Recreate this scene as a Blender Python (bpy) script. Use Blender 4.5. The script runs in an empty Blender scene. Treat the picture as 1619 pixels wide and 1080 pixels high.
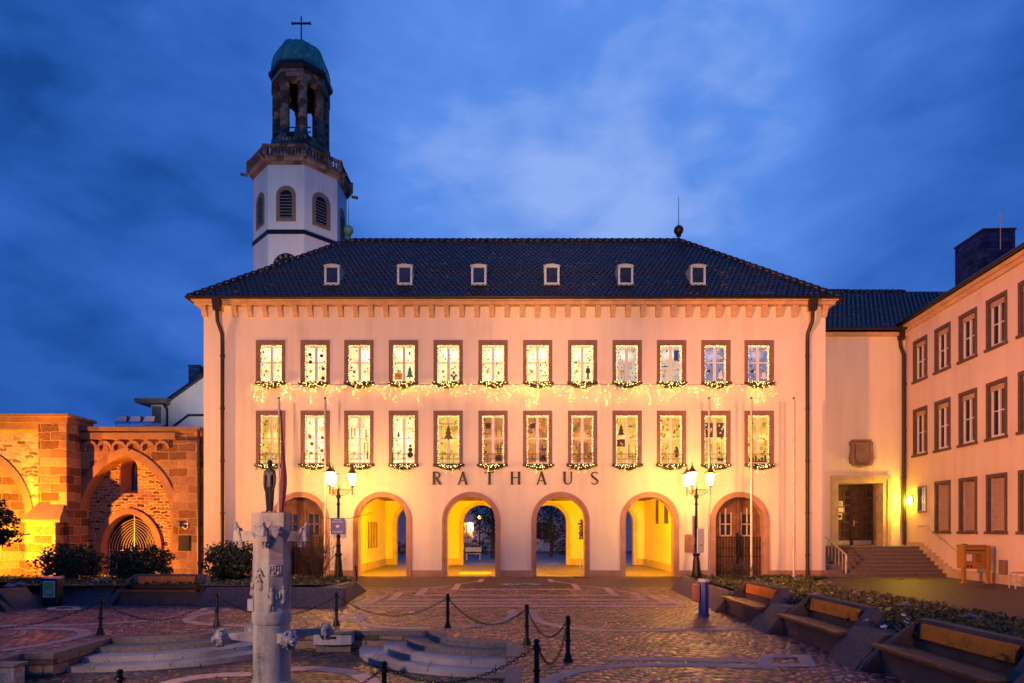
import bpy, math, random
from mathutils import Vector, Matrix, noise as mnoise
R = math.radians
PI = math.pi
sc = bpy.context.scene
col = sc.collection
rnd = random.Random(7)

# ------------------------------------------------------------------ camera
F = 957.0            # focal length in photo pixels (photo 1619 wide)
CX, HY, CH = 809.5, 838.0, 2.24
cam = bpy.data.cameras.new('camera')
camo = bpy.data.objects.new('camera', cam)
col.objects.link(camo)
camo.location = (0, 0, CH)
camo.rotation_euler = (R(90), 0, 0)
cam.sensor_width = 36.0
cam.lens = F / 1619 * 36.0
cam.shift_y = (HY - 540.0) / 1619.0
cam.clip_start = 0.1
cam.clip_end = 2000
sc.camera = camo

# ------------------------------------------------------------------ exposure
vs = sc.view_settings
vs.view_transform = 'Standard'
vs.look = 'None'
vs.exposure = 0.0
vs.gamma = 1.0
vs.use_curve_mapping = False

# ------------------------------------------------------------------ world: cloudy dusk sky
w = bpy.data.worlds.new("World")
sc.world = w
w.use_nodes = True
wn, wl = w.node_tree.nodes, w.node_tree.links
wn.clear()


def wnode(t, **k):
    n = wn.new(t)
    for a, b in k.items():
        setattr(n, a, b)
    return n


wo = wnode('ShaderNodeOutputWorld')
wb = wnode('ShaderNodeBackground')
wb.inputs['Strength'].default_value = 1.0
wl.new(wb.outputs[0], wo.inputs[0])
tc = wnode('ShaderNodeTexCoord')


def wmath(op, a, b=None, clamp=False):
    n = wnode('ShaderNodeMath', operation=op)
    n.use_clamp = clamp
    for i, v in enumerate((a, b)):
        if v is None:
            continue
        if isinstance(v, (int, float)):
            n.inputs[i].default_value = v
        else:
            wl.new(v, n.inputs[i])
    return n.outputs[0]


mp = wnode('ShaderNodeMapping')
mp.inputs['Rotation'].default_value = (0, R(-24), 0)
mp.inputs['Scale'].default_value = (1.0, 1.0, 2.0)
wl.new(tc.outputs['Generated'], mp.inputs['Vector'])
n1 = wnode('ShaderNodeTexNoise')
n1.inputs['Scale'].default_value = 2.9
n1.inputs['Detail'].default_value = 7
n1.inputs['Roughness'].default_value = 0.5
n1.inputs['Distortion'].default_value = 0.35
wl.new(mp.outputs[0], n1.inputs['Vector'])
n2 = wnode('ShaderNodeTexNoise')
n2.inputs['Scale'].default_value = 8.5
n2.inputs['Detail'].default_value = 6
n2.inputs['Distortion'].default_value = 0.3
wl.new(mp.outputs[0], n2.inputs['Vector'])
# broad twilight glow towards the middle right of the sky
gd = Vector(((960 - CX) / F, 1.0, (HY - 150) / F)).normalized()
dp = wnode('ShaderNodeVectorMath', operation='DOT_PRODUCT')
wl.new(tc.outputs['Generated'], dp.inputs[0])
dp.inputs[1].default_value = gd
glow = wnode('ShaderNodeMapRange')
glow.interpolation_type = 'SMOOTHSTEP'
wl.new(dp.outputs['Value'], glow.inputs['Value'])
glow.inputs['From Min'].default_value = 0.885
glow.inputs['From Max'].default_value = 1.0
fac = wmath('MULTIPLY', n1.outputs['Fac'], 0.95)
fac = wmath('ADD', fac, wmath('MULTIPLY', n2.outputs['Fac'], 0.45))
fac = wmath('ADD', fac, wmath('MULTIPLY', glow.outputs[0], 0.72))
fac = wmath('SUBTRACT', fac, 0.50, True)
cr = wnode('ShaderNodeValToRGB')
el = cr.color_ramp.elements
el[0].position = 0.02
el[0].color = (0.009, 0.062, 0.290, 1)
el[1].position = 1.0
el[1].color = (0.275, 0.430, 0.900, 1)
for p, c in ((0.14, (0.018, 0.098, 0.420)), (0.28, (0.034, 0.132, 0.530)), (0.52, (0.062, 0.195, 0.670)), (0.76, (0.105, 0.270, 0.800))):
    e = cr.color_ramp.elements.new(p)
    e.color = (*c, 1)
wl.new(fac, cr.inputs[0])
wl.new(cr.outputs[0], wb.inputs['Color'])


# ------------------------------------------------------------------ big lights: the floods that light the square's facades
def spot(name, loc, target, power, color, size, blend, radius=0.25):
    l = bpy.data.lights.new(name, 'SPOT')
    l.energy = power
    l.color = color
    l.spot_size = R(size)
    l.spot_blend = blend
    l.shadow_soft_size = radius
    o = bpy.data.objects.new(name, l)
    col.objects.link(o)
    o.location = loc
    o.rotation_euler = (Vector(target) - Vector(loc)).to_track_quat('-Z', 'Y').to_euler()
    return o


WARM = (1.0, 0.415, 0.145)
spot('facade_flood', (-9, -12, 4.0), (-6.5, 29, 10.7), 47000, WARM, 37, 0.7, 1.3)
spot('facade_flood', (3, -12, 4.0), (9.5, 29, 10.7), 47000, WARM, 37, 0.7, 1.3)
spot('wing_flood', (-10, 8, 5.5), (19, 26.5, 8.0), 37000, (1.0, 0.295, 0.075), 46, 0.6, 0.5)
spot('ruin_flood', (-25.6, 24.6, 0.9), (-24.0, 29.2, 4.2), 6500, (1.0, 0.41, 0.005), 150, 0.6, 0.15)
spot('ruin_flood', (-22.35, 25.6, 1.1), (-18.6, 29.2, 3.6), 5600, (1.0, 0.28, 0.008), 120, 0.5, 0.06)
spot('fountain_flood', (-10.5, 2.5, 5.0), (-5.0, 11.0, 0.6), 3600, (1.0, 0.62, 0.42), 44, 0.7, 0.15)
spot('tower_flood', (-18.4, 29.7, 7.9), (-19.0, 52, 27), 9500, (1.0, 0.83, 0.70), 84, 0.6, 0.3)   # the rack of floodlights on the ruin


def point(name, loc, power, color, radius=0.1):
    l = bpy.data.lights.new(name, 'POINT')
    l.energy = power
    l.color = color
    l.shadow_soft_size = radius
    o = bpy.data.objects.new(name, l)
    col.objects.link(o)
    o.location = loc
    return o


for _x, _p in ((-7.75, 620), (-4.1, 760), (0.2, 720), (4.45, 760), (8.15, 620)):      # the lamps that light the arcade hall, behind its piers
    point('hall_light', (_x, 29.85, 3.85), _p * 1.9, (1.0, 0.43, 0.0), 0.12)


# ------------------------------------------------------------------ helpers
def P(px, py, Y):
    """photo pixel at depth Y -> world point"""
    return Vector(((px - CX) * Y / F, Y, CH - (py - HY) * Y / F))


def G(px, py, Z=0.0):
    """photo pixel on the level Z -> world point"""
    Y = F * (CH - Z) / (py - HY)
    return Vector(((px - CX) * Y / F, Y, Z))


class MB:
    def __init__(s):
        s.v, s.f, s.mi = [], [], []
        s.cur = 0

    def add(s, vs, fs):
        o = len(s.v)
        s.v += [tuple(p) for p in vs]
        for f in fs:
            s.f.append([i + o for i in f])
            s.mi.append(s.cur)

    def box(s, x0, x1, y0, y1, z0, z1):
        s.add([(x0, y0, z0), (x1, y0, z0), (x1, y1, z0), (x0, y1, z0), (x0, y0, z1), (x1, y0, z1), (x1, y1, z1), (x0, y1, z1)],
              [(0, 3, 2, 1), (4, 5, 6, 7), (0, 1, 5, 4), (1, 2, 6, 5), (2, 3, 7, 6), (3, 0, 4, 7)])

    def obox(s, c, ax, ay, az, hx, hy, hz):
        c = Vector(c)
        ax, ay, az = Vector(ax).normalized() * hx, Vector(ay).normalized() * hy, Vector(az).normalized() * hz
        P8 = []
        for k in (-1, 1):
            for i, j in ((-1, -1), (1, -1), (1, 1), (-1, 1)):
                P8.append(c + ax * i + ay * j + az * k)
        s.add(P8, [(0, 3, 2, 1), (4, 5, 6, 7), (0, 1, 5, 4), (1, 2, 6, 5), (2, 3, 7, 6), (3, 0, 4, 7)])

    def quad(s, a, b, c, d):
        s.add([a, b, c, d], [(0, 1, 2, 3)])

    def prism(s, pts, d, fn):
        """pts 2D polygon; fn(p, t) -> 3D with t in 0..1 of depth"""
        n = len(pts)
        vs = [fn(p, 0) for p in pts] + [fn(p, 1) for p in pts]
        fs = [tuple(range(n)), tuple(range(2 * n - 1, n - 1, -1))]
        fs += [(i, i + n, (i + 1) % n + n, (i + 1) % n) for i in range(n)]
        s.add(vs, fs)

    def prism_xz(s, pts, y0, y1):
        s.prism(pts, 0, lambda p, t: (p[0], y0 + (y1 - y0) * t, p[1]))

    def prism_xy(s, pts, z0, z1):
        s.prism(pts, 0, lambda p, t: (p[0], p[1], z1 + (z0 - z1) * t))

    def ribbon_xz(s, path, ws, y0, y1):
        """a flat stroke in the xz plane with a width per point"""
        n = len(path)
        L, Rr = [], []
        for i in range(n):
            a = Vector(path[max(i - 1, 0)])
            b = Vector(path[min(i + 1, n - 1)])
            d = (b - a).normalized()
            q = Vector((-d.y, d.x)) * (ws[i] if not isinstance(ws, (int, float)) else ws) * 0.5
            L.append(Vector(path[i]) + q)
            Rr.append(Vector(path[i]) - q)
        s.prism_xz(L + Rr[::-1], y0, y1)

    def tube(s, pts, r, n=8, cap=True):
        pts = [Vector(p) for p in pts]
        m = len(pts)
        rs = [r] * m if isinstance(r, (int, float)) else r
        ring = []
        ref = None
        for i in range(m):
            d = (pts[min(i + 1, m - 1)] - pts[max(i - 1, 0)])
            if d.length < 1e-9:
                d = Vector((0, 0, 1))
            d.normalize()
            if ref is None:
                ref = Vector((1, 0, 0)) if abs(d.x) < 0.8 else Vector((0, 1, 0))
            a = (ref - d * ref.dot(d))
            if a.length < 1e-6:
                a = d.orthogonal()
            a.normalize()
            ref = a
            b = d.cross(a)
            ring.append([pts[i] + (a * math.cos(2 * PI * k / n) + b * math.sin(2 * PI * k / n)) * rs[i] for k in range(n)])
        vs = [p for rr in ring for p in rr]
        fs = []
        for i in range(m - 1):
            for k in range(n):
                k2 = (k + 1) % n
                fs.append((i * n + k, i * n + k2, (i + 1) * n + k2, (i + 1) * n + k))
        if cap:
            fs.append(tuple(range(n - 1, -1, -1)))
            fs.append(tuple((m - 1) * n + k for k in range(n)))
        s.add(vs, fs)

    def lathe(s, prof, c=(0, 0, 0), n=16, a0=0.0):
        c = Vector(c)
        vs, fs = [], []
        m = len(prof)
        for r, z in prof:
            for k in range(n):
                a = a0 + 2 * PI * k / n
                vs.append((c.x + r * math.cos(a), c.y + r * math.sin(a), c.z + z))
        for i in range(m - 1):
            for k in range(n):
                k2 = (k + 1) % n
                fs.append((i * n + k, i * n + k2, (i + 1) * n + k2, (i + 1) * n + k))
        if prof[0][0] > 1e-5:
            fs.append(tuple(range(n - 1, -1, -1)))
        if prof[-1][0] > 1e-5:
            fs.append(tuple((m - 1) * n + k for k in range(n)))
        s.add(vs, fs)

    def ball(s, c, r, nu=10, nv=7, rot=None, wob=0.0, seed=0, zfix=None):
        c = Vector(c)
        rr = Vector((r, r, r)) if isinstance(r, (int, float)) else Vector(r)
        vs = []
        for j in range(nv + 1):
            th = PI * j / nv
            for i in range(nu):
                ph = 2 * PI * i / nu
                p = Vector((math.sin(th) * math.cos(ph), math.sin(th) * math.sin(ph), math.cos(th)))
                k = 1.0
                if wob:
                    k += wob * mnoise.noise(p * 2.6 + Vector((seed, seed * 1.7, 3)))
                p = Vector((p.x * rr.x, p.y * rr.y, p.z * rr.z)) * k
                if rot:
                    p = rot @ p
                vs.append(c + p)
        fs = []
        for j in range(nv):
            for i in range(nu):
                i2 = (i + 1) % nu
                fs.append((j * nu + i, (j + 1) * nu + i, (j + 1) * nu + i2, j * nu + i2))
        s.add(vs, fs)

    def octa(s, c, r):
        x, y, z = c
        s.add([(x + r, y, z), (x, y + r, z), (x - r, y, z), (x, y - r, z), (x, y, z + r), (x, y, z - r)],
              [(0, 1, 4), (1, 2, 4), (2, 3, 4), (3, 0, 4), (1, 0, 5), (2, 1, 5), (3, 2, 5), (0, 3, 5)])

    def leaf(s, c, size, rg, elong=1.6):
        d = Vector((rg.gauss(0, 1), rg.gauss(0, 1), rg.gauss(0, 1))).normalized()
        e = d.orthogonal().normalized()
        e = Matrix.Rotation(rg.random() * 6.28, 3, d) @ e
        c = Vector(c)
        a = e * size * elong * 0.5
        b = d.cross(e) * size * 0.5
        s.add([c - a, c + b, c + a, c - b], [(0, 1, 2, 3)])

    def ring_arch(s, inner, outer, y0, y1):
        """inner / outer: lists of (x,z), same length, base to base"""
        n = len(inner)
        vs = [(p[0], y0, p[1]) for p in inner] + [(p[0], y0, p[1]) for p in outer] + \
             [(p[0], y1, p[1]) for p in inner] + [(p[0], y1, p[1]) for p in outer]
        fs = []
        for i in range(n - 1):
            fs.append((i, i + 1, n + i + 1, n + i))
            fs.append((2 * n + i, 3 * n + i, 3 * n + i + 1, 2 * n + i + 1))
            fs.append((i, 2 * n + i, 2 * n + i + 1, i + 1))
            fs.append((n + i, n + i + 1, 3 * n + i + 1, 3 * n + i))
        fs.append((0, n, 3 * n, 2 * n))
        fs.append((n - 1, 3 * n - 1, 4 * n - 1, 2 * n - 1))
        s.add(vs, fs)

    def mark(s):
        s.marks = getattr(s, 'marks', [])
        s.marks.append((len(s.v), len(s.f)))

    def build_each(s, name, mat, parent=None, **k):
        """one object for each piece set off with mark()"""
        ms = [(0, 0)] + [m for m in s.marks] + [(len(s.v), len(s.f))]
        for (v0, f0), (v1, f1) in zip(ms[:-1], ms[1:]):
            if v1 > v0:
                q = MB()
                q.v = s.v[v0:v1]
                q.f = [[i - v0 for i in f] for f in s.f[f0:f1]]
                q.mi = s.mi[f0:f1]
                q.build(name, mat, parent, **k)

    def build_islands(s, name, mat, parent=None, **k):
        """one object for each loose piece"""
        root = list(range(len(s.v)))

        def find(a):
            while root[a] != a:
                root[a] = root[root[a]]
                a = root[a]
            return a
        for f in s.f:
            for i in f[1:]:
                root[find(i)] = find(f[0])
        gr = {}
        for f in s.f:
            gr.setdefault(find(f[0]), []).append(f)
        for fs in gr.values():
            ids = sorted({i for f in fs for i in f})
            mp_ = {i: n for n, i in enumerate(ids)}
            q = MB()
            q.add([s.v[i] for i in ids], [[mp_[i] for i in f] for f in fs])
            q.build(name, mat, parent, **k)

    def build(s, name, mat, parent=None, smooth=False, bevel=0.0):
        me = bpy.data.meshes.new(name)
        me.from_pydata(s.v, [], s.f)
        mats = mat if isinstance(mat, (list, tuple)) else [mat]
        for m in mats:
            me.materials.append(m)
        if len(mats) > 1:
            for p, i in zip(me.polygons, s.mi):
                p.material_index = i
        if smooth:
            me.polygons.foreach_set('use_smooth', [True] * len(me.polygons))
        me.update()
        o = bpy.data.objects.new(name, me)
        col.objects.link(o)
        if parent:
            o.parent = parent
        if smooth == 'auto':
            md = o.modifiers.new('e', 'EDGE_SPLIT')
            md.split_angle = R(38)
        if bevel:
            md = o.modifiers.new('b', 'BEVEL')
            md.width = bevel
            md.segments = 2
            md.limit_method = 'ANGLE'
        return o


def tag(o, label=None, cat=None, group=None, kind=None):
    if label:
        o['label'] = label
    if cat:
        o['category'] = cat
    if group:
        o['group'] = group
    if kind:
        o['kind'] = kind
    return o


def empty(name, loc, rz=0.0, label=None, cat=None, group=None):
    o = bpy.data.objects.new(name, None)
    col.objects.link(o)
    o.location = loc
    o.rotation_euler = (0, 0, rz)
    o.empty_display_size = 0.2
    return tag(o, label, cat, group)


def struct(name, mb, mat, kind='structure', smooth=False):
    o = mb.build(name, mat, None, smooth)
    o['kind'] = kind
    return o


KIDS = {}


def copy_tree(o, parent=None):
    kids = {}
    for ob in list(col.objects):
        if ob.parent is not None:
            kids.setdefault(ob.parent.name, []).append(ob)

    def rec(a, par):
        c = a.copy()
        col.objects.link(c)
        c.parent = par
        for ch in kids.get(a.name, []):
            rec(ch, c)
        return c
    return rec(o, parent)


ORD = ['first', 'second', 'third', 'fourth', 'fifth', 'sixth', 'seventh', 'eighth', 'ninth', 'tenth', 'eleventh', 'twelfth']


def round_arch(cx, r, zs, n=20, z0=0.0):
    pts = [(cx - r, z0)]
    for i in range(n + 1):
        a = PI - PI * i / n
        pts.append((cx + r * math.cos(a), zs + r * math.sin(a)))
    pts.append((cx + r, z0))
    return pts


def pointed_arch(cx, wd, zs, h, n=10, z0=0.0):
    Rr = (h * h + wd * wd) / (2 * wd)
    pts = [(cx - wd, z0)]
    half = []
    amax = math.atan2(h, Rr - wd)
    for i in range(n + 1):
        a = amax * i / n
        half.append((Rr - wd - Rr * math.cos(a), zs + Rr * math.sin(a)))
    for x, z in half:
        pts.append((cx + x, z))
    for x, z in half[-2::-1]:
        pts.append((cx - x, z))
    pts.append((cx + wd, z0))
    return pts


def wall_sheet(mb, x0, x1, z0, z1, y, openings, flip=False):
    """vertical sheet in the xz plane with openings; an opening is ('r', xa, xb, za, zb) or ('a', outline points base to base)"""
    xs = {x0, x1}
    for o in openings:
        if o[0] == 'r':
            xs |= {o[1], o[2]}
        else:
            xs |= {p[0] for p in o[1]}
    xs = sorted(x for x in xs if x0 - 1e-6 <= x <= x1 + 1e-6)
    xs2 = [xs[0]]
    for x in xs[1:]:
        if x - xs2[-1] > 1e-4:
            xs2.append(x)
    xs = xs2

    def ztop(o, x):
        pts = o[1]
        best = None
        for a, b in zip(pts[:-1], pts[1:]):
            if abs(a[0] - b[0]) < 1e-6:
                continue
            lo, hi = min(a[0], b[0]), max(a[0], b[0])
            if lo - 1e-6 <= x <= hi + 1e-6:
                t = (x - a[0]) / (b[0] - a[0])
                z = a[1] + t * (b[1] - a[1])
                best = z if best is None else max(best, z)
        return best
    for xa, xb in zip(xs[:-1], xs[1:]):
        xm = 0.5 * (xa + xb)
        bl = []
        for o in openings:
            if o[0] == 'r' and o[1] < xm < o[2]:
                bl.append((o[3], o[3], o[4], o[4]))
            elif o[0] == 'a':
                px = [p[0] for p in o[1]]
                if min(px) < xm < max(px):
                    zb = o[1][0][1]
                    e = (xb - xa) * 1e-3
                    bl.append((zb, zb, ztop(o, xa + e), ztop(o, xb - e)))
        bl.sort()
        ca, cb = z0, z0
        for ba, bb, ta, tb in bl + [(z1, z1, z1, z1)]:
            if ba - ca > 1e-4 or bb - cb > 1e-4:
                q = [(xa, y, ca), (xb, y, cb), (xb, y, bb), (xa, y, ba)]
                if flip:
                    q = q[::-1]
                mb.quad(*q)
            ca, cb = ta, tb


# ------------------------------------------------------------------ materials
class NT:
    def __init__(s, name):
        s.m = bpy.data.materials.new(name)
        s.m.use_nodes = True
        s.n, s.l = s.m.node_tree.nodes, s.m.node_tree.links
        s.b = s.n['Principled BSDF']
        s.tc = s.n.new('ShaderNodeTexCoord')
        s.co = s.tc.outputs['Object']

    def node(s, t, ins=None, **k):
        n = s.n.new(t)
        for a, b in k.items():
            setattr(n, a, b)
        for a, v in (ins or {}).items():
            s.set(n.inputs[a], v)
        return n

    def set(s, i, v):
        if isinstance(v, bpy.types.NodeSocket):
            s.l.new(v, i)
        elif isinstance(v, tuple) and len(v) == 3 and i.type == 'RGBA':
            i.default_value = (*v, 1)
        else:
            i.default_value = v

    def math(s, op, a, b=0.0, clamp=False):
        n = s.node('ShaderNodeMath', {0: a, 1: b}, operation=op)
        n.use_clamp = clamp
        return n.outputs[0]

    def noise(s, scale, detail=4, co=None, rough=0.55, dist=0.0):
        return s.node('ShaderNodeTexNoise', {'Vector': co or s.co, 'Scale': scale, 'Detail': detail, 'Roughness': rough, 'Distortion': dist}).outputs['Fac']

    def ramp(s, f, stops):
        n = s.node('ShaderNodeValToRGB', {0: f})
        e = n.color_ramp.elements
        e[0].position, e[0].color = stops[0][0], (*stops[0][1], 1)
        e[1].position, e[1].color = stops[-1][0], (*stops[-1][1], 1)
        for p, c in stops[1:-1]:
            q = e.new(p)
            q.color = (*c, 1)
        return n.outputs[0]

    def mix(s, f, a, b, bt='MIX'):
        n = s.node('ShaderNodeMix', data_type='RGBA', blend_type=bt)
        s.set(n.inputs[0], f)
        s.set(n.inputs[6], a)
        s.set(n.inputs[7], b)
        return n.outputs[2]

    def vec(s, x, y, z):
        return s.node('ShaderNodeCombineXYZ', {0: x, 1: y, 2: z}).outputs[0]

    def xyz(s, co=None):
        n = s.node('ShaderNodeSeparateXYZ', {0: co or s.co})
        return n.outputs[0], n.outputs[1], n.outputs[2]

    def bump(s, h, strength=0.3, dist=0.02):
        n = s.node('ShaderNodeBump', {'Height': h, 'Strength': strength, 'Distance': dist})
        s.l.new(n.outputs[0], s.b.inputs['Normal'])

    def fin(s, color=None, rough=0.6, metal=0.0, spec=None):
        if color is not None:
            s.set(s.b.inputs['Base Color'], color)
        s.set(s.b.inputs['Roughness'], rough)
        s.set(s.b.inputs['Metallic'], metal)
        if spec is not None:
            s.b.inputs['Specular IOR Level'].default_value = spec
        return s.m


def simple(name, c, rough=0.6, metal=0.0, var=0.18, scale=6.0, bump=0.0, spec=None):
    t = NT(name)
    f = t.noise(scale, 5)
    lo = tuple(x * (1 - var) for x in c)
    hi = tuple(min(1, x * (1 + var)) for x in c)
    colr = t.ramp(f, [(0.3, lo), (0.7, hi)])
    if bump:
        t.bump(t.noise(scale * 4, 4), bump, 0.02)
    rg = t.math('ADD', t.math('MULTIPLY', t.noise(scale * 1.7, 3), 0.2), rough - 0.1)
    return t.fin(colr, rg, metal, spec)


def emit(name, c, strength):
    t = NT(name)
    t.b.inputs['Base Color'].default_value = (0.0, 0.0, 0.0, 1)
    t.b.inputs['Emission Color'].default_value = (*c, 1)
    t.b.inputs['Emission Strength'].default_value = strength
    return t.m


def plaster(name, c, dirt=0.12):
    t = NT(name)
    x, y, z = t.xyz()
    big = t.noise(0.35, 5)
    st = t.noise(1.0, 6, t.vec(t.math('MULTIPLY', t.math('ADD', x, y), 2.2), 0.0, t.math('MULTIPLY', z, 0.14)), 0.62)
    f = t.math('ADD', t.math('MULTIPLY', big, 0.5), t.math('MULTIPLY', st, 0.5))
    colr = t.ramp(f, [(0.32, tuple(v * (1 - 1.5 * dirt) for v in c)), (0.46, tuple(v * (1 - .4 * dirt) for v in c)), (0.58, c), (0.75, tuple(min(1, v * 1.05) for v in c))])
    fine = t.noise(45, 3)
    t.bump(fine, 0.25, 0.008)
    return t.fin(colr, 0.85, spec=0.25)


def sandstone(name, c, joint=None):
    t = NT(name)
    f = t.noise(2.2, 6, dist=0.4)
    f2 = t.noise(14, 4)
    g = t.math('ADD', t.math('MULTIPLY', f, 0.7), t.math('MULTIPLY', f2, 0.3))
    colr = t.ramp(g, [(0.3, tuple(v * 0.72 for v in c)), (0.52, c), (0.75, tuple(min(1, v * 1.25) for v in c))])
    t.bump(t.noise(30, 5), 0.35, 0.01)
    return t.fin(colr, 0.8, spec=0.3)


def ashlar(name, c1, c2, mortar, bw, bh, msize=0.012, rubble=False, dist=0.03):
    t = NT(name)
    x, y, z = t.xyz()
    u = t.math('ADD', x, y)
    wob = t.math('MULTIPLY', t.math('SUBTRACT', t.noise(1.6, 3), 0.5), dist * 4)
    wob2 = t.math('MULTIPLY', t.math('SUBTRACT', t.noise(2.3, 3, t.vec(z, x, y)), 0.5), dist * 4)
    v = t.vec(t.math('ADD', u, wob), t.math('ADD', z, wob2), 0.0)
    big = t.noise(0.7, 4)
    if rubble == 'cells':
        vv = t.vec(t.math('DIVIDE', t.math('ADD', u, wob), bw), t.math('DIVIDE', t.math('ADD', z, wob2), bh), 0.0)
        vo = t.node('ShaderNodeTexVoronoi', {'Vector': vv, 'Scale': 1.0, 'Randomness': 0.75}, voronoi_dimensions='2D')
        ve = t.node('ShaderNodeTexVoronoi', {'Vector': vv, 'Scale': 1.0, 'Randomness': 0.75}, voronoi_dimensions='2D', feature='DISTANCE_TO_EDGE')
        s1 = t.node('ShaderNodeSeparateColor', {0: vo.outputs['Color']})
        body = t.ramp(s1.outputs[0], [(0.0, tuple(a * 0.5 for a in c1)), (0.35, c1), (0.7, c2), (1.0, tuple(min(1, a * 1.2) for a in c2))])
        mf = t.node('ShaderNodeMapRange', {'Value': ve.outputs['Distance'], 'From Min': 0.03, 'From Max': 0.10}).outputs[0]
    else:
        br = t.node('ShaderNodeTexBrick', {'Vector': v, 'Color1': (0, 0, 0), 'Color2': (1, 1, 1), 'Mortar': (0.5, 0.5, 0.5), 'Scale': 1.0, 'Mortar Size': msize,
                                           'Mortar Smooth': 0.3, 'Bias': 0.0, 'Brick Width': bw, 'Row Height': bh})
        s1 = t.node('ShaderNodeSeparateColor', {0: br.outputs['Color']})
        body = t.ramp(s1.outputs[0], [(0.0, tuple(a * (0.32 if rubble else 0.5) for a in c1)), (0.28, c1), (0.75, c2), (1.0, tuple(min(1, a * 1.15) for a in c2))])
        mf = t.math('SUBTRACT', 1.0, br.outputs['Fac'])
    fine = t.noise(9, 6)
    body = t.mix(0.8, body, t.ramp(t.math('ADD', t.math('MULTIPLY', fine, 0.45), t.math('MULTIPLY', big, 0.55)), [(0.34, (0.38, 0.33, 0.30)), (0.5, (0.95, 0.92, 0.9)), (0.68, (1.25, 1.2, 1.15))]), 'MULTIPLY')
    colr = t.mix(mf, mortar, body)
    h = t.math('ADD', mf, t.math('MULTIPLY', fine, 0.6))
    h = t.math('ADD', h, t.math('MULTIPLY', s1.outputs[0], 0.7))
    t.bump(h, 0.9, 0.05)
    return t.fin(colr, 0.85, spec=0.2)


def cobble(name, c1, c2, joint, fan=True, size=0.20, rough=0.40):
    t = NT(name)
    x, y, z = t.xyz()
    wobx = t.math('MULTIPLY', t.math('SUBTRACT', t.noise(1.1, 2), 0.5), 0.16)
    woby = t.math('MULTIPLY', t.math('SUBTRACT', t.noise(1.3, 2, t.vec(y, x, 5.0)), 0.5), 0.16)
    x = t.math('ADD', x, wobx)
    y = t.math('ADD', y, woby)
    W, Rr = 2.1, 1.40
    q = t.math('DIVIDE', x, W)
    fr = t.math('SUBTRACT', q, t.math('FLOOR', q))
    u = t.math('MULTIPLY', t.math('SUBTRACT', fr, 0.5), W)
    arc = t.math('SQRT', t.math('MAXIMUM', t.math('SUBTRACT', Rr * Rr, t.math('MULTIPLY', u, u)), 0.001))
    v = t.math('SUBTRACT', y, arc)
    s_ = t.math('MULTIPLY', t.math('ARCSINE', t.math('DIVIDE', u, Rr)), Rr)
    s_ = t.math('ADD', s_, t.math('MULTIPLY', t.math('FLOOR', q), 7.31))
    row = t.math('FLOOR', t.math('DIVIDE', v, size))
    s_ = t.math('ADD', s_, t.math('MULTIPLY', t.math('FRACT', t.math('MULTIPLY', row, 0.5)), size))
    vv = t.vec(t.math('DIVIDE', s_, size), t.math('DIVIDE', v, size), 0.0)
    vo = t.node('ShaderNodeTexVoronoi', {'Vector': vv, 'Scale': 1.0, 'Randomness': 0.42}, voronoi_dimensions='2D')
    ve = t.node('ShaderNodeTexVoronoi', {'Vector': vv, 'Scale': 1.0, 'Randomness': 0.42}, voronoi_dimensions='2D', feature='DISTANCE_TO_EDGE')
    s1 = t.node('ShaderNodeSeparateColor', {0: vo.outputs['Color']})
    body = t.ramp(s1.outputs[0], [(0.0, c1), (0.5, c2), (1.0, tuple(min(1, a * 1.9) for a in c2))])
    body = t.mix(0.6, body, t.ramp(t.noise(0.5, 5), [(0.3, (0.55, 0.55, 0.6)), (0.7, (1.2, 1.15, 1.1))]), 'MULTIPLY')
    mf = t.node('ShaderNodeMapRange', {'Value': ve.outputs['Distance'], 'From Min': 0.06, 'From Max': 0.17}).outputs[0]
    colr = t.mix(mf, joint, body)
    dome = t.node('ShaderNodeMapRange', {'Value': ve.outputs['Distance'], 'From Min': 0.0, 'From Max': 0.42}, interpolation_type='SMOOTHERSTEP').outputs[0]
    h = t.math('ADD', dome, t.math('MULTIPLY', t.noise(40, 2), 0.06))
    h = t.math('ADD', h, t.math('MULTIPLY', s1.outputs[1], 0.35))
    t.bump(h, 1.0, 0.04)
    rg = t.math('ADD', t.math('MULTIPLY', s1.outputs[2], 0.16), t.math('ADD', t.math('MULTIPLY', t.noise(0.6, 4), 0.25), rough - 0.2))
    return t.fin(colr, t.math('ADD', rg, 0.04), spec=0.45)


M = {}
M['plaster'] = plaster('facade_plaster', (0.82, 0.735, 0.625), 0.15)
M['plaster_white'] = plaster('white_plaster', (0.74, 0.72, 0.72), 0.16)
M['plaster_wing'] = plaster('wing_plaster', (0.74, 0.60, 0.50), 0.14)
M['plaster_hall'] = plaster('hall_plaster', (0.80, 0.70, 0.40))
M['red_stone'] = sandstone('red_sandstone', (0.40, 0.235, 0.175))
M['frame_stone'] = sandstone('window_sandstone', (0.235, 0.140, 0.115))
M['pale_stone'] = sandstone('pale_sandstone', (0.52, 0.40, 0.27))
M['arms_stone'] = sandstone('arms_stone', (0.30, 0.205, 0.14))
M['cornice'] = sandstone('cornice_stone', (0.60, 0.42, 0.30))
M['tower_stone'] = ashlar('tower_sandstone', (0.16, 0.092, 0.068), (0.36, 0.205, 0.15), (0.12, 0.08, 0.07), 0.6, 0.36, 0.01)
M['ashlar'] = ashlar('ruin_ashlar', (0.27, 0.135, 0.075), (0.43, 0.25, 0.14), (0.55, 0.42, 0.28), 0.85, 0.40, 0.012, dist=0.05)
M['rubble'] = ashlar('ruin_rubble', (0.24, 0.115, 0.065), (0.42, 0.25, 0.14), (0.62, 0.47, 0.30), 0.38, 0.16, 0.022, rubble=True, dist=0.10)
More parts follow.
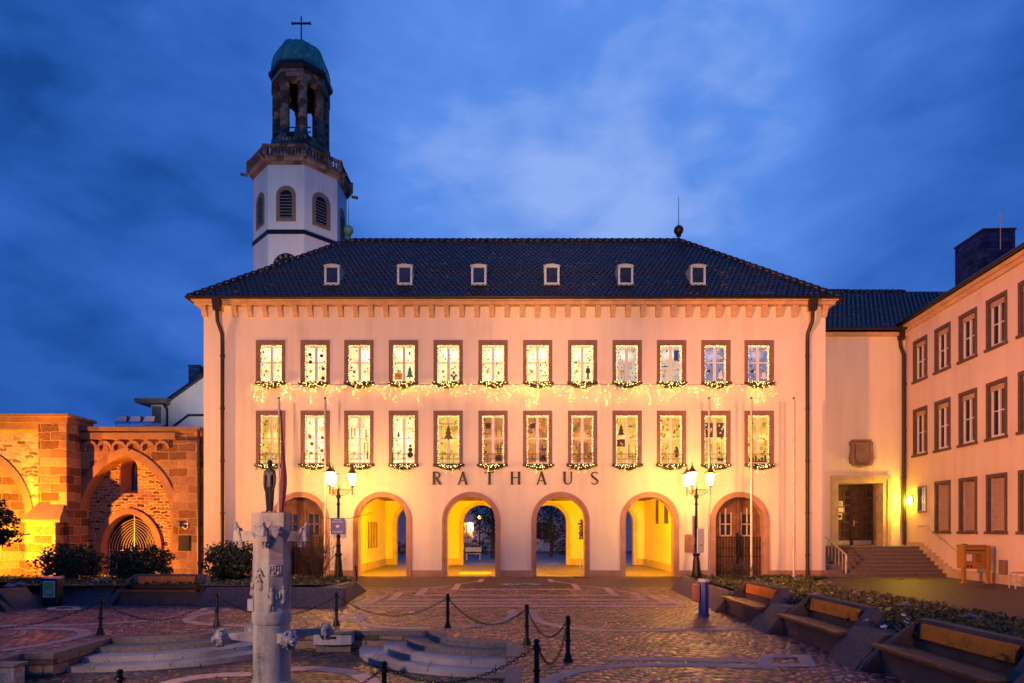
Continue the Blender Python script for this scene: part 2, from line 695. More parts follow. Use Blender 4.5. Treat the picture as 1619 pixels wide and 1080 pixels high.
M['rubble_pale'] = ashlar('ruin_pale_rubble', (0.46, 0.32, 0.19), (0.62, 0.46, 0.28), (0.64, 0.52, 0.34), 0.40, 0.17, 0.018, rubble=True, dist=0.09)
M['voussoir'] = sandstone('voussoir_stone', (0.35, 0.195, 0.115))
M['old_stone'] = sandstone('weathered_stone', (0.24, 0.17, 0.12))
M['pale_trim'] = sandstone('granite_step', (0.46, 0.42, 0.42))  # pale stone of the trough and the pavement mosaic
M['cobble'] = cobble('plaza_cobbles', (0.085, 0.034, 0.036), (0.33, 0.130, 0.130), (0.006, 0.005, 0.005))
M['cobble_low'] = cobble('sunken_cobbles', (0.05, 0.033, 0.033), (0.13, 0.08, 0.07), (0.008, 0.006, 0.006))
M['band'] = sandstone('paving_stone', (0.62, 0.37, 0.27))
M['brown_pave'] = simple('fine_paving', (0.085, 0.052, 0.045), 0.55, var=0.3, scale=9, bump=0.3)
M['asphalt'] = simple('asphalt', (0.045, 0.026, 0.027), 0.6, var=0.3, scale=12, bump=0.3)
M['yard'] = simple('yard_asphalt', (0.28, 0.28, 0.31), 0.7, var=0.15, scale=2)
M['string_bulb'] = emit('window_fairy_light', (1.0, 0.70, 0.24), 13.0)
M['wing_frame'] = sandstone('wing_window_sandstone', (0.120, 0.082, 0.074))
M['hall_floor'] = simple('hall_stone_floor', (0.17, 0.13, 0.07), 0.55, var=0.3, scale=3, bump=0.2)
M['concrete'] = simple('exposed_aggregate', (0.085, 0.066, 0.068), 0.75, var=0.4, scale=16, bump=0.6)
M['concrete_smooth'] = simple('board_marked_concrete', (0.085, 0.066, 0.064), 0.75, var=0.3, scale=3, bump=0.3)
def step_granite():
    t = NT('granite')
    x, y, z = t.xyz()
    ph = t.math('MULTIPLY', t.math('FLOOR', t.math('MULTIPLY', t.math('ADD', z, 3.0), 9.52)), 0.37)
    fr = t.math('FRACT', t.math('ADD', t.math('DIVIDE', x, 1.25), ph))
    joint = t.math('LESS_THAN', fr, 0.012)
    big = t.noise(1.1, 6)
    sp = t.noise(38, 3)
    c = t.ramp(t.math('ADD', t.math('MULTIPLY', big, 0.6), t.math('MULTIPLY', sp, 0.4)), [(0.32, (0.13, 0.115, 0.115)), (0.47, (0.30, 0.265, 0.27)), (0.62, (0.42, 0.38, 0.385))])
    c = t.mix(joint, c, (0.03, 0.028, 0.028))
    t.bump(t.math('SUBTRACT', sp, joint), 0.35, 0.02)
    return t.fin(c, t.math('ADD', t.math('MULTIPLY', big, 0.3), 0.42))


M['granite'] = step_granite()
M['granite_dark'] = simple('dark_granite', (0.16, 0.13, 0.12), 0.65, var=0.35, scale=14, bump=0.3)
M['block'] = ashlar('retaining_blocks', (0.16, 0.11, 0.085), (0.30, 0.21, 0.16), (0.08, 0.06, 0.05), 0.55, 0.2, 0.012)
M['iron'] = simple('black_iron', (0.012, 0.012, 0.014), 0.4, 0.4, var=0.3, scale=20)
M['brown_metal'] = simple('brown_downpipe', (0.030, 0.022, 0.022), 0.45, 0.3)
M['gilt_iron'] = simple('lantern_iron', (0.10, 0.055, 0.022), 0.4, 0.5)
M['steel'] = simple('painted_steel', (0.55, 0.50, 0.46), 0.4, 0.3)
M['white_paint'] = simple('white_paint', (0.78, 0.75, 0.72), 0.45, var=0.06)
M['copper'] = simple('verdigris_copper', (0.07, 0.31, 0.25), 0.6, 0.15, var=0.45, scale=2.5, bump=0.15)
M['zinc'] = simple('pale_copper_sheet', (0.50, 0.66, 0.64), 0.5, 0.1, var=0.15)
M['wood'] = simple('oiled_wood', (0.52, 0.145, 0.006), 0.5, var=0.3, scale=5, bump=0.15)
M['seat_wood'] = simple('dark_seat_wood', (0.20, 0.070, 0.018), 0.45, var=0.4, scale=6, bump=0.2)  # darker brown than the backrest wood, seats only
M['dark_wood'] = simple('dark_door_wood', (0.075, 0.036, 0.02), 0.45, var=0.35, scale=4, bump=0.2)
M['door_wood'] = simple('gate_door_wood', (0.16, 0.068, 0.03), 0.5, var=0.4, scale=3, bump=0.2)
M['letter'] = simple('dark_letter_bronze', (0.010, 0.006, 0.007), 0.4, 0.5)
M['bronze'] = simple('dark_bronze', (0.028, 0.026, 0.034), 0.45, 0.6, var=0.4, scale=9)
def old_limestone():
    t = NT('monument_limestone')
    x, y, z = t.xyz()
    st = t.noise(1.0, 6, t.vec(t.math('MULTIPLY', x, 7.0), t.math('MULTIPLY', y, 7.0), t.math('MULTIPLY', z, 0.9)))
    big = t.noise(2.4, 6)
    fine = t.noise(26, 5)
    f = t.math('ADD', t.math('MULTIPLY', st, 0.4), t.math('ADD', t.math('MULTIPLY', big, 0.4), t.math('MULTIPLY', fine, 0.2)))
    c = t.ramp(f, [(0.36, (0.12, 0.115, 0.125)), (0.45, (0.33, 0.29, 0.26)), (0.55, (0.47, 0.41, 0.36)), (0.70, (0.58, 0.52, 0.46))])
    t.bump(t.math('ADD', fine, t.math('MULTIPLY', t.noise(9, 4), 0.8)), 0.45, 0.012)
    return t.fin(c, 0.8, spec=0.25)


M['monument'] = old_limestone()
M['lead'] = simple('weathered_lead', (0.30, 0.29, 0.32), 0.55, 0.2, var=0.5, scale=16, bump=0.5)
M['blue'] = simple('blue_enamel', (0.015, 0.045, 0.26), 0.35, var=0.1)
M['poster_blue'] = simple('poster_blue', (0.012, 0.09, 0.42), 0.4, var=0.05)
M['red_box'] = simple('faded_red_plastic', (0.42, 0.15, 0.10), 0.5)
M['green_poster'] = simple('green_poster', (0.22, 0.42, 0.08), 0.5, var=0.2)
M['yellow_box'] = simple('yellow_enamel', (0.40, 0.19, 0.028), 0.4, var=0.08)
M['purple'] = simple('purple_flag', (0.12, 0.035, 0.12), 0.8, var=0.2)
M['glass_dark'] = simple('dark_glass', (0.02, 0.026, 0.045), 0.06, var=0.4, scale=2.0, spec=1.0)
M['soil'] = simple('bed_soil', (0.05, 0.04, 0.025), 0.9, var=0.4, scale=8, bump=0.5)
M['leaf_dark'] = simple('dark_foliage', (0.030, 0.045, 0.016), 0.6, var=0.5, scale=3)
M['leaf_bed'] = simple('bed_foliage', (0.075, 0.085, 0.022), 0.6, var=0.6, scale=1.6)
M['fir'] = simple('fir_foliage', (0.06, 0.07, 0.02), 0.6, var=0.5, scale=9)
M['bark'] = simple('bark', (0.06, 0.04, 0.03), 0.85, var=0.4, scale=10, bump=0.4)
M['cabbage'] = simple('pale_purple_leaf', (0.40, 0.33, 0.42), 0.6, var=0.2, scale=20)
M['petal_white'] = simple('white_petal', (0.75, 0.72, 0.72), 0.6, var=0.1)
M['petal_yellow'] = simple('yellow_petal', (0.75, 0.42, 0.03), 0.6, var=0.15)
M['dead_leaf'] = simple('fallen_leaf', (0.30, 0.15, 0.05), 0.7, var=0.5, scale=2)
M['shutter'] = simple('roller_shutter', (0.46, 0.33, 0.27), 0.6, var=0.08)
M['slate'] = ashlar('slate_cladding', (0.008, 0.030, 0.13), (0.014, 0.05, 0.20), (0.004, 0.012, 0.05), 0.35, 0.25, 0.012)
def roof_tile():
    t = NT('dark_roof_tile')
    x, y, z = t.xyz()
    vv = t.vec(t.math('FLOOR', t.math('DIVIDE', t.math('ADD', x, t.math('MULTIPLY', y, 0.0)), 0.26)), t.math('FLOOR', t.math('DIVIDE', z, 0.2005)), 0.0)
    wn_ = t.node('ShaderNodeTexWhiteNoise', {'Vector': vv}, noise_dimensions='2D')
    big = t.noise(0.45, 5)
    f = t.math('ADD', t.math('MULTIPLY', wn_.outputs['Value'], 0.55), t.math('MULTIPLY', big, 0.45))
    c = t.ramp(f, [(0.2, (0.003, 0.006, 0.017)), (0.55, (0.006, 0.011, 0.030)), (0.72, (0.012, 0.019, 0.044)), (0.86, (0.04, 0.048, 0.075))])
    sp = t.math('GREATER_THAN', t.math('MULTIPLY', t.noise(7.0, 3), t.math('ADD', 0.55, t.noise(0.8, 3))), 0.72)
    c = t.mix(t.math('MULTIPLY', sp, 0.55), c, (0.20, 0.20, 0.21))
    t.bump(t.noise(24, 4), 0.25, 0.02)
    return t.fin(c, t.math('ADD', t.math('MULTIPLY', wn_.outputs['Value'], 0.2), 0.32))


M['tile'] = roof_tile()
M['paper_red'] = simple('red_paper', (0.40, 0.06, 0.04), 0.8)
M['paper_dark'] = simple('dark_paper', (0.06, 0.05, 0.07), 0.8)
M['paper_green'] = simple('green_paper', (0.10, 0.28, 0.18), 0.8)
M['paper_gold'] = simple('gold_paper', (0.80, 0.45, 0.08), 0.7)
M['paper_white'] = simple('white_paper', (0.8, 0.78, 0.75), 0.8, var=0.05)
M['gold'] = simple('gilding', (0.75, 0.52, 0.18), 0.35, 0.6)
M['lamp_glass'] = emit('lamp_glass', (1.0, 0.43, 0.065), 230.0)
M['bulb'] = emit('fairy_light', (1.0, 0.57, 0.07), 300.0)
M['wall_lamp'] = emit('wall_lamp_glow', (1.0, 0.62, 0.02), 420.0)
M['far_lamp'] = emit('far_lamp_glow', (1.0, 0.45, 0.12), 14.0)


def lit_pane(name, c, s, var):
    """room glow painted into the pane: bright spot high up, blocks, soft folds"""
    t = NT(name)
    oi = t.node('ShaderNodeObjectInfo')
    off = t.math('MULTIPLY', oi.outputs['Random'], 37.0)
    x, y, z = t.xyz()
    xo = t.math('ADD', x, off)
    f = t.noise(2.0, 3, t.vec(xo, off, z))
    blocks = t.node('ShaderNodeTexVoronoi', {'Vector': t.vec(xo, 0.0, t.math('MULTIPLY', z, 0.8)), 'Scale': 3.2, 'Randomness': 0.9}, distance='CHEBYCHEV')
    bs = t.node('ShaderNodeSeparateColor', {0: blocks.outputs['Color']})
    fold = t.node('ShaderNodeTexWave', {'Vector': t.vec(xo, 0.0, t.math('MULTIPLY', z, 0.08)), 'Scale': 3.4, 'Distortion': 2.5, 'Detail': 2.0})
    g = t.math('ADD', t.math('MULTIPLY', f, 0.62), t.math('MULTIPLY', bs.outputs[0], 0.28))
    g = t.math('ADD', g, t.math('MULTIPLY', fold.outputs['Fac'], 0.14))
    colr = t.ramp(g, [(0.22, tuple(a * b * 0.55 for a, b in zip(c, var))), (0.45, tuple(a * (0.45 + 0.55 * b) for a, b in zip(c, var))), (0.62, c), (0.80, tuple(min(1, a * 1.2 + .05) for a in c))])
    lx = t.math('SUBTRACT', x, t.math('MULTIPLY', t.math('SUBTRACT', oi.outputs['Random'], 0.5), 0.5))
    lz = t.math('SUBTRACT', z, 1.45)
    d = t.math('SQRT', t.math('ADD', t.math('MULTIPLY', lx, lx), t.math('MULTIPLY', lz, t.math('MULTIPLY', lz, 2.0))))
    lamp = t.node('ShaderNodeMapRange', {'Value': d, 'From Min': 0.55, 'From Max': 0.06, 'To Min': 0.0, 'To Max': 1.0}, interpolation_type='SMOOTHSTEP').outputs[0]  # bright spot painted into the emission, no lamp stands behind the pane
    t.b.inputs['Base Color'].default_value = (0.02, 0.02, 0.02, 1)
    t.b.inputs['Roughness'].default_value = 0.08
    t.l.new(colr, t.b.inputs['Emission Color'])
    t.l.new(t.math('ADD', t.math('MULTIPLY', lamp, s * 0.9), s * 0.85), t.b.inputs['Emission Strength'])
    return t.m


M['pane_bright'] = lit_pane('bright_lit_pane', (1.0, 0.76, 0.36), 1.8, (0.95, 0.8, 0.6))
M['pane_yellow'] = lit_pane('yellow_lit_pane', (1.0, 0.58, 0.08), 1.1, (0.85, 0.6, 0.5))
M['pane_orange'] = lit_pane('orange_lit_pane', (0.85, 0.30, 0.05), 0.85, (0.55, 0.45, 0.5))
M['pane_pale'] = lit_pane('pale_lit_pane', (0.95, 0.70, 0.48), 0.85, (0.8, 0.85, 0.95))
M['pane_blue'] = lit_pane('bluish_pane', (0.36, 0.36, 0.56), 0.75, (0.8, 0.8, 0.9))


def hexa(mb, b, t):
    """eight-cornered solid from four bottom and four top points (counter-clockwise from above)"""
    mb.add(list(b) + list(t), [(3, 2, 1, 0), (4, 5, 6, 7), (0, 1, 5, 4), (1, 2, 6, 5), (2, 3, 7, 6), (3, 0, 4, 7)])


# ================================================================== GROUND
LOW = -0.42
HX0, HX1, HY0, HY1 = -8.3, -0.09, 2.0, 13.4
mb = MB()
B = 420.0
for (xa, xb, ya, yb) in ((-B, B, HY1, B), (-B, B, -B, HY0), (HX1, B, HY0, HY1), (-B, -8.85, HY0, HY1), (-8.85, HX0, 10.95, HY1)):
    mb.quad((xa, ya, 0), (xb, ya, 0), (xb, yb, 0), (xa, yb, 0))
struct('plaza', mb, M['cobble'])
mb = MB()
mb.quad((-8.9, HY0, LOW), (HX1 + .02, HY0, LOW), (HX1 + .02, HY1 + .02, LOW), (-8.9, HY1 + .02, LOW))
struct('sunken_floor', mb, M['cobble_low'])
# fine brown paving strip before the facade
mb = MB()
mb.quad((-8.2, 23.6, .004), (9.2, 23.6, .004), (9.2, 29.2, .004), (-8.2, 29.2, .004))
struct('forecourt_paving', mb, M['brown_pave'])
mb = MB()
mb.quad((-8.0, 29.2, .008), (8.4, 29.2, .008), (8.4, 39.1, .008), (-8.0, 39.1, .008))
mb.quad((-60, 39.1, .008), (60, 39.1, .008), (60, 56, .008), (-60, 56, .008))
struct('yard_ground', mb, M['yard'])
mb = MB()
mb.quad((-8.05, 29.45, .014), (8.42, 29.45, .014), (8.42, 38.7, .014), (-8.05, 38.7, .014))
struct('hall_floor', mb, M['hall_floor'])
mb = MB()
mb.quad((12.3, 2, .004), (21, 2, .004), (21.2, 32.6, .004), (12.3, 32.6, .004))
struct('asphalt_path', mb, M['asphalt'])


# paving bands (pale stone) --------------------------------------------------
def band(mb, pxs, wd, Z=0.0, dz=0.006):
    pts = [G(x, y, Z) for x, y in pxs]
    q = []
    for a, b in zip(pts[:-1], pts[1:]):
        k = max(1, int((b - a).length / 0.35))
        q += [a.lerp(b, i / k) for i in range(k)]
    q.append(pts[-1])
    for _ in range(2):
        q = [q[0]] + [(q[i - 1] + q[i] * 2 + q[i + 1]) / 4 for i in range(1, len(q) - 1)] + [q[-1]]
    L = []
    for i in range(len(q)):
        d = (q[min(i + 1, len(q) - 1)] - q[max(i - 1, 0)]).normalized()
        nrm = Vector((-d.y, d.x, 0)) * wd / 2
        L.append((q[i] + nrm, q[i] - nrm))
    for a, b in zip(L[:-1], L[1:]):
        z = Z + dz
        mb.quad((a[1].x, a[1].y, z), (b[1].x, b[1].y, z), (b[0].x, b[0].y, z), (a[0].x, a[0].y, z))


mb = MB()
for xa, xb, y in ((713, 920.5, 932.4), (656, 980, 941.5), (610, 1026, 948.8), (570, 1062, 953.9), (552, 1088, 958.6)):
    a, b = G(xa, y), G(xb, y)
    h = .15
    mb.quad((a.x, a.y - h, .008), (b.x, b.y - h, .008), (b.x, b.y + h, .008), (a.x, a.y + h, .008))
MIR = 0.165
for pl in ([(712.7, 933), (720.5, 923.3), (729.6, 923.3), (723.6, 933)], [(655.6, 941.5), (668.6, 929.8), (679.5, 929.8), (668, 941.5)],
           [(612, 948.8), (627, 937), (639.5, 937), (624.5, 948.8)], [(577, 953.7), (596, 942.8), (614, 941.5), (589.5, 953.7)],
           [(553, 957), (575, 948), (585.6, 948), (565, 957)], [(753, 920.7), (759, 916), (766, 916), (762, 920.7)]):
    g = [G(x, y) for x, y in pl]
    mb.add([(p.x, p.y, .012) for p in g], [(0, 1, 2, 3)])
    mb.add([(2 * MIR - p.x, p.y, .012) for p in g][::-1], [(0, 1, 2, 3)])
for pa, pb in (((729.6, 923.6), (755, 919.8)), ((679.5, 930), (714, 926.7)), ((639.5, 937), (658, 935))):
    for sgn in (0, 1):
        a, b = G(*pa), G(*pb)
        if sgn:
            a.x, b.x = 2 * MIR - a.x, 2 * MIR - b.x
        d = (b - a).normalized()
        nn = Vector((-d.y, d.x, 0)) * .09
        q = [a + nn, a - nn, b - nn, b + nn]
        mb.add([(p.x, p.y, .016) for p in (q if not sgn else q)], [(0, 1, 2, 3)])
for pxs in ([(590.8, 968.7), (570, 974), (562, 979), (568.7, 987), (585.6, 990.8), (629.7, 993.4), (679, 993.9)],
            [(705, 994.7), (746, 991), (785, 987), (806, 982.5), (811, 977.8), (811, 969)],
            [(842, 969), (846, 980), (863, 987), (906, 995), (1000, 998), (1180, 994)],
            [(537, 982), (560, 969.5)],
            [(857, 1085), (869, 1070), (899, 1060), (948, 1053.6), (1022, 1050.5), (1120, 1051.5), (1230, 1056)],
            [(962, 1042), (1060, 1043), (1200, 1045.5)],
            [(0, 1029.7), (59, 1022), (118.6, 1010), (138, 1004.5), (142, 1000), (133, 995.6), (111, 994.4), (44.5, 993.8), (-40, 994.4)],
            [(-60, 990.5), (59, 989.6), (148, 987.4), (240, 981.5), (274, 977), (315.6, 967.5)],
            [(341, 966.9), (304, 974), (290.4, 980.8), (306.7, 986.7), (341, 989), (384, 989.6), (460, 990)]):
    band(mb, pxs, .26)
# little stone frames round the drains
for (xa, xb, ya, yb) in ((800, 850, 965, 969.5), (560, 612, 965.5, 969.3), (314, 366, 961.5, 966.5), (73, 131, 959, 965), (1195, 1290, 1036, 1055)):
    g = [G(xa, yb), G(xb, yb), G(xb - (xb - xa) * .1, ya), G(xa + (xb - xa) * .1, ya)]
    c = sum(g, Vector()) / 4
    inn = [c + (p - c) * .5 for p in g]
    for i in range(4):
        j = (i + 1) % 4
        mb.add([(p.x, p.y, .010) for p in (g[i], g[j], inn[j], inn[i])], [(0, 1, 2, 3)])
struct('paving_bands', mb, M['band'])
mb = MB()
band(mb, [(400, 1066), (440, 1060), (460.7, 1057.8), (499, 1055), (544, 1061), (573, 1066.7), (588, 1074), (590, 1084)], .34, LOW)
band(mb, [(255, 1084), (266.7, 1078.6), (304, 1069.7), (348, 1065), (400, 1066)], .34, LOW)
struct('sunken_bands', mb, M['band'])
mb = MB()
rg = random.Random(3)
c0 = G(817, 925)
for i in range(22):
    a = rg.random() * 6.28
    rr = .95 * math.sqrt(rg.random())
    p = c0 + Vector((math.cos(a) * rr * 1.0, math.sin(a) * rr * .55, 0))
    b = rg.random() * 3.1
    s1, s2 = .1 + rg.random() * .16, .05 + rg.random() * .05
    ca, sa = math.cos(b), math.sin(b)
    mb.add([(p.x + ca * u * s1 - sa * v * s2, p.y + sa * u * s1 + ca * v * s2, .0125 + .0015 * i) for u, v in ((-1, -1), (1, -1), (1, 1), (-1, 1))], [(0, 1, 2, 3)])
struct('pavement_mosaic', mb, M['pale_trim'])


# steps of the sunken basin ---------------------------------------------------
def qell(cx, cy, rx, ry, sx, n=28):
    pts = [(cx, cy)]
    for i in range(n + 1):
        a = PI / 2 * i / n
        pts.append((cx + sx * rx * math.cos(a), cy - ry * math.sin(a)))
    return pts if sx < 0 else pts


for nm, cx, sx, RX, RY in (('plaza_steps', HX1 + .02, -1, (1.78, 2.26, 2.74, 3.25), (1.42, 1.76, 2.16, 2.56)), ('plaza_steps', HX0 - .02, 1, (1.95, 2.4, 2.9, 3.3), (.9, 1.34, 1.74, 2.14))):
    ms = MB()
    for i in range(4):
        pts = qell(cx, HY1 + .02, RX[i], RY[i], sx)
        if sx < 0:
            pts = pts[::-1]
        pts = pts[::-1]
        ms.cur = 0 if i < 1 else (0 if i == 1 else 1)
        zt = .010 if i == 0 else -.105 * i
        n = len(pts)
        nose = .02
        ms.prism_xy(pts, LOW - .02, zt)
    struct(nm, ms, [M['granite_dark'], M['granite']])
    ms = MB()
    pts = qell(cx, HY1 + .03, RX[0] - .26, RY[0] - .26, sx)
    ms.add([(p[0], p[1], .016) for p in pts], [tuple(range(len(pts)))])
    struct('step_landing', ms, M['cobble'])

# retaining walls with their coping
rw = empty('retaining_wall', (-4.2, HY1 + .15, 0), 0, 'low block retaining wall round the sunken basin behind the monument', 'wall')
O = Vector((-4.2, HY1 + .15, 0))


def loc(mb, o):
    mb.v = [(a - o[0], b - o[1], c - o[2]) for a, b, c in mb.v]
    return mb


mb = MB()
mb.box(HX0 - .3, HX1 + .3, HY1, HY1 + .3, -.6, -.095)
mb.box(HX1, HX1 + .24, 10.66, HY1, -.6, -.095)
mb.box(HX1 + .24, HX1 + .5, 9.9, 10.9, -.6, -.005)
mb.box(HX1, HX1 + .24, HY0, 9.9, -.6, -.095)
mb.box(HX0 - .24, HX0, 10.95, HY1, -.6, -.095)
mb.box(-8.85, HX0 - .24, 10.95, 11.2, -.6, -.095)
mb.box(-9.1, -8.85, HY0, 11.2, -.6, -.095)
loc(mb, O).build('block_wall', M['block'], rw)
mb = MB()
mb.box(-6.35, -1.87, HY1 - .02, HY1 + .27, -.092, .012)
mb.box(HX1 - .015, HX1 + .24, 10.66, 11.98, -.092, .012)
mb.box(HX1 - .015, HX1 + .24, HY0, 9.9, -.092, .012)
mb.box(HX0 - .24, HX0 + .015, 10.93, 12.5, -.092, .012)
mb.box(-8.83, HX0 - .245, 10.93, 11.18, -.092, .012)
mb.box(-9.08, -8.835, HY0, 11.18, -.092, .012)
loc(mb, O).build('coping', M['granite_dark'], rw)
# stone troughs set in the wall
tr = empty('stone_trough', (-3.9, HY1 - .1, LOW), 0, 'pale stone trough with dark curved rim set against the basin wall', 'trough')
mb = MB()
pts = [(-.42, .1), (-.42, -.16), (-.2, -.24), (.2, -.24), (.42, -.16), (.42, .1)]
mb.prism_xy(pts, .17, .40)
mb.build('trough_body', M['pale_trim'], tr, bevel=.015)
mb = MB()
pts2 = [(-.46, .1), (-.46, -.19), (-.22, -.28), (.22, -.28), (.46, -.19), (.46, .1)]
mb.prism_xy(pts2, .405, .475)
mb.build('rim', M['granite_dark'], tr, bevel=.01)
mb = MB()
mb.box(-.16, .1, -.255, -.235, .31, .36)
mb.build('spout_slot', M['iron'], tr)
mb = MB()
mb.prism_xy([(-.38, .1), (-.38, -.1), (.38, -.1), (.38, .1)], -.02, .165)
mb.build('pedestal', M['granite_dark'], tr)
tl = empty('stone_trough', (-8.62, 10.3, LOW), 0, 'blue-grey slab trough at the left edge below the plaza', 'trough')
mb = MB()
mb.box(-.24, .24, -.12, .12, .0, .34)
mb.build('trough_body', M['lead'], tl, bevel=.02)
mb = MB()
mb.box(-.27, .27, -.15, .15, .345, .40)
mb.build('rim', M['granite_dark'], tl, bevel=.01)

# ================================================================== TOWN HALL
FY = 29.0
TH = empty('town_hall', (0, FY, 0), 0, 'cream plastered town hall with arcade, lit windows and dark hipped roof', 'town hall')
XL, XR, DP = -14.77, 15.02, 10.0
WX = [(p - CX) / 33.0 for p in (428, 498.5, 567.5, 638, 708.5, 779.5, 850, 921, 991.5, 1061.5, 1131.5, 1200)]
WZ = ((9.21, 2.12), (5.27, 2.68))      # upper, lower: sill height, frame height
AX = [(p - CX) / 33.0 for p in (475, 604.5, 745, 886, 1027, 1169)]
ZS, RI, RO = 2.67, 1.15, 1.40
ops = []
for z, h in WZ:
    for x in WX:
        ops.append(('r', x - .62, x + .62, z + .06, z + h - .06))
for x in AX:
    ops.append(('a', round_arch(x, RO - .04, ZS, 24)))
mb = MB()
wall_sheet(mb, XL, XR, 0, 13.0, 0, ops)
mb.quad((XL, DP, 0), (XL, 0, 0), (XL, 0, 13.0), (XL, DP, 13.0))
mb.quad((XR, 0, 0), (XR, DP, 0), (XR, DP, 13.0), (XR, 0, 13.0))
wall_sheet(mb, XL, XR, 0, 13.0, DP, [('a', round_arch(x, RI + .02, ZS, 24)) for x in AX[1:5]], True)
mb.build('wall', M['plaster'], TH)
# dark backing behind windows so that rooms are closed
mb = MB()
mb.quad((XL + .1, .6, 4.6), (XR - .1, .6, 4.6), (XR - .1, .6, 12.6), (XL + .1, .6, 12.6))
mb.build('inner_wall', M['plaster'], TH)
# hall behind the arcade
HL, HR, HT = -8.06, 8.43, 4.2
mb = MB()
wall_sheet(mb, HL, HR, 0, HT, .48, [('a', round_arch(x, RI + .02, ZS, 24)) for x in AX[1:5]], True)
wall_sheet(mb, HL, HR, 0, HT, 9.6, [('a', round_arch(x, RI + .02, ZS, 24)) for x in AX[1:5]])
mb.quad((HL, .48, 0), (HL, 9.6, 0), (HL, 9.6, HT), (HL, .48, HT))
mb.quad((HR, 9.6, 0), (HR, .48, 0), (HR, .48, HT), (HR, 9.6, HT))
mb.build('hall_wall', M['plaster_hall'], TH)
mb = MB()
mb.quad((HL, 9.6, HT), (HR, 9.6, HT), (HR, .48, HT), (HL, .48, HT))
for i in range(8):
    y = 1.2 + i * 1.1
    mb.box(HL + .01, HR - .01, y, y + .18, HT - .12, HT - .003)
mb.build('hall_ceiling', M['dark_wood'], TH)
mb = MB()
for x0, x1 in [(HL + .003, AX[1] - RO), (AX[1] + RO, AX[2] - RO), (AX[2] + RO, AX[3] - RO), (AX[3] + RO, AX[4] - RO), (AX[4] + RO, HR - .003)]:
    mb.box(x0, x1, 9.5, 9.597, .02, .42)
    mb.mark()
mb.box(HL + .003, HL + .08, .7, 9.49, .02, .42)
mb.mark()
mb.box(HR - .08, HR - .003, .7, 9.49, .02, .42)
mb.build_each('hall_skirting', M['pale_stone'], TH)
for k, x in enumerate(AX):
    mb = MB()
    n = 24
    mb.ring_arch(round_arch(x, RI, ZS, n), round_arch(x, RO - .10, ZS, n), -.05, .5)
    mb.ring_arch(round_arch(x, RO - .098, ZS, n), round_arch(x, RO, ZS, n), -.085, .3)
    o = mb.build('arch_surround', M['red_stone'], TH)
    if 1 <= k <= 4:
        mb = MB()
        mb.ring_arch(round_arch(x, RI, ZS, n), round_arch(x, RI + .24, ZS, n), 9.55, 10.05)
        mb.build('arch_surround', M['pale_stone'], TH)
# plinth stones between the arches
mb = MB()
ed = [XL - .04] + [v for x in AX for v in (x - RO - .01, x + RO + .01)] + [XR + .04]
for i in range(0, len(ed), 2):
    n = max(1, int((ed[i + 1] - ed[i]) / 1.2))
    for j in range(n):
        a = ed[i] + (ed[i + 1] - ed[i]) * j / n
        b = ed[i] + (ed[i + 1] - ed[i]) * (j + 1) / n
        mb.box(a + .004, b - .004, -.05 - .004 * (j % 2), .05, -.1, .31)
    mb.mark()
mb.build_each('plinth', M['red_stone'], TH, bevel=.01)

# doors in the outer arches
for k in (0, 5):
    x = AX[k]
    mb = MB()
    a = round_arch(x, RI + .02, ZS, 24)
    mb.add([(p[0], .46, p[1]) for p in a], [tuple(range(len(a) - 1, -1, -1))])
    for j in range(14):
        xx = x - RI + .08 + j * (2 * RI - .16) / 13
        zt = ZS + math.sqrt(max(0, RI * RI - (xx - x) ** 2)) - .06
        mb.box(xx - .055, xx + .055, .41, .455, .02, zt if abs(xx - x) > .9 or abs(xx - x) < .18 else 1.85)
    mb.box(x - RI, x + RI, .39, .45, 1.78, 1.92)
    d = mb.build('door', M['door_wood'], TH)
    if k == 0:
        d['label'] = 'tall dark brown wooden door'
    for sgn in (-1, 1):
        mb = MB()
        cx = x + sgn * .52
        for (p, q, r_, s_) in ((-.3, -.24, 1.93, 3.1), (.24, .3, 1.93, 3.1), (-.3, .3, 1.93, 2.0), (-.3, .3, 2.5, 2.55), (-.03, .03, 1.93, 3.3)):
            mb.box(cx + p, cx + q, .40, .44, r_, min(s_, ZS + math.sqrt(max(0, RI * RI - (cx + (p + q) / 2 - x) ** 2)) - .05))
        wf = mb.build('window_frame', M['shutter'] if k else M['door_wood'], d)
        mb = MB()
        mb.quad((cx - .29, .43, 1.95), (cx + .29, .43, 1.95), (cx + .29, .43, 3.0), (cx - .29, .43, 3.0))
        mb.build('pane', M['glass_dark'], d)
    # iron grille before it
    mb = MB()
    for j in range(17):
        xx = x - RI + .06 + j * (2 * RI - .12) / 16
        zt = 1.9
        mb.box(xx - .011, xx + .011, .22, .242, .05, zt)
    for z in (.2, .95, 1.35, 1.88):
        mb.box(x - RI, x + RI, .214, .248, z, z + .028)
    for dx in (-.42, .42) if k == 0 else (0,):
        mb.box(x + dx - .05, x + dx + .05, .2, .26, .02, 2.1)
    mb.build('iron_grille', M['iron'], TH)

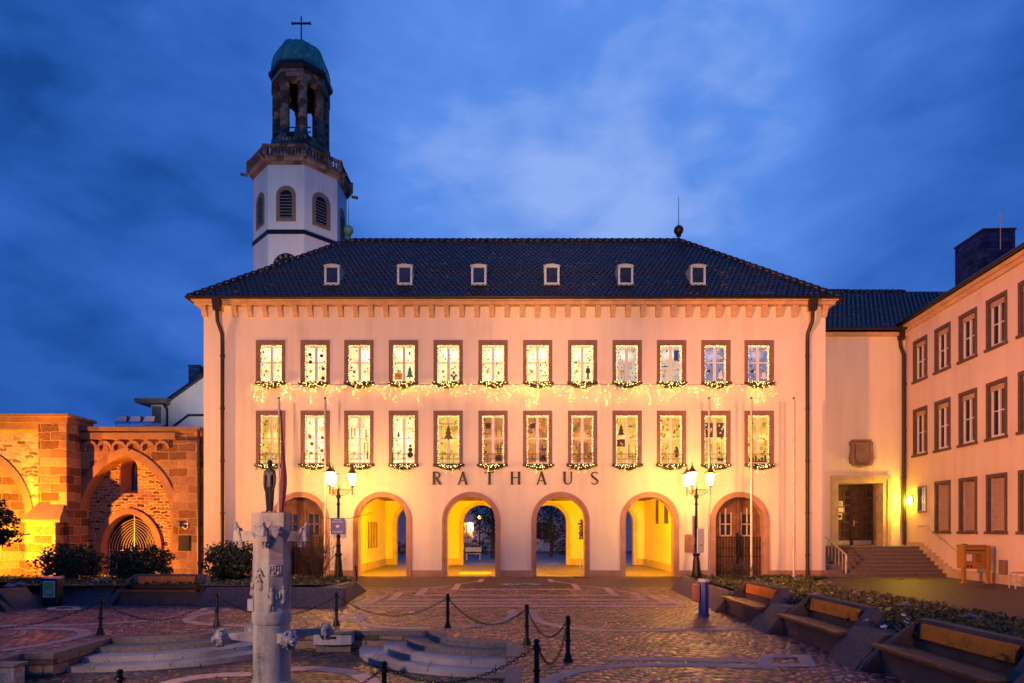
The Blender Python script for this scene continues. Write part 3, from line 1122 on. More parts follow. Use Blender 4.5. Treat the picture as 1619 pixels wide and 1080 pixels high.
# details seen in the hall
mb = MB()
mb.box(HL + .003, HL + .05, 4.6, 6.9, 1.2, 2.7)
mb.build('notice_board', M['pale_stone'], TH)
mb = MB()
for y in (4.65, 5.35, 6.05, 6.8):
    mb.box(HL + .052, HL + .08, y, y + .06, 1.2, 2.7)
mb.build('board_frame', M['dark_wood'], TH)
mb = MB()
mb.box(HL + .003, HL + .06, 1.0, 1.7, 2.9, 3.9)
mb.build('dark_hall_window', M['dark_wood'], TH)
for y, z0, z1, wd in ((5.8, 2.6, 3.95, .5), (3.6, 2.6, 3.95, .75)):
    mb = MB()
    mb.box(HR - .05, HR - .003, y, y + wd, z0, z1)
    mb.build('narrow_hall_window', M['dark_wood'], TH)
mb = MB()
mb.box(HR - .06, HR - .003, 1.5, 2.3, .02, 2.5)
mb.build('hall_door', M['pale_stone'], TH)
mb = MB()
for x in (AX[2] - 1.2, AX[3] + 1.35):
    mb.box(x - .09, x + .09, 9.42, 9.595, 1.1, 1.3)
mb.build('wall_box', M['pale_stone'], TH)
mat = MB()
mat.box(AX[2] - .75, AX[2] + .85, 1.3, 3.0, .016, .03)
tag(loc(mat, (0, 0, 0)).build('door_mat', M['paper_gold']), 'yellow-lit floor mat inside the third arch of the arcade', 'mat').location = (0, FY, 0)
# windows -------------------------------------------------------------------


def window_meshes(W, H, low):
    iw, zb, zt = W / 2 - .165, .17, H - .20
    fr = MB()
    fr.box(-W / 2, -iw, -.035, .26, .13, zt)
    fr.box(iw, W / 2, -.035, .26, .13, zt)
    fr.box(-W / 2, W / 2, -.04, .26, zt, H)
    fr.box(-W / 2 - .02, W / 2 + .02, -.075, .26, .0, .13)
    sa = MB()
    y0, y1 = .15, .20
    sa.box(-iw, -iw + .07, y0, y1, zb - .03, zt)
    sa.box(iw - .07, iw, y0, y1, zb - .03, zt)
    sa.box(-iw, iw, y0 + .002, y1, zt - .11, zt)
    sa.box(-iw, iw, y0 + .002, y1, .135, zb + .05)
    sa.box(-.065, .065, y0 - .01, y1, zb, zt - .03)
    zm = zb + (zt - zb) * .52
    sa.box(-iw, iw, y0 + .012, y1, zm - .028, zm + .028)
    pa = MB()
    pa.quad((-iw, .192, .13), (iw, .192, .13), (iw, .192, zt), (-iw, .192, zt))
    ra = None
    if low:
        ra = MB()
        for z in (.36, .62):
            ra.tube([(-iw - .02, -.02, z), (iw + .02, -.02, z)], .009, 5)
        for x in (-iw, -.26, .26, iw):
            ra.tube([(x, -.02, .14), (x, -.02, .62)], .008, 5)
        for x, r_ in ((-.4, .11), (0, .13), (.13, .12), (-.13, .12), (.4, .11)):
            ra.tube([(x + r_ * math.cos(2 * PI * i / 14), -.02, .49 + r_ * math.sin(2 * PI * i / 14)) for i in range(15)], .006, 4, False)
    return fr, sa, pa, ra, iw, zb, zt


def star(mb, cx, cz, r, y, n=5, rin=.42, d=.004):
    pts = []
    for i in range(2 * n):
        a = PI / 2 + PI * i / n
        q = r if i % 2 == 0 else r * rin
        pts.append((cx + q * math.cos(a), cz + q * math.sin(a)))
    mb.prism_xz(pts[::-1], y - d, y)


def disc(mb, cx, cz, r, y, n=10, d=.004):
    mb.prism_xz([(cx + r * math.cos(-2 * PI * i / n), cz + r * math.sin(-2 * PI * i / n)) for i in range(n)], y - d, y)


def tree_shape(mb, cx, cz, s, y):
    mb.prism_xz([(cx - .03 * s, cz), (cx - .03 * s, cz + .12 * s), (cx - .3 * s, cz + .12 * s), (cx - .12 * s, cz + .42 * s), (cx - .22 * s, cz + .42 * s),
                 (cx - .08 * s, cz + .68 * s), (cx - .15 * s, cz + .68 * s), (cx, cz + s), (cx + .15 * s, cz + .68 * s), (cx + .08 * s, cz + .68 * s), (cx + .22 * s, cz + .42 * s),
                 (cx + .12 * s, cz + .42 * s), (cx + .3 * s, cz + .12 * s), (cx + .03 * s, cz + .12 * s), (cx + .03 * s, cz)], y - .004, y)


PT = [['pane_bright'] * 8 + ['pane_pale', 'pane_pale', 'pane_blue', 'pane_blue'],
      ['pane_yellow', 'pane_bright', 'pane_bright', 'pane_bright', 'pane_yellow', 'pane_orange', 'pane_orange', 'pane_orange', 'pane_yellow', 'pane_yellow', 'pane_yellow', 'pane_yellow']]
proto = {}
YD = .143
for row in (0, 1):
    zs, H = WZ[row]
    fr, sa, pa, ra, iw, zb, zt = window_meshes(1.4, H, row == 1)
    zm = zb + (zt - zb) * .52
    for i, x in enumerate(WX):
        if (row, 'f') not in proto:
            f = fr.build('window', M['frame_stone'], TH)
            s_ = sa.build('sash', M['white_paint'], f)
            proto[row, 'f'] = f.data
            proto[row, 's'] = s_.data
            if ra:
                r_ = ra.build('railing', M['iron'], f)
                proto[row, 'r'] = r_.data
        else:
            f = bpy.data.objects.new('window', proto[row, 'f'])
            col.objects.link(f)
            f.parent = TH
            s_ = bpy.data.objects.new('sash', proto[row, 's'])
            col.objects.link(s_)
            s_.parent = f
            if ra:
                r_ = bpy.data.objects.new('railing', proto[row, 'r'])
                col.objects.link(r_)
                r_.parent = f
        f.location = (x, 0, zs)
        pm = MB()
        pm.v, pm.f, pm.mi = list(pa.v), list(pa.f), list(pa.mi)
        pm.build('pane', M[PT[row][i]], f)
        # paper decorations
        rg = random.Random(100 * row + i)
        A, Bm = MB(), MB()
        star(A, -.27, zb + .5, .12, YD)
        ca, cb = 'paper_gold', 'paper_dark'
        k = (row, i)
        if k in ((0, 3),):
            tree_shape(Bm, .28, zb + .14, .62, YD)
            A.box(-.48, -.08, YD - .004, YD, zb + .1, zb + .42)
            cb = 'paper_green'
            for q in ((.14, 1.2), (.3, 1.35), (.36, 1.15), (.2, 1.02)):
                star(A, q[0], zb + q[1], .08, YD, 4, .3)
        elif k in ((0, 4),):
            for q in ((.16, .3), (.36, .3), (.26, .44), (.26, .22)):
                disc(Bm, q[0], zb + q[1], .07, YD)
            Bm.box(.2, .32, YD - .004, YD, zb + .08, zb + .18)
            cb = 'paper_green'
            for q in range(9):
                disc(Bm, (-.42, -.12, .14, .42)[q % 4] + rg.uniform(-.06, .06), zm + .15 + rg.random() * .55, .035, YD, 6)
        elif k in ((0, 1), (1, 1)):
            for q in ((.28, 1.25), (.3, .62), (.3, .16), (-.25, .95), (-.3, 1.3)):
                disc(Bm, q[0] + rg.uniform(-.05, .05), zb + q[1], .085, YD, 14)
            if row:
                cb = 'paper_red'
        elif k in ((1, 8),):
            tree_shape(Bm, -.26, zm + .1, .6, YD)
            Bm.box(-.46, -.08, YD - .004, YD, zm - .38, zm - .04)
            Bm.box(.1, .46, YD - .004, YD, zb + .3, zb + .34)
            Bm.box(.1, .13, YD - .004, YD, zb + .3, zb + .9)
            Bm.box(.43, .46, YD - .004, YD, zb + .3, zb + .9)
        elif k in ((1, 4),):
            tree_shape(Bm, 0.0, zm - .1, .75, YD - .02)
            Bm.box(-.4, .45, YD - .004, YD, zt - .42, zt - .39)
            cb = 'dark_wood'
        elif k in ((1, 5), (1, 6)):
            Bm.box(-.36, -.12, YD - .004, YD, zt - .62, zt - .36)
            Bm.box(.12, .42, YD - .004, YD, zb + .12, zb + .4)
            for q in ((.2, .72), (.34, .72)):
                Bm.box(q[0], q[0] + .05, YD - .004, YD, zb + .5, zb + .9)
            Bm.box(.1, .46, YD - .004, YD, zb + .68, zb + .73)
            if i == 6:
                for q in range(8):
                    star(A, rg.choice((-1, 1)) * rg.uniform(.12, .44), zb + rg.uniform(.7, 2.0), .09, YD, 6, .4)
        elif k in ((1, 10),):
            Bm.box(-.46, -.09, YD - .004, YD, zm + .05, zm + .75)
            Bm.box(.09, .46, YD - .004, YD, zm + .05, zm + .75)
            Bm.box(.14, .42, YD - .004, YD, zb + .12, zb + .28)
            for q in range(9):
                disc(A, rg.choice((-1, 1)) * rg.uniform(.14, .42), zm + rg.uniform(.12, .68), .045, YD - .006, 7)
            ca = 'paper_white'
        elif k in ((1, 9),):
            for q in range(14):
                star(Bm, rg.choice((-1, 1)) * rg.uniform(.12, .45), zm + rg.uniform(-.1, .95), .07, YD, 6, .4)
            Bm.prism_xz([(.2, zb + .3), (.24, zb + .55), (.16, zb + .5), (.2, zb + .75), (.28, zb + .85), (.36, zb + .75), (.4, zb + .5), (.33, zb + .55), (.36, zb + .3)], YD - .004, YD)
        elif k in ((1, 11),):
            for q in ((.32, 1.9), (.2, 1.45), (.36, .95), (.18, .72), (.4, .7), (.22, .45)):
                a = [(q[0] + .06 * math.cos(2 * PI * t / 12), zb + q[1] + .06 * math.sin(2 * PI * t / 12)) for t in range(13)]
                Bm.ribbon_xz(a, .022, YD - .004, YD)
            Bm.box(-.45, .45, YD - .004, YD, zb + .06, zb + .14)
            for q in range(6):
                Bm.box(-.44 + q * .15, -.35 + q * .15, YD - .004, YD, zb + .14, zb + .2 + .1 * (q % 3))
        elif k in ((0, 10), (0, 11)):
            ca = 'paper_white'
            star(A, -.27, zb + .5, .14, YD)
            for q in range(5):
                star(A, rg.choice((-1, 1)) * rg.uniform(.15, .42), zm + rg.uniform(.15, .7), .08, YD, 6, .5)
            tree_shape(A, .28, zb + .1, .5, YD)
            Bm.box(.1, .46, YD - .004, YD, zb + .05, zb + .09)
        elif k == (0, 9):
            Bm.box(.16, .38, YD - .004, YD, zm + .1, zm + .6)
            Bm.box(-.46, -.1, YD - .004, YD, zb + .7, zb + .74)
            cb = 'poster_blue'
        elif k == (0, 7):
            Bm.ball((.28, YD - .01, zb + .72), .05, 8, 5)
            Bm.prism_xz([(.2, zb + .1), (.24, zb + .4), (.16, zb + .42), (.2, zb + .66), (.36, zb + .66), (.4, zb + .42), (.32, zb + .4), (.36, zb + .1), (.29, zb + .1), (.28, zb + .38), (.27, zb + .1)], YD - .004, YD)
            for q in range(8):
                disc(Bm, rg.choice((-1, 1)) * rg.uniform(.14, .42), zm + rg.uniform(-.05, .45), .028, YD, 6)
        elif k in ((1, 3),):
            Bm.ball((.3, YD - .01, zb + .85), .07, 8, 5)
            Bm.ball((.3, YD - .01, zb + .66), .11, 8, 5)
            Bm.ball((.3, YD - .01, zb + .42), .14, 8, 5)
            tree_shape(Bm, -.26, zm + .05, .3, YD)
        elif k in ((1, 2),):
            for q in ((-.42, .05, .5), (-.28, .05, .42), (.26, .05, .4), (.2, -.7, .5), (.36, -.75, .6)):
                A.box(q[0], q[0] + .07, YD - .004, YD, zm + q[1], zm + q[1] + q[2])
            ca = 'paper_red' if False else 'paper_gold'
            Bm.box(.34, .40, YD - .004, YD, zb + .2, zb + .6)
            cb = 'paper_red'
        else:
            for q in range(15):
                disc(Bm, rg.choice((-1, 1)) * rg.uniform(.13, .44), zb + rg.uniform(.15, (zt - zb) - .2), rg.uniform(.018, .034), YD, 6)
        for q in range(13 if row == 0 else 14):
            sx_ = rg.choice((-1, 1))
            px_, pz_ = sx_ * rg.uniform(.13, .46), zb + rg.uniform(.2, (zt - zb) - .15)
            if rg.random() < .5:
                star(A if rg.random() < .5 else Bm, px_, pz_, rg.uniform(.045, .085), YD - .006, rg.choice((5, 6)), .42)
            else:
                disc(Bm if rg.random() < .6 else A, px_, pz_, rg.uniform(.026, .05), YD - .006, 7)
        A.build_islands('paper_star', M[ca], f)
        if Bm.v:
            Bm.build_islands('paper_figure', M[cb], f)

# cornice, corbels, gutter ----------------------------------------------------
mb = MB()
mb.box(XL - .32, XR + .32, -.32, .06, 12.94, 13.10)
mb.box(XL - .42, XR + .42, -.42, .06, 13.102, 13.20)
mb.box(XL - .32, XL + .03, .062, DP, 12.94, 13.10)
mb.box(XR - .03, XR + .32, .062, DP, 12.94, 13.10)
mb.build('cornice', M['cornice'], TH, bevel=.02)
mb = MB()
prof = [(0.03, 12.935), (-.27, 12.935), (-.27, 12.80), (-.20, 12.62), (-.10, 12.42), (0.03, 12.42)]
mb.prism(prof, 0, lambda p, t: (-.12 + .24 * t, p[0], p[1]))
cme = None
nco = 42
for i in range(nco):
    x = XL + .1 + (XR - XL - .2) * i / (nco - 1)
    if abs(x + 13.92) < .3 or abs(x - 14.2) < .3:
        continue
    if cme is None:
        c = mb.build('corbel', M['cornice'], TH, bevel=.012)
        cme = c
    else:
        c = cme.copy()
        col.objects.link(c)
    c.location = (x, 0, 0)
ZE, ZR, YR = 13.22, 18.5, 5.0
EX0, EX1 = XL - .5, XR + .48
RX0, RX1 = -9.22, 9.4
mb = MB()
mb.tube([(EX0 - .02, -.56, 13.19), (EX1 + .02, -.56, 13.19)], .075, 8)
mb.tube([(EX0 - .05, -.56, 13.19), (EX0 - .05, DP + .5, 13.19)], .075, 8)
mb.tube([(EX1 + .05, -.56, 13.19), (EX1 + .05, DP + .5, 13.19)], .075, 8)
mb.build('gutter', M['brown_metal'], TH, smooth=True)


# roof: courses of tiles ------------------------------------------------------
def tiled(mb, a, b, c, d, course=.29, tile=.26, lift=.035, wave=.02, sub=4):
    """plane a-b (eave, left to right) and d-c (ridge); rows of overlapping, gently waved tiles"""
    a, b, c, d = (Vector(v) for v in (a, b, c, d))
    n = (b - a).cross(d - a).normalized()
    e = (b - a).normalized()
    up = n.cross(e)
    L = (d - a).dot(up)
    rows = max(2, int(L / course))
    xl = lambda t: a + (d - a) * t
    xr = lambda t: b + (c - b) * t
    for r in range(rows):
        t0, t1 = r / rows, (r + 1) / rows
        p0, q0, p1, q1 = xl(t0), xr(t0), xl(t1), xr(t1)
        u0, u1 = (p0 - a).dot(e), (q0 - a).dot(e)
        v0, v1 = (p1 - a).dot(e), (q1 - a).dot(e)
        lo, hi = max(u0, v0) if u0 < v0 else u0, max(u1, v1)
        lo = min(u0, v0)
        step = tile / sub
        k0, k1 = int(math.floor(lo / step)), int(math.ceil(hi / step))
        off = (r % 2) * tile * .5
        base = a + up * (L * t0)
        base2 = a + up * (L * t1)
        lowr, upr = [], []
        for k in range(k0, k1 + 1):
            u = k * step
            h = lift + wave * math.sin(2 * PI * (u + off) / tile) + .006 * mnoise.noise(Vector((u * 3, r * 2.1, 1)))
            uu = min(max(u, u0), u1)
            vv = min(max(u, v0), v1)
            lowr.append(base + e * uu + n * h)
            upr.append(base2 + e * vv + n * (h - lift + .004))
        m = len(lowr)
        vs = lowr + upr + [p - n * (lift + .01) for p in lowr]
        fs = [(i, i + 1, m + i + 1, m + i) for i in range(m - 1)] + [(2 * m + i, 2 * m + i + 1, i + 1, i) for i in range(m - 1)]
        mb.add(vs, fs)


def ridge_caps(mb, p, q, r=.12, ln=.38):
    p, q = Vector(p), Vector(q)
    L = (q - p).length
    n = max(1, int(L / ln))
    d = (q - p).normalized()
    for i in range(n):
        a = p + d * (L * i / n)
        b = p + d * (L * (i + 1) / n + .05)
        mb.tube([a + Vector((0, 0, .02)), b + Vector((0, 0, -.01))], [r * 1.12, r * .92], 8)


EL, ER = (EX0, -.5, ZE), (EX1, -.5, ZE)
BL, BR = (EX0, DP + .5, ZE), (EX1, DP + .5, ZE)
RL, RR = (RX0, YR, ZR), (RX1, YR, ZR)
mb = MB()
tiled(mb, EL, ER, RR, RL)
tiled(mb, BL, EL, RL, RL, sub=2)
tiled(mb, ER, BR, RR, RR, sub=2)
mb.quad(BR, BL, RL, RR)
mb.quad(EL, BL, BR, ER)
roof = mb.build('roof', M['tile'], TH)
mb = MB()
for p, q in ((EL, RL), (ER, RR), (RL, RR)):
    ridge_caps(mb, p, q)
mb.build('ridge_cap', M['tile'], roof, smooth=True)

# dormers
dz0, dz1, dyf = 14.22, 15.15, .56
dm = None
for p in (525, 640, 757, 872.5, 989, 1103.5):
    x = (p - CX) * 29.56 / F
    if dm is None:
        mb = MB()
        hw = .37
        # cheeks and curved roof run back into the tiles
        back = lambda z: (z - 13.2) / .964 - .5
        for sx in (-1, 1):
            xa = sx * hw
            mb.add([(xa, dyf, dz0 - .05), (xa, back(dz0) + .1, dz0 - .05), (xa, back(dz1) + .1, dz1), (xa, dyf, dz1)], [(0, 1, 2, 3)])
        tops = [(-hw - .04 + (2 * hw + .08) * i / 6, dz1 + .07 * math.sin(PI * i / 6)) for i in range(7)]
        for (xa, za), (xb, zb2) in zip(tops[:-1], tops[1:]):
            mb.add([(xa, dyf - .06, za), (xb, dyf - .06, zb2), (xb, back(zb2) + .15, zb2), (xa, back(za) + .15, za)], [(0, 1, 2, 3)])
            mb.add([(xa, dyf - .06, za - .04), (xb, dyf - .06, zb2 - .04), (xb, dyf - .06, zb2), (xa, dyf - .06, za)], [(0, 1, 2, 3)])
        mb.add([(-hw - .06, dyf - .22, dz0 - .12), (hw + .06, dyf - .22, dz0 - .12), (hw + .04, dyf + .02, dz0 + .02), (-hw - .04, dyf + .02, dz0 + .02)], [(0, 1, 2, 3)])
        d = mb.build('dormer', M['zinc'], TH)
        mb = MB()
        mb.box(-hw, -hw + .1, dyf - .03, dyf + .05, dz0, dz1)
        mb.box(hw - .1, hw, dyf - .03, dyf + .05, dz0, dz1)
        mb.box(-hw + .1, hw - .1, dyf - .028, dyf + .05, dz1 - .1, dz1 + .04)
        mb.box(-hw + .1, hw - .1, dyf - .028, dyf + .05, dz0, dz0 + .09)
        mb.build('window_frame', M['zinc'], d)
        mb = MB()
        mb.quad((-hw + .09, dyf + .02, dz0 + .05), (hw - .09, dyf + .02, dz0 + .05), (hw - .09, dyf + .02, dz1 - .05), (-hw + .09, dyf + .02, dz1 - .05))
        mb.build('pane', M['glass_dark'], d)
        dm = d
        d.location = (x, 0, 0)
    else:
        d = copy_tree(dm, TH)
        d.location = (x, 0, 0)
for k, x in enumerate((-9.18, 9.36)):
    mb = MB()
    mb.lathe([(.14, 18.45), (.12, 18.6), (.05, 18.66), (.05, 18.72), (.16, 18.76), (.06, 18.82), (.15, 18.85), (.24, 18.95), (.27, 19.07), (.24, 19.2), (.15, 19.3), (.04, 19.34), (.022, 19.4), (.012, 20.95), (0, 20.97)], (x, YR, 0), 14)
    mb.build('roof_finial', M['copper'] if k == 0 else M['brown_metal'], TH, smooth='auto')
for x, xp in ((-13.92, -13.82), (14.2, 14.1)):
    mb = MB()
    mb.add([(x - .2, -.62, 13.25), (x + .2, -.62, 13.25), (x + .2, -.3, 13.25), (x - .2, -.3, 13.25), (x - .15, -.56, 12.6), (x + .15, -.56, 12.6), (x + .15, -.32, 12.6), (x - .15, -.32, 12.6)],
           [(0, 1, 2, 3), (7, 6, 5, 4), (0, 4, 5, 1), (1, 5, 6, 2), (2, 6, 7, 3), (3, 7, 4, 0)])
    mb.tube([(x, -.44, 12.62), (x, -.42, 12.3), (x, -.38, 12.1), (xp, -.16, 11.6), (xp, -.12, 11.2), (xp, -.12, 0.05)], .085, 10)
    for z in (10.5, 8, 5.5, 3, 1):
        mb.tube([(xp, -.12, z), (xp, -.12, z + .08)], .105, 10)
    mb.build('downpipe', M['brown_metal'], TH, smooth='auto')

# lettering -------------------------------------------------------------------
LT = empty('wall_lettering', (0, FY, 4.41), 0, 'dark bronze letters reading RATHAUS above the middle arches', 'lettering')
h = .62


def letter(ch, cx):
    mb = MB()
    y0, y1 = -.07, -.012
    tk, tn = .115, .062
    if ch == 'R':
        mb.box(-.17, -.17 + tk, y0, y1, 0, h)
        mb.ribbon_xz([(-.17, h - .025), (.02, h - .025), (.12, h - .07), (.155, h - .16), (.12, h - .25), (.02, h - .3), (-.12, h - .3)], [tn, tn, .07, .09, .07, tn, tn], y0 + .001, y1 - .001)
        mb.ribbon_xz([(-.01, h - .3), (.2, 0)], tk, y0, y1)
        mb.box(-.22, -.03, y0 + .002, y1, 0, .028)
    elif ch == 'A':
        mb.ribbon_xz([(-.2, 0), (.01, h)], tn, y0 + .001, y1)
        mb.ribbon_xz([(.19, 0), (-.01, h)], tk, y0, y1)
        mb.box(-.12, .12, y0 + .003, y1 - .002, .17, .21)
        mb.box(-.25, -.15, y0 + .002, y1, 0, .028)
        mb.box(.12, .26, y0 + .002, y1 - .003, 0, .028)
    elif ch == 'T':
        mb.box(-tk / 2, tk / 2, y0, y1, 0, h)
        mb.box(-.235, .235, y0 + .001, y1 - .001, h - .05, h)
        mb.box(-.235, -.205, y0, y1, h - .12, h - .048)
        mb.box(.205, .235, y0, y1, h - .12, h - .048)
        mb.box(-.09, .09, y0 + .002, y1 - .002, 0, .028)
    elif ch == 'H':
        for s in (-1, 1):
            mb.box(s * .17 - tk / 2, s * .17 + tk / 2, y0, y1, 0, h)
            mb.box(s * .17 - .085, s * .17 + .085, y0 + .002, y1 - .002, 0, .028)
            mb.box(s * .17 - .085, s * .17 + .085, y0 + .002, y1 - .002, h - .028, h)
        mb.box(-.14, .14, y0 + .003, y1 - .003, h * .5, h * .5 + .045)
    elif ch == 'U':
        mb.ribbon_xz([(-.17, h), (-.17, .2), (-.13, .08), (-.05, .025), (.04, .025), (.12, .08), (.16, .2), (.16, h)], [tk, tk, .09, .06, .05, .05, tn, tn], y0, y1)
        mb.box(-.25, -.08, y0 + .002, y1 - .002, h - .028, h)
        mb.box(.09, .23, y0 + .002, y1 - .002, h - .028, h)
    elif ch == 'S':
        pts = [(.15, h - .1), (.1, h - .035), (0, h - .02), (-.11, h - .06), (-.15, h - .15), (-.1, h - .24), (0, h * .5), (.11, h * .5 - .09), (.16, .15), (.11, .06), (0, .02), (-.1, .04), (-.16, .11)]
        mb.ribbon_xz(pts, [.035, .045, .05, .06, .085, .095, .1, .095, .085, .06, .05, .045, .035], y0, y1)
    o = mb.build('letter', M['letter'], LT)
    o.location = (cx, 0, 0)


for ch, px in zip('RATHAUS', (690, 731.6, 774, 815, 856, 898, 940)):
    letter(ch, (px - CX) / 33.0)
mb = MB()
mb.box(-.27, .27, -.05, -.005, 0, .85)
tag(mb.build('wall_plaque', M['red_stone'], bevel=.01), 'square reddish plaque on the wall behind the right street lantern', 'plaque').location = ((1091 - CX) / 33, FY, 1.18)

# ================================================================== CHURCH TOWER
TW = empty('church_tower', (-18.1, 52, 0), 0, 'white octagonal church tower with open stone belfry, green dome and cross', 'church tower')
A0 = R(22.5)
cr_ = lambda w_: w_ / 2 / math.cos(A0)
WT = 7.0
AP = WT / 2


def facet(mb, k, pts, y0, y1):
    """prism on facet k (0 = facing the square) from outline (x,z); y0..y1 measured outwards from the wall"""
    a = R(-90 + 45 * k)
    nx, ny = math.cos(a), math.sin(a)
    tx, ty = -ny, nx
    mb.prism(pts, 0, lambda p, t: (nx * (AP + y1 + (y0 - y1) * t) + tx * p[0], ny * (AP + y1 + (y0 - y1) * t) + ty * p[0], p[1]))


mb = MB()
mb.lathe([(cr_(WT), 0), (cr_(WT), 31.55)], n=8, a0=A0)
mb.build('shaft', M['plaster_white'], TW)
mb = MB()
mb.lathe([(cr_(WT) + .02, 25.95), (cr_(WT) + .1, 25.97), (cr_(WT) + .1, 26.25), (cr_(WT) + .02, 26.27)], n=8, a0=A0)
mb.build('string_course', M['iron'], TW)
mb = MB()
mb.lathe([(cr_(WT) + .02, 31.5), (cr_(7.3), 31.55), (cr_(7.75), 31.85), (cr_(7.75), 32.02), (0, 32.03)], n=8, a0=A0)
for k in range(8):
    a = R(22.5 + 45 * k)
    r0 = cr_(7.75)
    d = Vector((math.cos(a), math.sin(a), 0))
    mb.obox(d * (r0 + .3) + Vector((0, 0, 31.75)), d, d.cross(Vector((0, 0, 1))), (0, 0, 1), .28, .09, .09)
mb.build('cornice', M['tower_stone'], TW)
mb = MB()
for k in range(8):
    a1, a2 = R(22.5 + 45 * k), R(67.5 + 45 * k)
    r0 = cr_(7.5)
    p, q = Vector((math.cos(a1) * r0, math.sin(a1) * r0, 0)), Vector((math.cos(a2) * r0, math.sin(a2) * r0, 0))
    d = (q - p).normalized()
    nn = Vector((d.y, -d.x, 0))
    mid = (p + q) / 2
    L = (q - p).length
    mb.obox(mid + Vector((0, 0, 32.86)), d, nn, (0, 0, 1), L / 2, .13, .09)
    mb.obox(mid + Vector((0, 0, 32.1)), d, nn, (0, 0, 1), L / 2, .11, .07)
    mb.obox(p + Vector((0, 0, 32.47)), d, nn, (0, 0, 1), .22, .2, .46)
    m = 9
    for i in range(m):
        c = p + d * (.45 + (L - .9) * i / (m - 1))
        mb.lathe([(.06, 32.17), (.095, 32.3), (.06, 32.5), (.085, 32.62), (.06, 32.77)], (c.x, c.y, 0), 6)
mb.build('balustrade', M['tower_stone'], TW)
# arched louvre windows
for k in (-2, -1, 0, 1, 2):
    mb = MB()
    fo = round_arch(0, .78, 29.0, 12, 26.95)
    fi = round_arch(0, .48, 29.0, 12, 27.2)
    a = R(-90 + 45 * k)
    nx, ny = math.cos(a), math.sin(a)
    tx, ty = -ny, nx
    pt = lambda p, y: (nx * (AP + y) + tx * p[0], ny * (AP + y) + ty * p[0], p[1])
    n = len(fo)
    vs = [pt(p, .06) for p in fi] + [pt(p, .06) for p in fo] + [pt(p, -.3) for p in fi] + [pt(p, 0.0) for p in fo]
    fs = []
    for i in range(n - 1):
        fs += [(i, i + 1, n + i + 1, n + i), (i, 2 * n + i, 2 * n + i + 1, i + 1), (n + i, n + i + 1, 3 * n + i + 1, 3 * n + i)]
    fs += [(0, n, 2 * n - 1, n - 1)]
    mb.add(vs, fs)
    wn_ = mb.build('arched_window', M['old_stone'], TW)
    mb = MB()
    facet(mb, k, fi, .0, .012)
    mb.build('dark_opening', M['iron'], wn_)
    mb = MB()
    for i in range(8):
        z = 27.3 + i * .25
        hw = .44 if z < 29 else math.sqrt(max(.01, .48 ** 2 - (z - 29) ** 2)) - .03
        c = Vector((nx * (AP + .03), ny * (AP + .03), z))
        mb.obox(c, (tx, ty, 0), Vector((nx, ny, -.8)), Vector((nx * .8, ny * .8, 1)), hw, .06, .012)
    mb.build('louvre', M['lead'], wn_)
# clock on the facet facing the square
mb = MB()
cz = 23.35
facet(mb, 0, [(1.05 * math.cos(2 * PI * i / 32), cz + 1.05 * math.sin(2 * PI * i / 32)) for i in range(32)], .0, .05)
ck = mb.build('clock_face', M['iron'], TW)
mb = MB()
for i in range(12):
    a = 2 * PI * i / 12
    for off in ((-.07, 0, .07) if i in (0, 3, 9, 11) else (-.05, .05)):
        ca, sa = math.cos(a), math.sin(a)
        q = []
        for u, v in ((off - .018, .7), (off + .018, .7), (off + .018, .96), (off - .018, .96)):
            q.append((u * ca + v * sa, cz + v * ca - u * sa))
        facet(mb, 0, q, .052, .07)
mb.build('numeral', M['gold'], ck)
mb = MB()
facet(mb, 0, [(-.03, cz - .1), (.03, cz - .1), (.02, cz + .5), (-.02, cz + .5)], .075, .09)
facet(mb, 0, [(-.1, cz - .03), (.78, cz - .25), (.78, cz - .22), (-.1, cz + .03)], .092, .1)
mb.build('hand', M['gold'], ck)
# open belfry
WB = 4.25
mb = MB()
mb.lathe([(cr_(4.75), 32.0), (cr_(4.75), 33.2), (cr_(4.5), 33.5), (cr_(4.5), 34.9), (cr_(2.9), 34.9)], n=8, a0=A0)
mb.build('belfry_base', M['tower_stone'], TW)
for k in range(8):
    a = R(22.5 + 45 * k)
    r0 = cr_(WB) - .36
    mb = MB()
    mb.lathe([(.46, 34.85), (.46, 35.2), (.38, 35.3), (.38, 38.9), (.45, 39.0), (.45, 39.5)], (r0 * math.cos(a), r0 * math.sin(a), 0), 8, a)
    mb.build('pillar', M['tower_stone'], TW)
mb = MB()
m8 = 8
for zz0, zz1, ro, ri in ((39.5, 40.25, cr_(4.4), cr_(3.0)),):
    vs, fs = [], []
    for r_, z in ((ri, zz0), (ro, zz0), (ro, zz1), (ri, zz1)):
        vs += [(r_ * math.cos(A0 + PI / 4 * i), r_ * math.sin(A0 + PI / 4 * i), z) for i in range(8)]
    for j in range(4):
        for i in range(8):
            fs.append((j * 8 + i, j * 8 + (i + 1) % 8, ((j + 1) % 4) * 8 + (i + 1) % 8, ((j + 1) % 4) * 8 + i))
    mb.add(vs, fs)
for k in range(8):   # shallow segmental heads between the pillars
    a1 = R(22.5 + 45 * k)
    a2 = a1 + PI / 4
    r0 = cr_(4.25)
    p, q = Vector((math.cos(a1) * r0, math.sin(a1) * r0, 0)), Vector((math.cos(a2) * r0, math.sin(a2) * r0, 0))
    d = (q - p).normalized()
    nn = Vector((d.y, -d.x, 0))
    L = (q - p).length
    for s in (0, 1):
        b = p if s == 0 else q
        dd = d if s == 0 else -d
        mb.prism([(0.3, 39.2), (.75, 39.505), (.3, 39.505)], 0, lambda u, t: tuple(b + dd * u[0] + nn * (-.3 * t) + Vector((0, 0, u[1]))))
mb.build('architrave', M['tower_stone'], TW)
mb = MB()
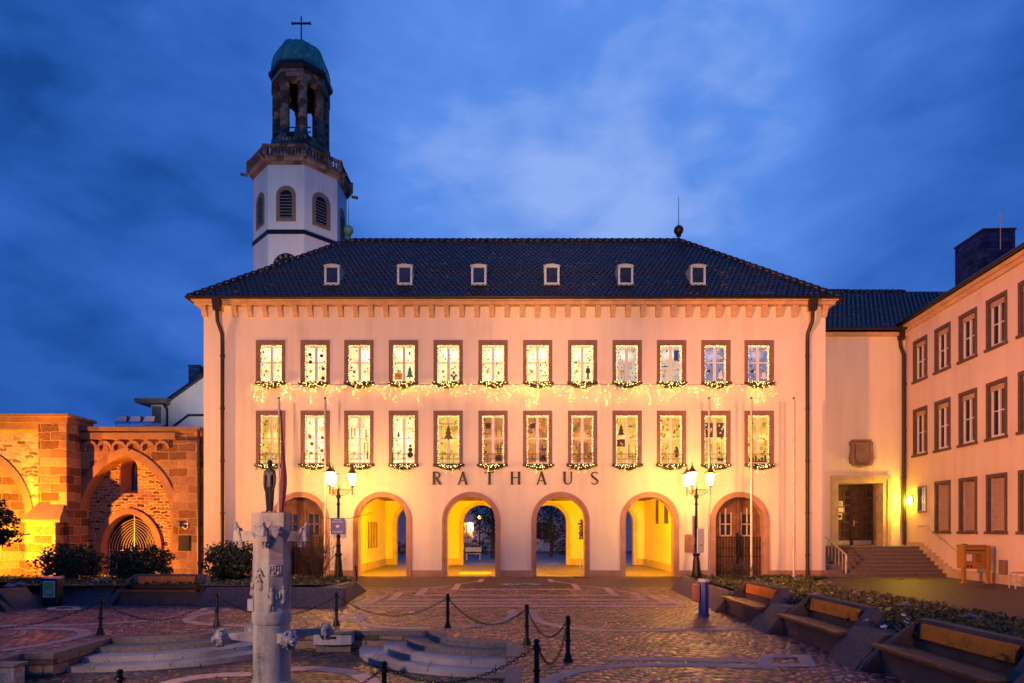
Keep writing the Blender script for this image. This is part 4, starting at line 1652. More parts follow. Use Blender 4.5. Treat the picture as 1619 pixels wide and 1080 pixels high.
mb.lathe([(cr_(3.0), 40.2), (cr_(4.5), 40.26), (cr_(4.85), 40.5), (cr_(4.85), 40.75), (cr_(4.5), 40.95), (0, 40.96)], n=8, a0=A0)
mb.build('belfry_cornice', M['bronze'], TW)
mb = MB()
prof = [(cr_(4.5), 40.9)]
for i in range(11):
    a = PI / 2 * i / 10
    prof.append((cr_(4.4) * math.cos(a) ** .85 if i < 10 else 0.0, 41.15 + 2.6 * math.sin(a)))
mb.lathe(prof, n=8, a0=A0)
for k in range(8):
    for off in (0, .5):
        a = A0 + PI / 4 * (k + off)
        kk = 1.0 if off == 0 else math.cos(A0)
        mb.tube([(r_ * kk * math.cos(a), r_ * kk * math.sin(a), z) for r_, z in prof[1:]], .045, 5)
mb.build('dome', M['copper'], TW)
mb = MB()
mb.lathe([(.16, 43.6), (.1, 43.9), (.06, 44.0), (.055, 46.35), (0, 46.36)], n=8)
mb.box(-.78, .78, -.055, .055, 45.7, 45.81)
for x in (-.78, .78):
    mb.box(x - .05, x + .05, -.07, .07, 45.66, 45.85)
mb.build('cross', M['iron'], TW)
mb = MB()
mb.tube([(-1.3, -1.4, 35.9), (1.3, -1.4, 35.9)], .05, 6)
mb.tube([(-1.3, -1.4, 35.5), (1.3, -1.4, 35.5)], .05, 6)
mb.lathe([(.75, 36.0), (.6, 36.3), (.45, 36.9), (.3, 37.2), (0, 37.3)], n=12)
mb.tube([(0, 0, 37.2), (0, 0, 39.6)], .06, 6)
mb.build('bell', M['lead'], TW)

lt = MB()
lt.lathe([(.0, 0.012), (.06, .012), (.075, .03), (.05, .045), (0, .05)], n=9)
tag(lt.build('paper_scrap', M['paper_white']), 'small white scrap of litter on the cobbles below the middle chain', 'litter').location = G(651, 970)

# ================================================================== RIGHT WING AND LINK
WA = math.atan2(-.9942, -.1074)
WG = empty('office_wing', (21.1, 32.5, 0), WA, 'salmon three-storey office wing with shuttered ground-floor windows along the right side', 'building')
SL = 27.0
sw = [1.46, 3.37, 5.27, 7.15, 9.05, 10.95, 12.85, 14.75, 16.65, 18.55, 20.45, 22.35, 24.25]
rows = [(9.86, 2.22), (6.02, 2.5), (2.06, 2.55)]
ops = []
for r_, (z, hh) in enumerate(rows):
    for i, s_ in enumerate(sw):
        if r_ == 2 and i == 0:
            continue
        ops.append(('r', s_ - .58, s_ + .58, z + .06, z + hh - .06))
ops.append(('r', 1.28, 1.98, 3.18, 4.42))
mb = MB()
wall_sheet(mb, 0, SL, 0, 13.0, 0, ops)
mb.quad((SL, 0, 0), (SL, 12, 0), (SL, 12, 13.0), (SL, 0, 13.0))
mb.quad((SL, 12, 0), (-3, 12, 0), (-3, 12, 13), (SL, 12, 13))
mb.quad((0, .5, 2), (SL, .5, 2), (SL, .5, 12.6), (0, .5, 12.6))
mb.build('wall', M['plaster_wing'], WG)
mb = MB()
mb.box(4.1, SL, -.06, .02, -.2, .42)
for i in range(8):   # stepped base along the flight of steps
    s0 = 1.5 + i * .325
    mb.box(s0, s0 + .324, -.058, .02, -.2, 1.60 - i * .155)
mb.box(.0, 1.499, -.06, .02, 1.0, 1.62)
mb.build('plinth', M['pale_stone'], WG)
wp = {}
for r_, (z, hh) in enumerate(rows):
    for i, s_ in enumerate(sw):
        if r_ == 2 and i == 0:
            continue
        W, zt = 1.28, hh - .16
        iw = W / 2 - .14
        if (r_, 'f') in wp:
            f = copy_tree(wp[r_, 'f'], WG)
            f.location = (s_, 0, z)
            continue
        m1 = MB()
        m1.box(-W / 2, -iw, -.03, .34, .12, zt)
        m1.box(iw, W / 2, -.03, .34, .12, zt)
        m1.box(-W / 2, W / 2, -.035, .34, zt, hh)
        m1.box(-W / 2 - .04, W / 2 + .04, -.09, .34, 0, .12)
        f = m1.build('window', M['wing_frame'], WG)
        f.location = (s_, 0, z)
        wp[r_, 'f'] = f
        if r_ < 2:
            m1 = MB()
            y0, y1 = .11, .18
            m1.box(-iw, -iw + .075, y0, y1, .122, zt - .22)
            m1.box(iw - .075, iw, y0, y1, .122, zt - .22)
            m1.box(-iw, iw, y0 + .003, y1, .12, .24)
            m1.box(-.05, .05, y0 - .01, y1, .2, zt - .22)
            m1.box(-iw, iw, y0 + .012, y1, (zt - .3) * .6, (zt - .3) * .6 + .04)
            m1.build('sash', M['white_paint'], f)
            m1 = MB()
            m1.quad((-iw, .165, .12), (iw, .165, .12), (iw, .165, zt), (-iw, .165, zt))
            m1.build('pane', M['glass_dark'], f)
            m1 = MB()
            for q in range(4):
                m1.box(-iw, iw, 0.075 + .008 * (q % 2), .109, zt - .24 + q * .06, zt - .24 + q * .06 + .058)
            m1.build('roller_shutter', M['shutter'], f)
        else:
            m1 = MB()
            q = int((zt - .14) / .062)
            for j in range(q):
                zz = .14 + j * .062
                m1.add([(-iw, .15, zz), (iw, .15, zz), (iw, .122, zz + .03), (-iw, .122, zz + .03), (iw, .15, zz + .061), (-iw, .15, zz + .061)], [(0, 1, 2, 3), (3, 2, 4, 5)])
            m1.build('roller_shutter', M['shutter'], f)
            m1 = MB()
            m1.box(-iw, -iw + .06, .10, .2, .122, zt)
            m1.box(iw - .06, iw, .10, .2, .122, zt)
            m1.build('shutter_rail', M['steel'], f)
# barred small window by the entrance
m1 = MB()
for (a, b, c, d) in ((1.22, 1.30, 3.12, 4.48), (1.96, 2.04, 3.12, 4.48), (1.30, 1.96, 3.12, 3.2), (1.30, 1.96, 4.4, 4.48)):
    m1.box(a, b, -.03, .2, c, d)
f = m1.build('window', M['frame_stone'], WG)
m1 = MB()
m1.quad((1.28, .16, 3.15), (2.0, .16, 3.15), (2.0, .16, 4.45), (1.28, .16, 4.45))
m1.build('pane', M['pane_pale'], f)
m1 = MB()
for k in range(4):
    m1.box(1.38 + k * .16, 1.40 + k * .16, .02, .04, 3.2, 4.4)
for k in range(5):
    m1.box(1.30, 1.96, .015, .036, 3.3 + k * .24, 3.32 + k * .24)
m1.build('bars', M['iron'], f)
mb = MB()
mb.box(-.05, SL + .4, -.14, .04, 12.78, 12.98)
mb.box(-.05, SL + .45, -.26, .04, 12.982, 13.16)
mb.build('cornice', M['cornice'], WG, bevel=.02)
mb = MB()
mb.tube([(-.1, -.46, 13.2), (SL + .5, -.46, 13.2)], .08, 8)
mb.build('gutter', M['brown_metal'], WG, smooth=True)
PITCH = math.tan(R(30))
mb = MB()
tiled(mb, (-9.0, -.42, 13.24), (SL + .5, -.42, 13.24), (SL + .5, 6.0, 13.24 + 6.42 * PITCH), (-9.0, 6.0, 13.24 + 6.42 * PITCH), sub=2)
mb.quad((-9, 6, 13.24 + 6.42 * PITCH), (SL + .5, 6, 13.24 + 6.42 * PITCH), (SL + .5, 12.4, 13.24), (-9, 12.4, 13.24))
mb.quad((-9, -.4, 13.2), (-9, 12.4, 13.2), (SL + .5, 12.4, 13.2), (SL + .5, -.4, 13.2))
mb.add([(SL + .48, -.4, 13.2), (SL + .48, 12.4, 13.2), (SL + .48, 6, 13.2 + 6.4 * PITCH)], [(0, 1, 2)])
mb.build('roof', M['tile'], WG)
# downpipe in the corner
mb = MB()
x, y = .12, -.3
mb.add([(x - .2, y - .16, 13.15), (x + .2, y - .16, 13.15), (x + .2, y + .2, 13.15), (x - .2, y + .2, 13.15), (x - .14, y - .1, 12.4), (x + .14, y - .1, 12.4), (x + .14, y + .16, 12.4), (x - .14, y + .16, 12.4)],
       [(0, 1, 2, 3), (7, 6, 5, 4), (0, 4, 5, 1), (1, 5, 6, 2), (2, 6, 7, 3), (3, 7, 4, 0)])
mb.tube([(x, y, 12.45), (x, y + .02, 12.1), (x + .05, -.14, 11.6), (x + .05, -.13, 1.45)], .09, 10)
for z in (10, 7.5, 5, 2.6):
    mb.tube([(x + .05, -.13, z), (x + .05, -.13, z + .08)], .11, 10)
mb.build('downpipe', M['brown_metal'], WG, smooth='auto')
# slate-clad shaft on the roof (placed square to the picture's depth)
CHM = empty('roof_shaft', (23.35, 30.0, 12.5), R(-2), 'dark blue slate-clad box shaft rising from the right wing roof', 'chimney')
mb = MB()
mb.box(0, 1.55, 0, 2.0, 0, 4.6)
mb.build('cladding', M['slate'], CHM)
mb = MB()
mb.box(-.04, 1.59, -.04, 2.04, 4.6, 4.68)
mb.build('cap', M['brown_metal'], CHM)
mb = MB()
mb.tube([(.8, -.05, 3.6), (.8, -.05, 5.5)], .02, 6)
mb.build('lightning_rod', M['steel'], CHM)

# link building with the entrance
LY = 32.5
LK = empty('entrance_building', (15.02, LY, 0), 0, 'recessed cream entrance building between town hall and right wing', 'building')
dx0, dx1, dzb, dzt = 17.5 - 15.02, 19.9 - 15.02, 1.40, 4.75
mb = MB()
wall_sheet(mb, -.3, 6.3, 0, 12.75, 0, [('r', dx0 - .02, dx1 + .02, dzb, dzt + .02)])
mb.build('wall', M['plaster'], LK)
mb = MB()
mb.box(-.2, 6.2, -.22, .02, 12.62, 12.8)
mb.build('cornice', M['cornice'], LK)
mb = MB()
mb.tube([(-.1, -.42, 12.93), (6.0, -.42, 12.93)], .08, 8)
mb.build('gutter', M['brown_metal'], LK)
mb = MB()
tiled(mb, (-1.5, -.4, 12.95), (12.5, -.4, 12.95), (12.5, 4.6, 16.85), (-1.5, 4.6, 16.85))
mb.quad((-1.5, 4.6, 16.85), (12.5, 4.6, 16.85), (12.5, 9.6, 12.9), (-1.5, 9.6, 12.9))
mb.box(4.2, 5.6, 4.7, 5.7, 16.4, 17.05)
rf = mb.build('roof', M['tile'], LK)
mb = MB()
ridge_caps(mb, (-1.5, 4.6, 16.85), (9.0, 4.6, 16.85))
mb.build('ridge_cap', M['tile'], rf, smooth=True)
# stone surround
mb = MB()
for a, b, y0 in ((.22, .40, -.10), (.0, .215, -.05)):
    mb.box(dx0 - b, dx0 - a, y0, .05, dzb, dzt + a)
    mb.box(dx1 + a, dx1 + b, y0, .05, dzb, dzt + a)
    mb.box(dx0 - b, dx1 + b, y0 - .002, .05, dzt + a, dzt + b)
# reveals
mb.box(dx0 - .2, dx0, .052, .95, dzb, dzt)
mb.box(dx1, dx1 + .2, .052, .95, dzb, dzt)
mb.box(dx0 - .2, dx1 + .2, .052, .95, dzt, dzt + .2)
ds = mb.build('door_surround', M['pale_stone'], LK)
mb = MB()
rg = random.Random(5)
for k in range(3):
    z0 = dzb + .35 + k * 1.0
    mb.box(dx1 - .02, dx1 + .01, .2, .62, z0 + .8, z0 + .84)
    for q in range(16):
        y, z = .22 + rg.random() * .36, z0 + rg.random() * .72
        mb.ball((dx1, y, z), (.035, .03 + rg.random() * .05, .05 + rg.random() * .08), 6, 4)
mb.build('relief_panel', M['pale_stone'], ds)
# double door
dm_x = (dx0 + dx1) / 2
mb = MB()
mb.box(dx0, dx1, .90, .95, dzb, dzt)
for s in (-1, 1):
    c = dm_x + s * .6
    for xx in (-.55, -.2, .15, .5):
        mb.box(c + xx, c + xx + .09, .85, .899, dzb + .3, dzt - .1)
    for zz in range(7):
        z = dzb + .3 + zz * .455
        mb.box(c - .55, c + .59, .853, .898, z, z + .12)
mb.box(dm_x - .05, dm_x + .05, .82, .9, dzb, dzt)
dr = mb.build('door', M['dark_wood'], LK)
mb = MB()
for s in (-1, 1):
    c = dm_x + s * .6
    for xx in (-.44, -.1, .26):
        for zz in range(6):
            if xx == -.1:
                continue
            z = dzb + .44 + zz * .455
            mb.box(c + xx + (.0 if xx < 0 else 0), c + xx + .24, .88, .897, z, z + .31)
mb.build_islands('pane', M['glass_dark'], dr)
mb = MB()
for s in (-1, 1):
    mb.box(dm_x + s * .6 - .5, dm_x + s * .6 + .5, .84, .9, dzb + .02, dzb + .26)
mb.build('kick_plate', M['steel'], dr)
mb = MB()
mb.box(dm_x + .09, dm_x + .14, .80, .85, dzb + 1.05, dzb + 1.4)
mb.box(dm_x + .09, dm_x + .26, .77, .80, dzb + 1.26, dzb + 1.30)
mb.build('door_handle', M['gold'], dr)
for nm, x, z, w_, h_, m_ in (('white', -.66, 2.15, .36, .28, 'paper_white'), ('orange', -.62, 1.78, .5, .34, 'red_box'), ('white', -.66, 1.42, .28, .34, 'paper_white')):
    t = MB()
    t.box(-w_ / 2, w_ / 2, -.008, 0, 0, h_)
    lab = {2.15: 'white notice sheet, topmost of three on the left door leaf', 1.78: 'orange notice sheet, middle of three on the left door leaf', 1.42: 'white notice with dark round sign, lowest on the left door leaf'}[z]
    e = empty('door_notice', (15.02 + dm_x + x, LY + .84, dzb + z), 0, lab, 'notice', 'notices on the entrance door')
    t.build('sheet', M[m_], e)
    t = MB()
    if z == 1.42:
        disc(t, 0, .17, .1, -.01, 14)
    elif z == 1.78:
        t.box(-.17, .17, -.014, -.0085, .06, .28)
    else:
        for q in range(4):
            t.box(-.13, .13, -.012, -.0085, .05 + q * .05, .07 + q * .05)
    t.build('print', M['paper_dark'] if z != 1.78 else M['paper_white'], e)
# coat of arms: blank scrolled shield
mb = MB()
sh = [(-.55, .62), (-.42, .70), (.42, .70), (.55, .62), (.48, .3), (.52, -.15), (.40, -.5), (.18, -.62), (0, -.7), (-.18, -.62), (-.40, -.5), (-.52, -.15), (-.48, .3)]
mb.prism_xz(sh, -.16, 0)
for s in (-1, 1):
    mb.tube([(s * .62, -.1, .52), (s * .54, -.16, .6), (s * .5, -.2, .45), (s * .55, -.2, .1), (s * .58, -.2, -.2), (s * .48, -.2, -.5), (s * .62, -.14, -.42)], [.05, .08, .09, .07, .09, .1, .05], 8)
mb.tube([(-.5, -.18, -.5), (-.2, -.22, -.62), (0, -.22, -.58), (.2, -.22, -.62), (.5, -.18, -.5)], [.09, .08, .06, .08, .09], 8)
mb.box(-.5, .5, -.24, 0, .7, .8)
mb.prism_xz([(-.36, .55), (.36, .55), (.33, .1), (.34, -.2), (.2, -.42), (0, -.5), (-.2, -.42), (-.34, -.2), (-.33, .1)], -.23, -.155)
mb.tube([(-.62, -.1, .66), (-.3, -.22, .6), (.3, -.22, .6), (.62, -.1, .66)], [.05, .07, .07, .05], 8)
ca = mb.build('coat_of_arms', M['arms_stone'], LK, smooth='auto')
ca.location = ((1361 - CX) * 32.4 / F - 15.02, 0, 2.24 + (838 - 719) * 32.4 / F)
# entrance steps
ms = MB()
nst = 8
for i in range(nst):
    y0 = 28.75 + i * .325
    zt = dzb * (i + 1) / nst
    y1 = LY + .9 if i == nst - 1 else y0 + .36
    xr = 17.59 + .108 * y0 - .02
    xl = 15.75 if i < nst - 1 else 15.05
    ms.box(xl, xr, y0, y1, -.1, zt)
    ms.box(xl, xr, y0 - .03, y0 + .02, zt - .045, zt + .0015)
struct('entrance_steps', ms, M['granite_dark'])
ms = MB()
for i in range(5):
    ms.box(15.06, 15.74, 28.8 + i * .6, 28.8 + i * .6 + .599 if i < 4 else 32.4, -.1, .3 + i * .27)
tag(ms.build('step_cheek', M['granite_dark']), 'stepped stone cheek wall under the railing left of the entrance steps', 'cheek wall')
# left railing
RLG = empty('stair_railing', (15.8, 28.9, 0), 0, 'cream painted stair railing left of the entrance steps', 'railing')
mb = MB()
pa_, pb_, pc_ = Vector((.15, .0, 1.05)), Vector((-.1, 2.4, 2.35)), Vector((-.6, 3.3, 2.4))
mb.tube([(.15, -.05, .75), pa_ + Vector((0, -.02, .0)), pb_, pc_], .035, 8)
mb.build('handrail', M['steel'], RLG)
for i in range(10):
    t = i / 9
    p = pa_.lerp(pb_, t)
    mb = MB()
    mb.tube([(p.x, p.y, .02 + t * 1.3), (p.x, p.y, p.z)], .022 if i else .05, 6)
    mb.build('post' if i in (0, 9) else 'baluster', M['steel'], RLG)


def wloc(s_, out, z):
    """point on the wing wall: s along the wall towards the camera, out from the wall"""
    c, si = math.cos(WA), math.sin(WA)
    return Vector((21.1 + c * s_ + si * out, 32.5 + si * s_ - c * out, z))


hr = empty('wall_handrail', wloc(2.0, 0, 1.4), WA, 'thin bent metal handrail fixed to the wall right of the steps', 'handrail')
mb = MB()
mb.tube([(-.55, -.1, .95), (-.52, -.1, 1.08), (.1, -.1, 1.08), (.35, -.1, .95), (3.0, -.1, -.35), (3.05, -.1, -.5), (2.95, -.1, -.52)], .022, 8)
mb.build('rail', M['steel'], hr)
for q, z in ((-.3, 1.05), (1.3, .46), (2.7, -.23)):
    mb = MB()
    mb.tube([(q, 0, z - .08), (q, -.08, z - .08), (q, -.1, z)], .014, 6)
    mb.build('bracket', M['steel'], hr)

wlmp = empty('wall_lamp', wloc(.63, .0, 2.24 + (838 - 792) * 31.9 / F), WA, 'round glowing wall lamp beside the entrance corner', 'wall lamp')
mb = MB()
mb.prism([(.2 * math.cos(-2 * PI * i / 20), .26 * math.sin(-2 * PI * i / 20)) for i in range(20)], 0, lambda p, t: (p[0], -.07 + .07 * t, p[1]))
mb.build('base', M['steel'], wlmp)
mb = MB()
mb.ball((0, -.09, 0), (.17, .12, .22), 16, 10)
mb.build('globe', M['wall_lamp'], wlmp, smooth=True)
# intercom sign, letter box, vent, bike stand
sg = empty('wall_sign', wloc(5.05, 0, 1.25), WA, 'small black sign with pale symbols above the yellow letter box', 'sign')
mb = MB()
mb.box(-.2, .2, -.03, 0, 0, .36)
mb.build('plate', M['iron'], sg)
mb = MB()
mb.box(-.15, .15, -.034, -.031, .27, .3)
mb.box(-.15, .15, -.034, -.031, .22, .235)
star(mb, 0, .09, .04, -.031, 4, .5)
mb.prism_xz([(-.15, .09), (-.1, .06), (-.1, .12)], -.034, -.031)
mb.prism_xz([(.15, .09), (.1, .12), (.1, .06)], -.034, -.031)
mb.build('symbol', M['paper_white'], sg)
lb = empty('letter_box', (19.22, 25.35, 0), 0, 'yellow letter box on posts standing against the right wing', 'letter box')
mb = MB()
mb.box(-.38, .55, -.1, .3, .62, 1.55)
mb.box(-.40, .57, -.13, .33, 1.55, 1.62)
bx = mb.build('box_body', M['yellow_box'], lb, bevel=.02)
mb = MB()
mb.box(-.26, -.04, -.106, -.101, .95, 1.22)
mb.build('collection_notice', M['paper_white'], bx)
mb = MB()
mb.box(-.3, .5, -.112, -.101, 1.36, 1.40)
for q in range(6):
    mb.box(.12, .42 - .05 * (q % 3), -.105, -.101, .92 + q * .06, .94 + q * .06)
for q in (-.25, -.1):
    mb.box(q, q + .08, -.108, -.101, .68, .76)
mb.build('posting_slot', M['iron'], bx)
for q, d in ((-.22, .1), (.62, -.14)):
    mb = MB()
    mb.box(q - .06, q + .06, d - .05, d + .08, 0, 1.6 if q > 0 else .62)
    mb.box(q - .14, q + .14, d - .1, d + .12, 0, .025)
    mb.build('post', M['yellow_box'], lb, bevel=.01)
vt = empty('vent_cover', wloc(7.6, 0, .4), WA, 'small dark flap in the plinth right of the letter box', 'vent cover')
mb = MB()
mb.box(-.22, .22, -.07, -.0, 0, .6)
mb.build('frame', M['frame_stone'], vt)
mb = MB()
mb.box(-.18, .18, -.078, -.071, .04, .56)
mb.build('flap', M['old_stone'], vt)
bk = empty('bicycle_stand', (19.45, 22.9, 0), 0, 'bent steel bicycle stand by the wall at the right edge', 'bicycle stand')
for q in (0, .45):
    mb = MB()
    mb.tube([(-.4 + q * .3, q, 0), (-.4 + q * .3, q, .5), (-.32 + q * .3, q, .6), (.5, q, .62), (.55, q, .5), (.55, q, .0)], .025, 8)
    mb.build('hoop', M['steel'], bk)
mb = MB()
mb.tube([(-.4, 0, .25), (.55, 0, .25)], .018, 6)
mb.build('crossbar', M['steel'], bk)

# ================================================================== RUIN ON THE LEFT
RY = 29.2
K = RY / F
RU = empty('ruined_wall', (0, RY, 0), 0, 'ruined sandstone church wall with pointed arches, floodlit orange at the left', 'ruin')
rx = lambda p: (p - CX) * K
rz = lambda p: CH + (HY - p) * K
ac = rx(198.5)
ozs, oh, ow = 2.79, rz(707) - 2.79, 2.58
outer = pointed_arch(ac, ow, ozs, oh, 12)
inner = pointed_arch(ac, ow - .36, ozs, oh - .42, 12)
RXa, RXb = rx(106), rx(319)
mb = MB()
wall_sheet(mb, RXa - .4, RXb, -.2, 7.02, 0, [('a', inner)])
mb.quad((RXb, 0, -.2), (RXb, 1.2, -.2), (RXb, 1.2, 7.0), (RXb, 0, 7.0))
mb.build('wall', M['ashlar'], RU)
mb = MB()
K2 = (RY + .62) / F          # the recessed infill stands further back
rx2 = lambda p: (p - CX) * K2
rz2 = lambda p: CH + (HY - p) * K2
gc, gzs = rx2(204.5), 1.42
go = pointed_arch(gc, 1.62, gzs, rz2(803) - gzs, 10)
gi = pointed_arch(gc, 1.32, gzs, rz2(812) - gzs, 10)
lc = rx2(204)
lo_ = [(lc - .43, 4.04)] + pointed_arch(lc, .43, 5.25, .55, 6, 4.04)[1:-1] + [(lc + .43, 4.04)]
D = .62
wall_sheet(mb, ac - ow - .1, ac + ow + .1, -.2, 6.4, D, [('a', gi), ('a', lo_)])
mb.build('infill_wall', M['rubble'], RU)
mb = MB()
n = len(inner)
mb.ring_arch(inner, outer, -.05, D - .01)
mb.build('pointed_arch', M['voussoir'], RU)
mb = MB()
mb.ring_arch(gi, go, D - .09, D + .5)
gs = mb.build('gate_surround', M['voussoir'], RU)
mb = MB()
YG = D + .42
zt_ = rz2(813)
for k in range(9):
    w_ = 1.26 - k * .135
    if w_ < .1:
        break
    a = pointed_arch(gc, w_, gzs - .2 + 0, (zt_ - gzs) - .02 - k * .115, 8, gzs - .2)
    mb.tube([(p[0], YG, p[1]) for p in a], .022, 5)
mb.tube([(gc, YG, .05), (gc, YG, zt_ - .05)], .03, 6)
for z in (gzs - .2, gzs - .42, .3):
    mb.tube([(gc - 1.3, YG, z), (gc + 1.3, YG, z)], .022, 5)
for k in range(15):
    x = gc - 1.26 + k * 2.52 / 14
    mb.tube([(x, YG, .02), (x, YG, gzs - .2)], .018, 5)
mb.build('gate_grille', M['steel'], RU)
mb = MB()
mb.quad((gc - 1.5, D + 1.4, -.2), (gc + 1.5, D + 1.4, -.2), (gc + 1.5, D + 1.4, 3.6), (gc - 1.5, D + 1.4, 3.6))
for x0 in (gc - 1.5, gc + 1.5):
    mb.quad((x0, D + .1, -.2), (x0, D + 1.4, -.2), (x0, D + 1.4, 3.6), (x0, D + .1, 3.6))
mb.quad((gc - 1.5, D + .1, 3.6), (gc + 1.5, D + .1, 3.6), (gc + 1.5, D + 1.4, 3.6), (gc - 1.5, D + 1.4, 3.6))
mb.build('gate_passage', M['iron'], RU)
# lancet with splayed jambs
mb = MB()
li = [(lc + (p[0] - lc) * .5, 4.2 + (p[1] - 4.04) * .86) for p in lo_]
li = [(p[0] + .0, p[1]) for p in li]
n = len(lo_)
vs = [(p[0], D, p[1]) for p in lo_] + [(p[0], D + .55, p[1]) for p in li]
mb.add(vs, [(i, i + 1, n + i + 1, n + i) for i in range(n - 1)] + [(0, n, 2 * n - 1, n - 1)])
lw = mb.build('lancet_window', M['voussoir'], RU)
mb = MB()
mb.add([(p[0], D + .54, p[1]) for p in li], [tuple(range(n - 1, -1, -1))])
mb.build('pane', M['glass_dark'], lw)
# frieze of little arches, cornice and coping
mb = MB()
mb.box(RXa - .05, rx(279), -.16, .05, rz(695), rz(685))
mb.box(RXa, RXb, -.06, .05, rz(684.5), rz(682))
fr = [118 + 22.6 * k for k in range(7)]
for p in fr:
    cx = rx(p + 4)
    mb.ring_arch(round_arch(cx, .24, rz(709), 8, rz(709)), round_arch(cx, .36, rz(709), 8, rz(709)), -.13, .05)
    mb.box(cx - .37, cx - .22, -.12, .05, rz(709) - .13, rz(709) - .002)
mb.build('arched_frieze', M['voussoir'], RU)
mb = MB()
mb.box(RXa - .1, RXb + .02, -.25, 1.2, rz(682), rz(676))
mb.build('coping', M['old_stone'], RU)
mb = MB()
mb.box(rx(276), rx(316.5), -.12, .02, -.2, rz(697))
mb.build('corner_pier', M['ashlar'], RU)
mb = MB()
mb.tube([(rx(317.5), -.2, -.1), (rx(317.5), -.2, rz(680))], .07, 8)
mb.build('drainpipe', M['brown_metal'], RU)
mb = MB()
mb.box(rx(285), rx(302), -.16, -.1225, rz(871), rz(847))
mb.build('bronze_plaque', M['bronze'], RU)
mb = MB()
mb.prism_xz([(rx(291), rz(827)), (rx(300), rz(827)), (rx(300), rz(834)), (rx(295.5), rz(838)), (rx(291), rz(834))], -.15, -.1225)
sd = mb.build('heritage_shield', M['paper_white'], RU)
mb = MB()
c1_, c2_ = rx(295.5), rz(831.5)
mb.prism_xz([(c1_ - .13, c2_), (c1_, c2_ + .09), (c1_ + .13, c2_), (c1_, c2_ - .14)], -.156, -.151)
mb.build('shield_mark', M['iron'], sd)
mb = MB()
mb.box(rx(278), rx(288), -.25, .02, rz(833), rz(825))
mb.box(RXa, rx(120), -.25, .02, rz(826), rz(822))
mb.build('impost', M['old_stone'], RU)

# left, taller part with buttress (stands further forward)
LYo = -.55
mb = MB()
rxl = lambda p, Y: (p - CX) * Y / F
lcx = rxl(55, 28.65) - ow - .05
louter = pointed_arch(lcx, ow, ozs, oh, 12)
linner = pointed_arch(lcx, ow - .36, ozs, oh - .42, 12)
wall_sheet(mb, -31, rxl(66, 28.65), -.2, 7.6, LYo, [('a', linner)])
mb.build('wall', M['rubble_pale'], RU)
mb = MB()
mb.quad((-31, LYo + .45, -.2), (rxl(66, 28.65), LYo + .45, -.2), (rxl(66, 28.65), LYo + .45, 7), (-31, LYo + .45, 7))
mb.build('infill_wall', M['ashlar'], RU)
mb = MB()
mb.ring_arch(linner, louter, LYo - .05, LYo + .44)
mb.build('pointed_arch', M['voussoir'], RU)
bx0, bx1 = rxl(57, 28.2), rxl(105, 28.2)
zf = lambda p: CH + (HY - p) * (RY - 1.0) / F
mb = MB()
mb.box(bx0 + .1, bx1, LYo - .45, .6, zf(808), zf(661))
mb.box(bx0 + .15, bx1 - .03, LYo - .28, .55, -.2, zf(806))
mb.box(bx0 - .2, bx1 - .22, LYo - .85, .5, -.2, zf(826))
mb.box(bx1 - .22, bx1 + .0, LYo - .3, .5, -.2, zf(826))
mb.build('buttress', M['ashlar'], RU)
mb = MB()
z0, z1 = zf(826), zf(796)
hexa(mb, [(bx0 - .3, LYo - .95, z0), (bx1 + .05, LYo - .95, z0), (bx1 + .05, LYo - .3, z0), (bx0 - .3, LYo - .3, z0)],
     [(bx0 - .3, LYo - .95, z0 + .12), (bx1 + .05, LYo - .95, z0 + .12), (bx1 - .1, LYo - .42, z1), (bx0 + .05, LYo - .42, z1)])
mb.build('weathering', M['old_stone'], RU)
mb = MB()
mb.box(-31, bx1 + .2, LYo - .62, .8, zf(659.5), zf(655))
mb.box(-31, bx0 + .3, LYo - .3, .5, zf(678), zf(668))
mb.box(-31, bx1 + .08, LYo - .5, .7, zf(668) + .005, zf(659.5) - .005)
mb.build('coping', M['voussoir'], RU)
mb = MB()
hexa(mb, [(rx(106), -.9, rz(665)), (rx(124), -.9, rz(665)), (rx(124), .4, rz(665)), (rx(106), .4, rz(665))], [(rx(106), -.9, rz(660)), (rx(119), -.9, rz(662)), (rx(119), .4, rz(662)), (rx(106), .4, rz(660))])
mb.build('roof_edge', M['old_stone'], RU)

fl = empty('floodlight_rack', (rx(208), RY + .4, rz(676)), 0, 'rack of three boxy floodlights on top of the ruined wall', 'floodlights')
mb = MB()
mb.tube([(-1.05, 0, .12), (1.05, 0, .12)], .025, 6)
mb.tube([(-1.05, 0, .28), (1.05, 0, .28)], .02, 6)
for x in (-1.0, -.35, .35, 1.0):
    mb.tube([(x, 0, 0), (x, 0, .3)], .02, 6)
mb.build('rail', M['steel'], fl)
for p in (185.5, 207.5, 230):
    x = rx(p) - rx(208)
    mb = MB()
    hexa(mb, [(x - .3, -.15, .30), (x + .3, -.15, .30), (x + .3, .2, .36), (x - .3, .2, .36)], [(x - .24, .0, .64), (x + .24, .0, .64), (x + .24, .22, .6), (x - .24, .22, .6)])
    h_ = mb.build('floodlight', M['bronze'], fl)
    mb = MB()
    hexa(mb, [(x - .27, -.17, .33), (x + .27, -.17, .33), (x + .27, -.15, .34), (x - .27, -.15, .34)], [(x - .22, -.035, .62), (x + .22, -.035, .62), (x + .22, -.015, .62), (x - .22, -.015, .62)])
    mb.build('glass', M['paper_white'], h_)

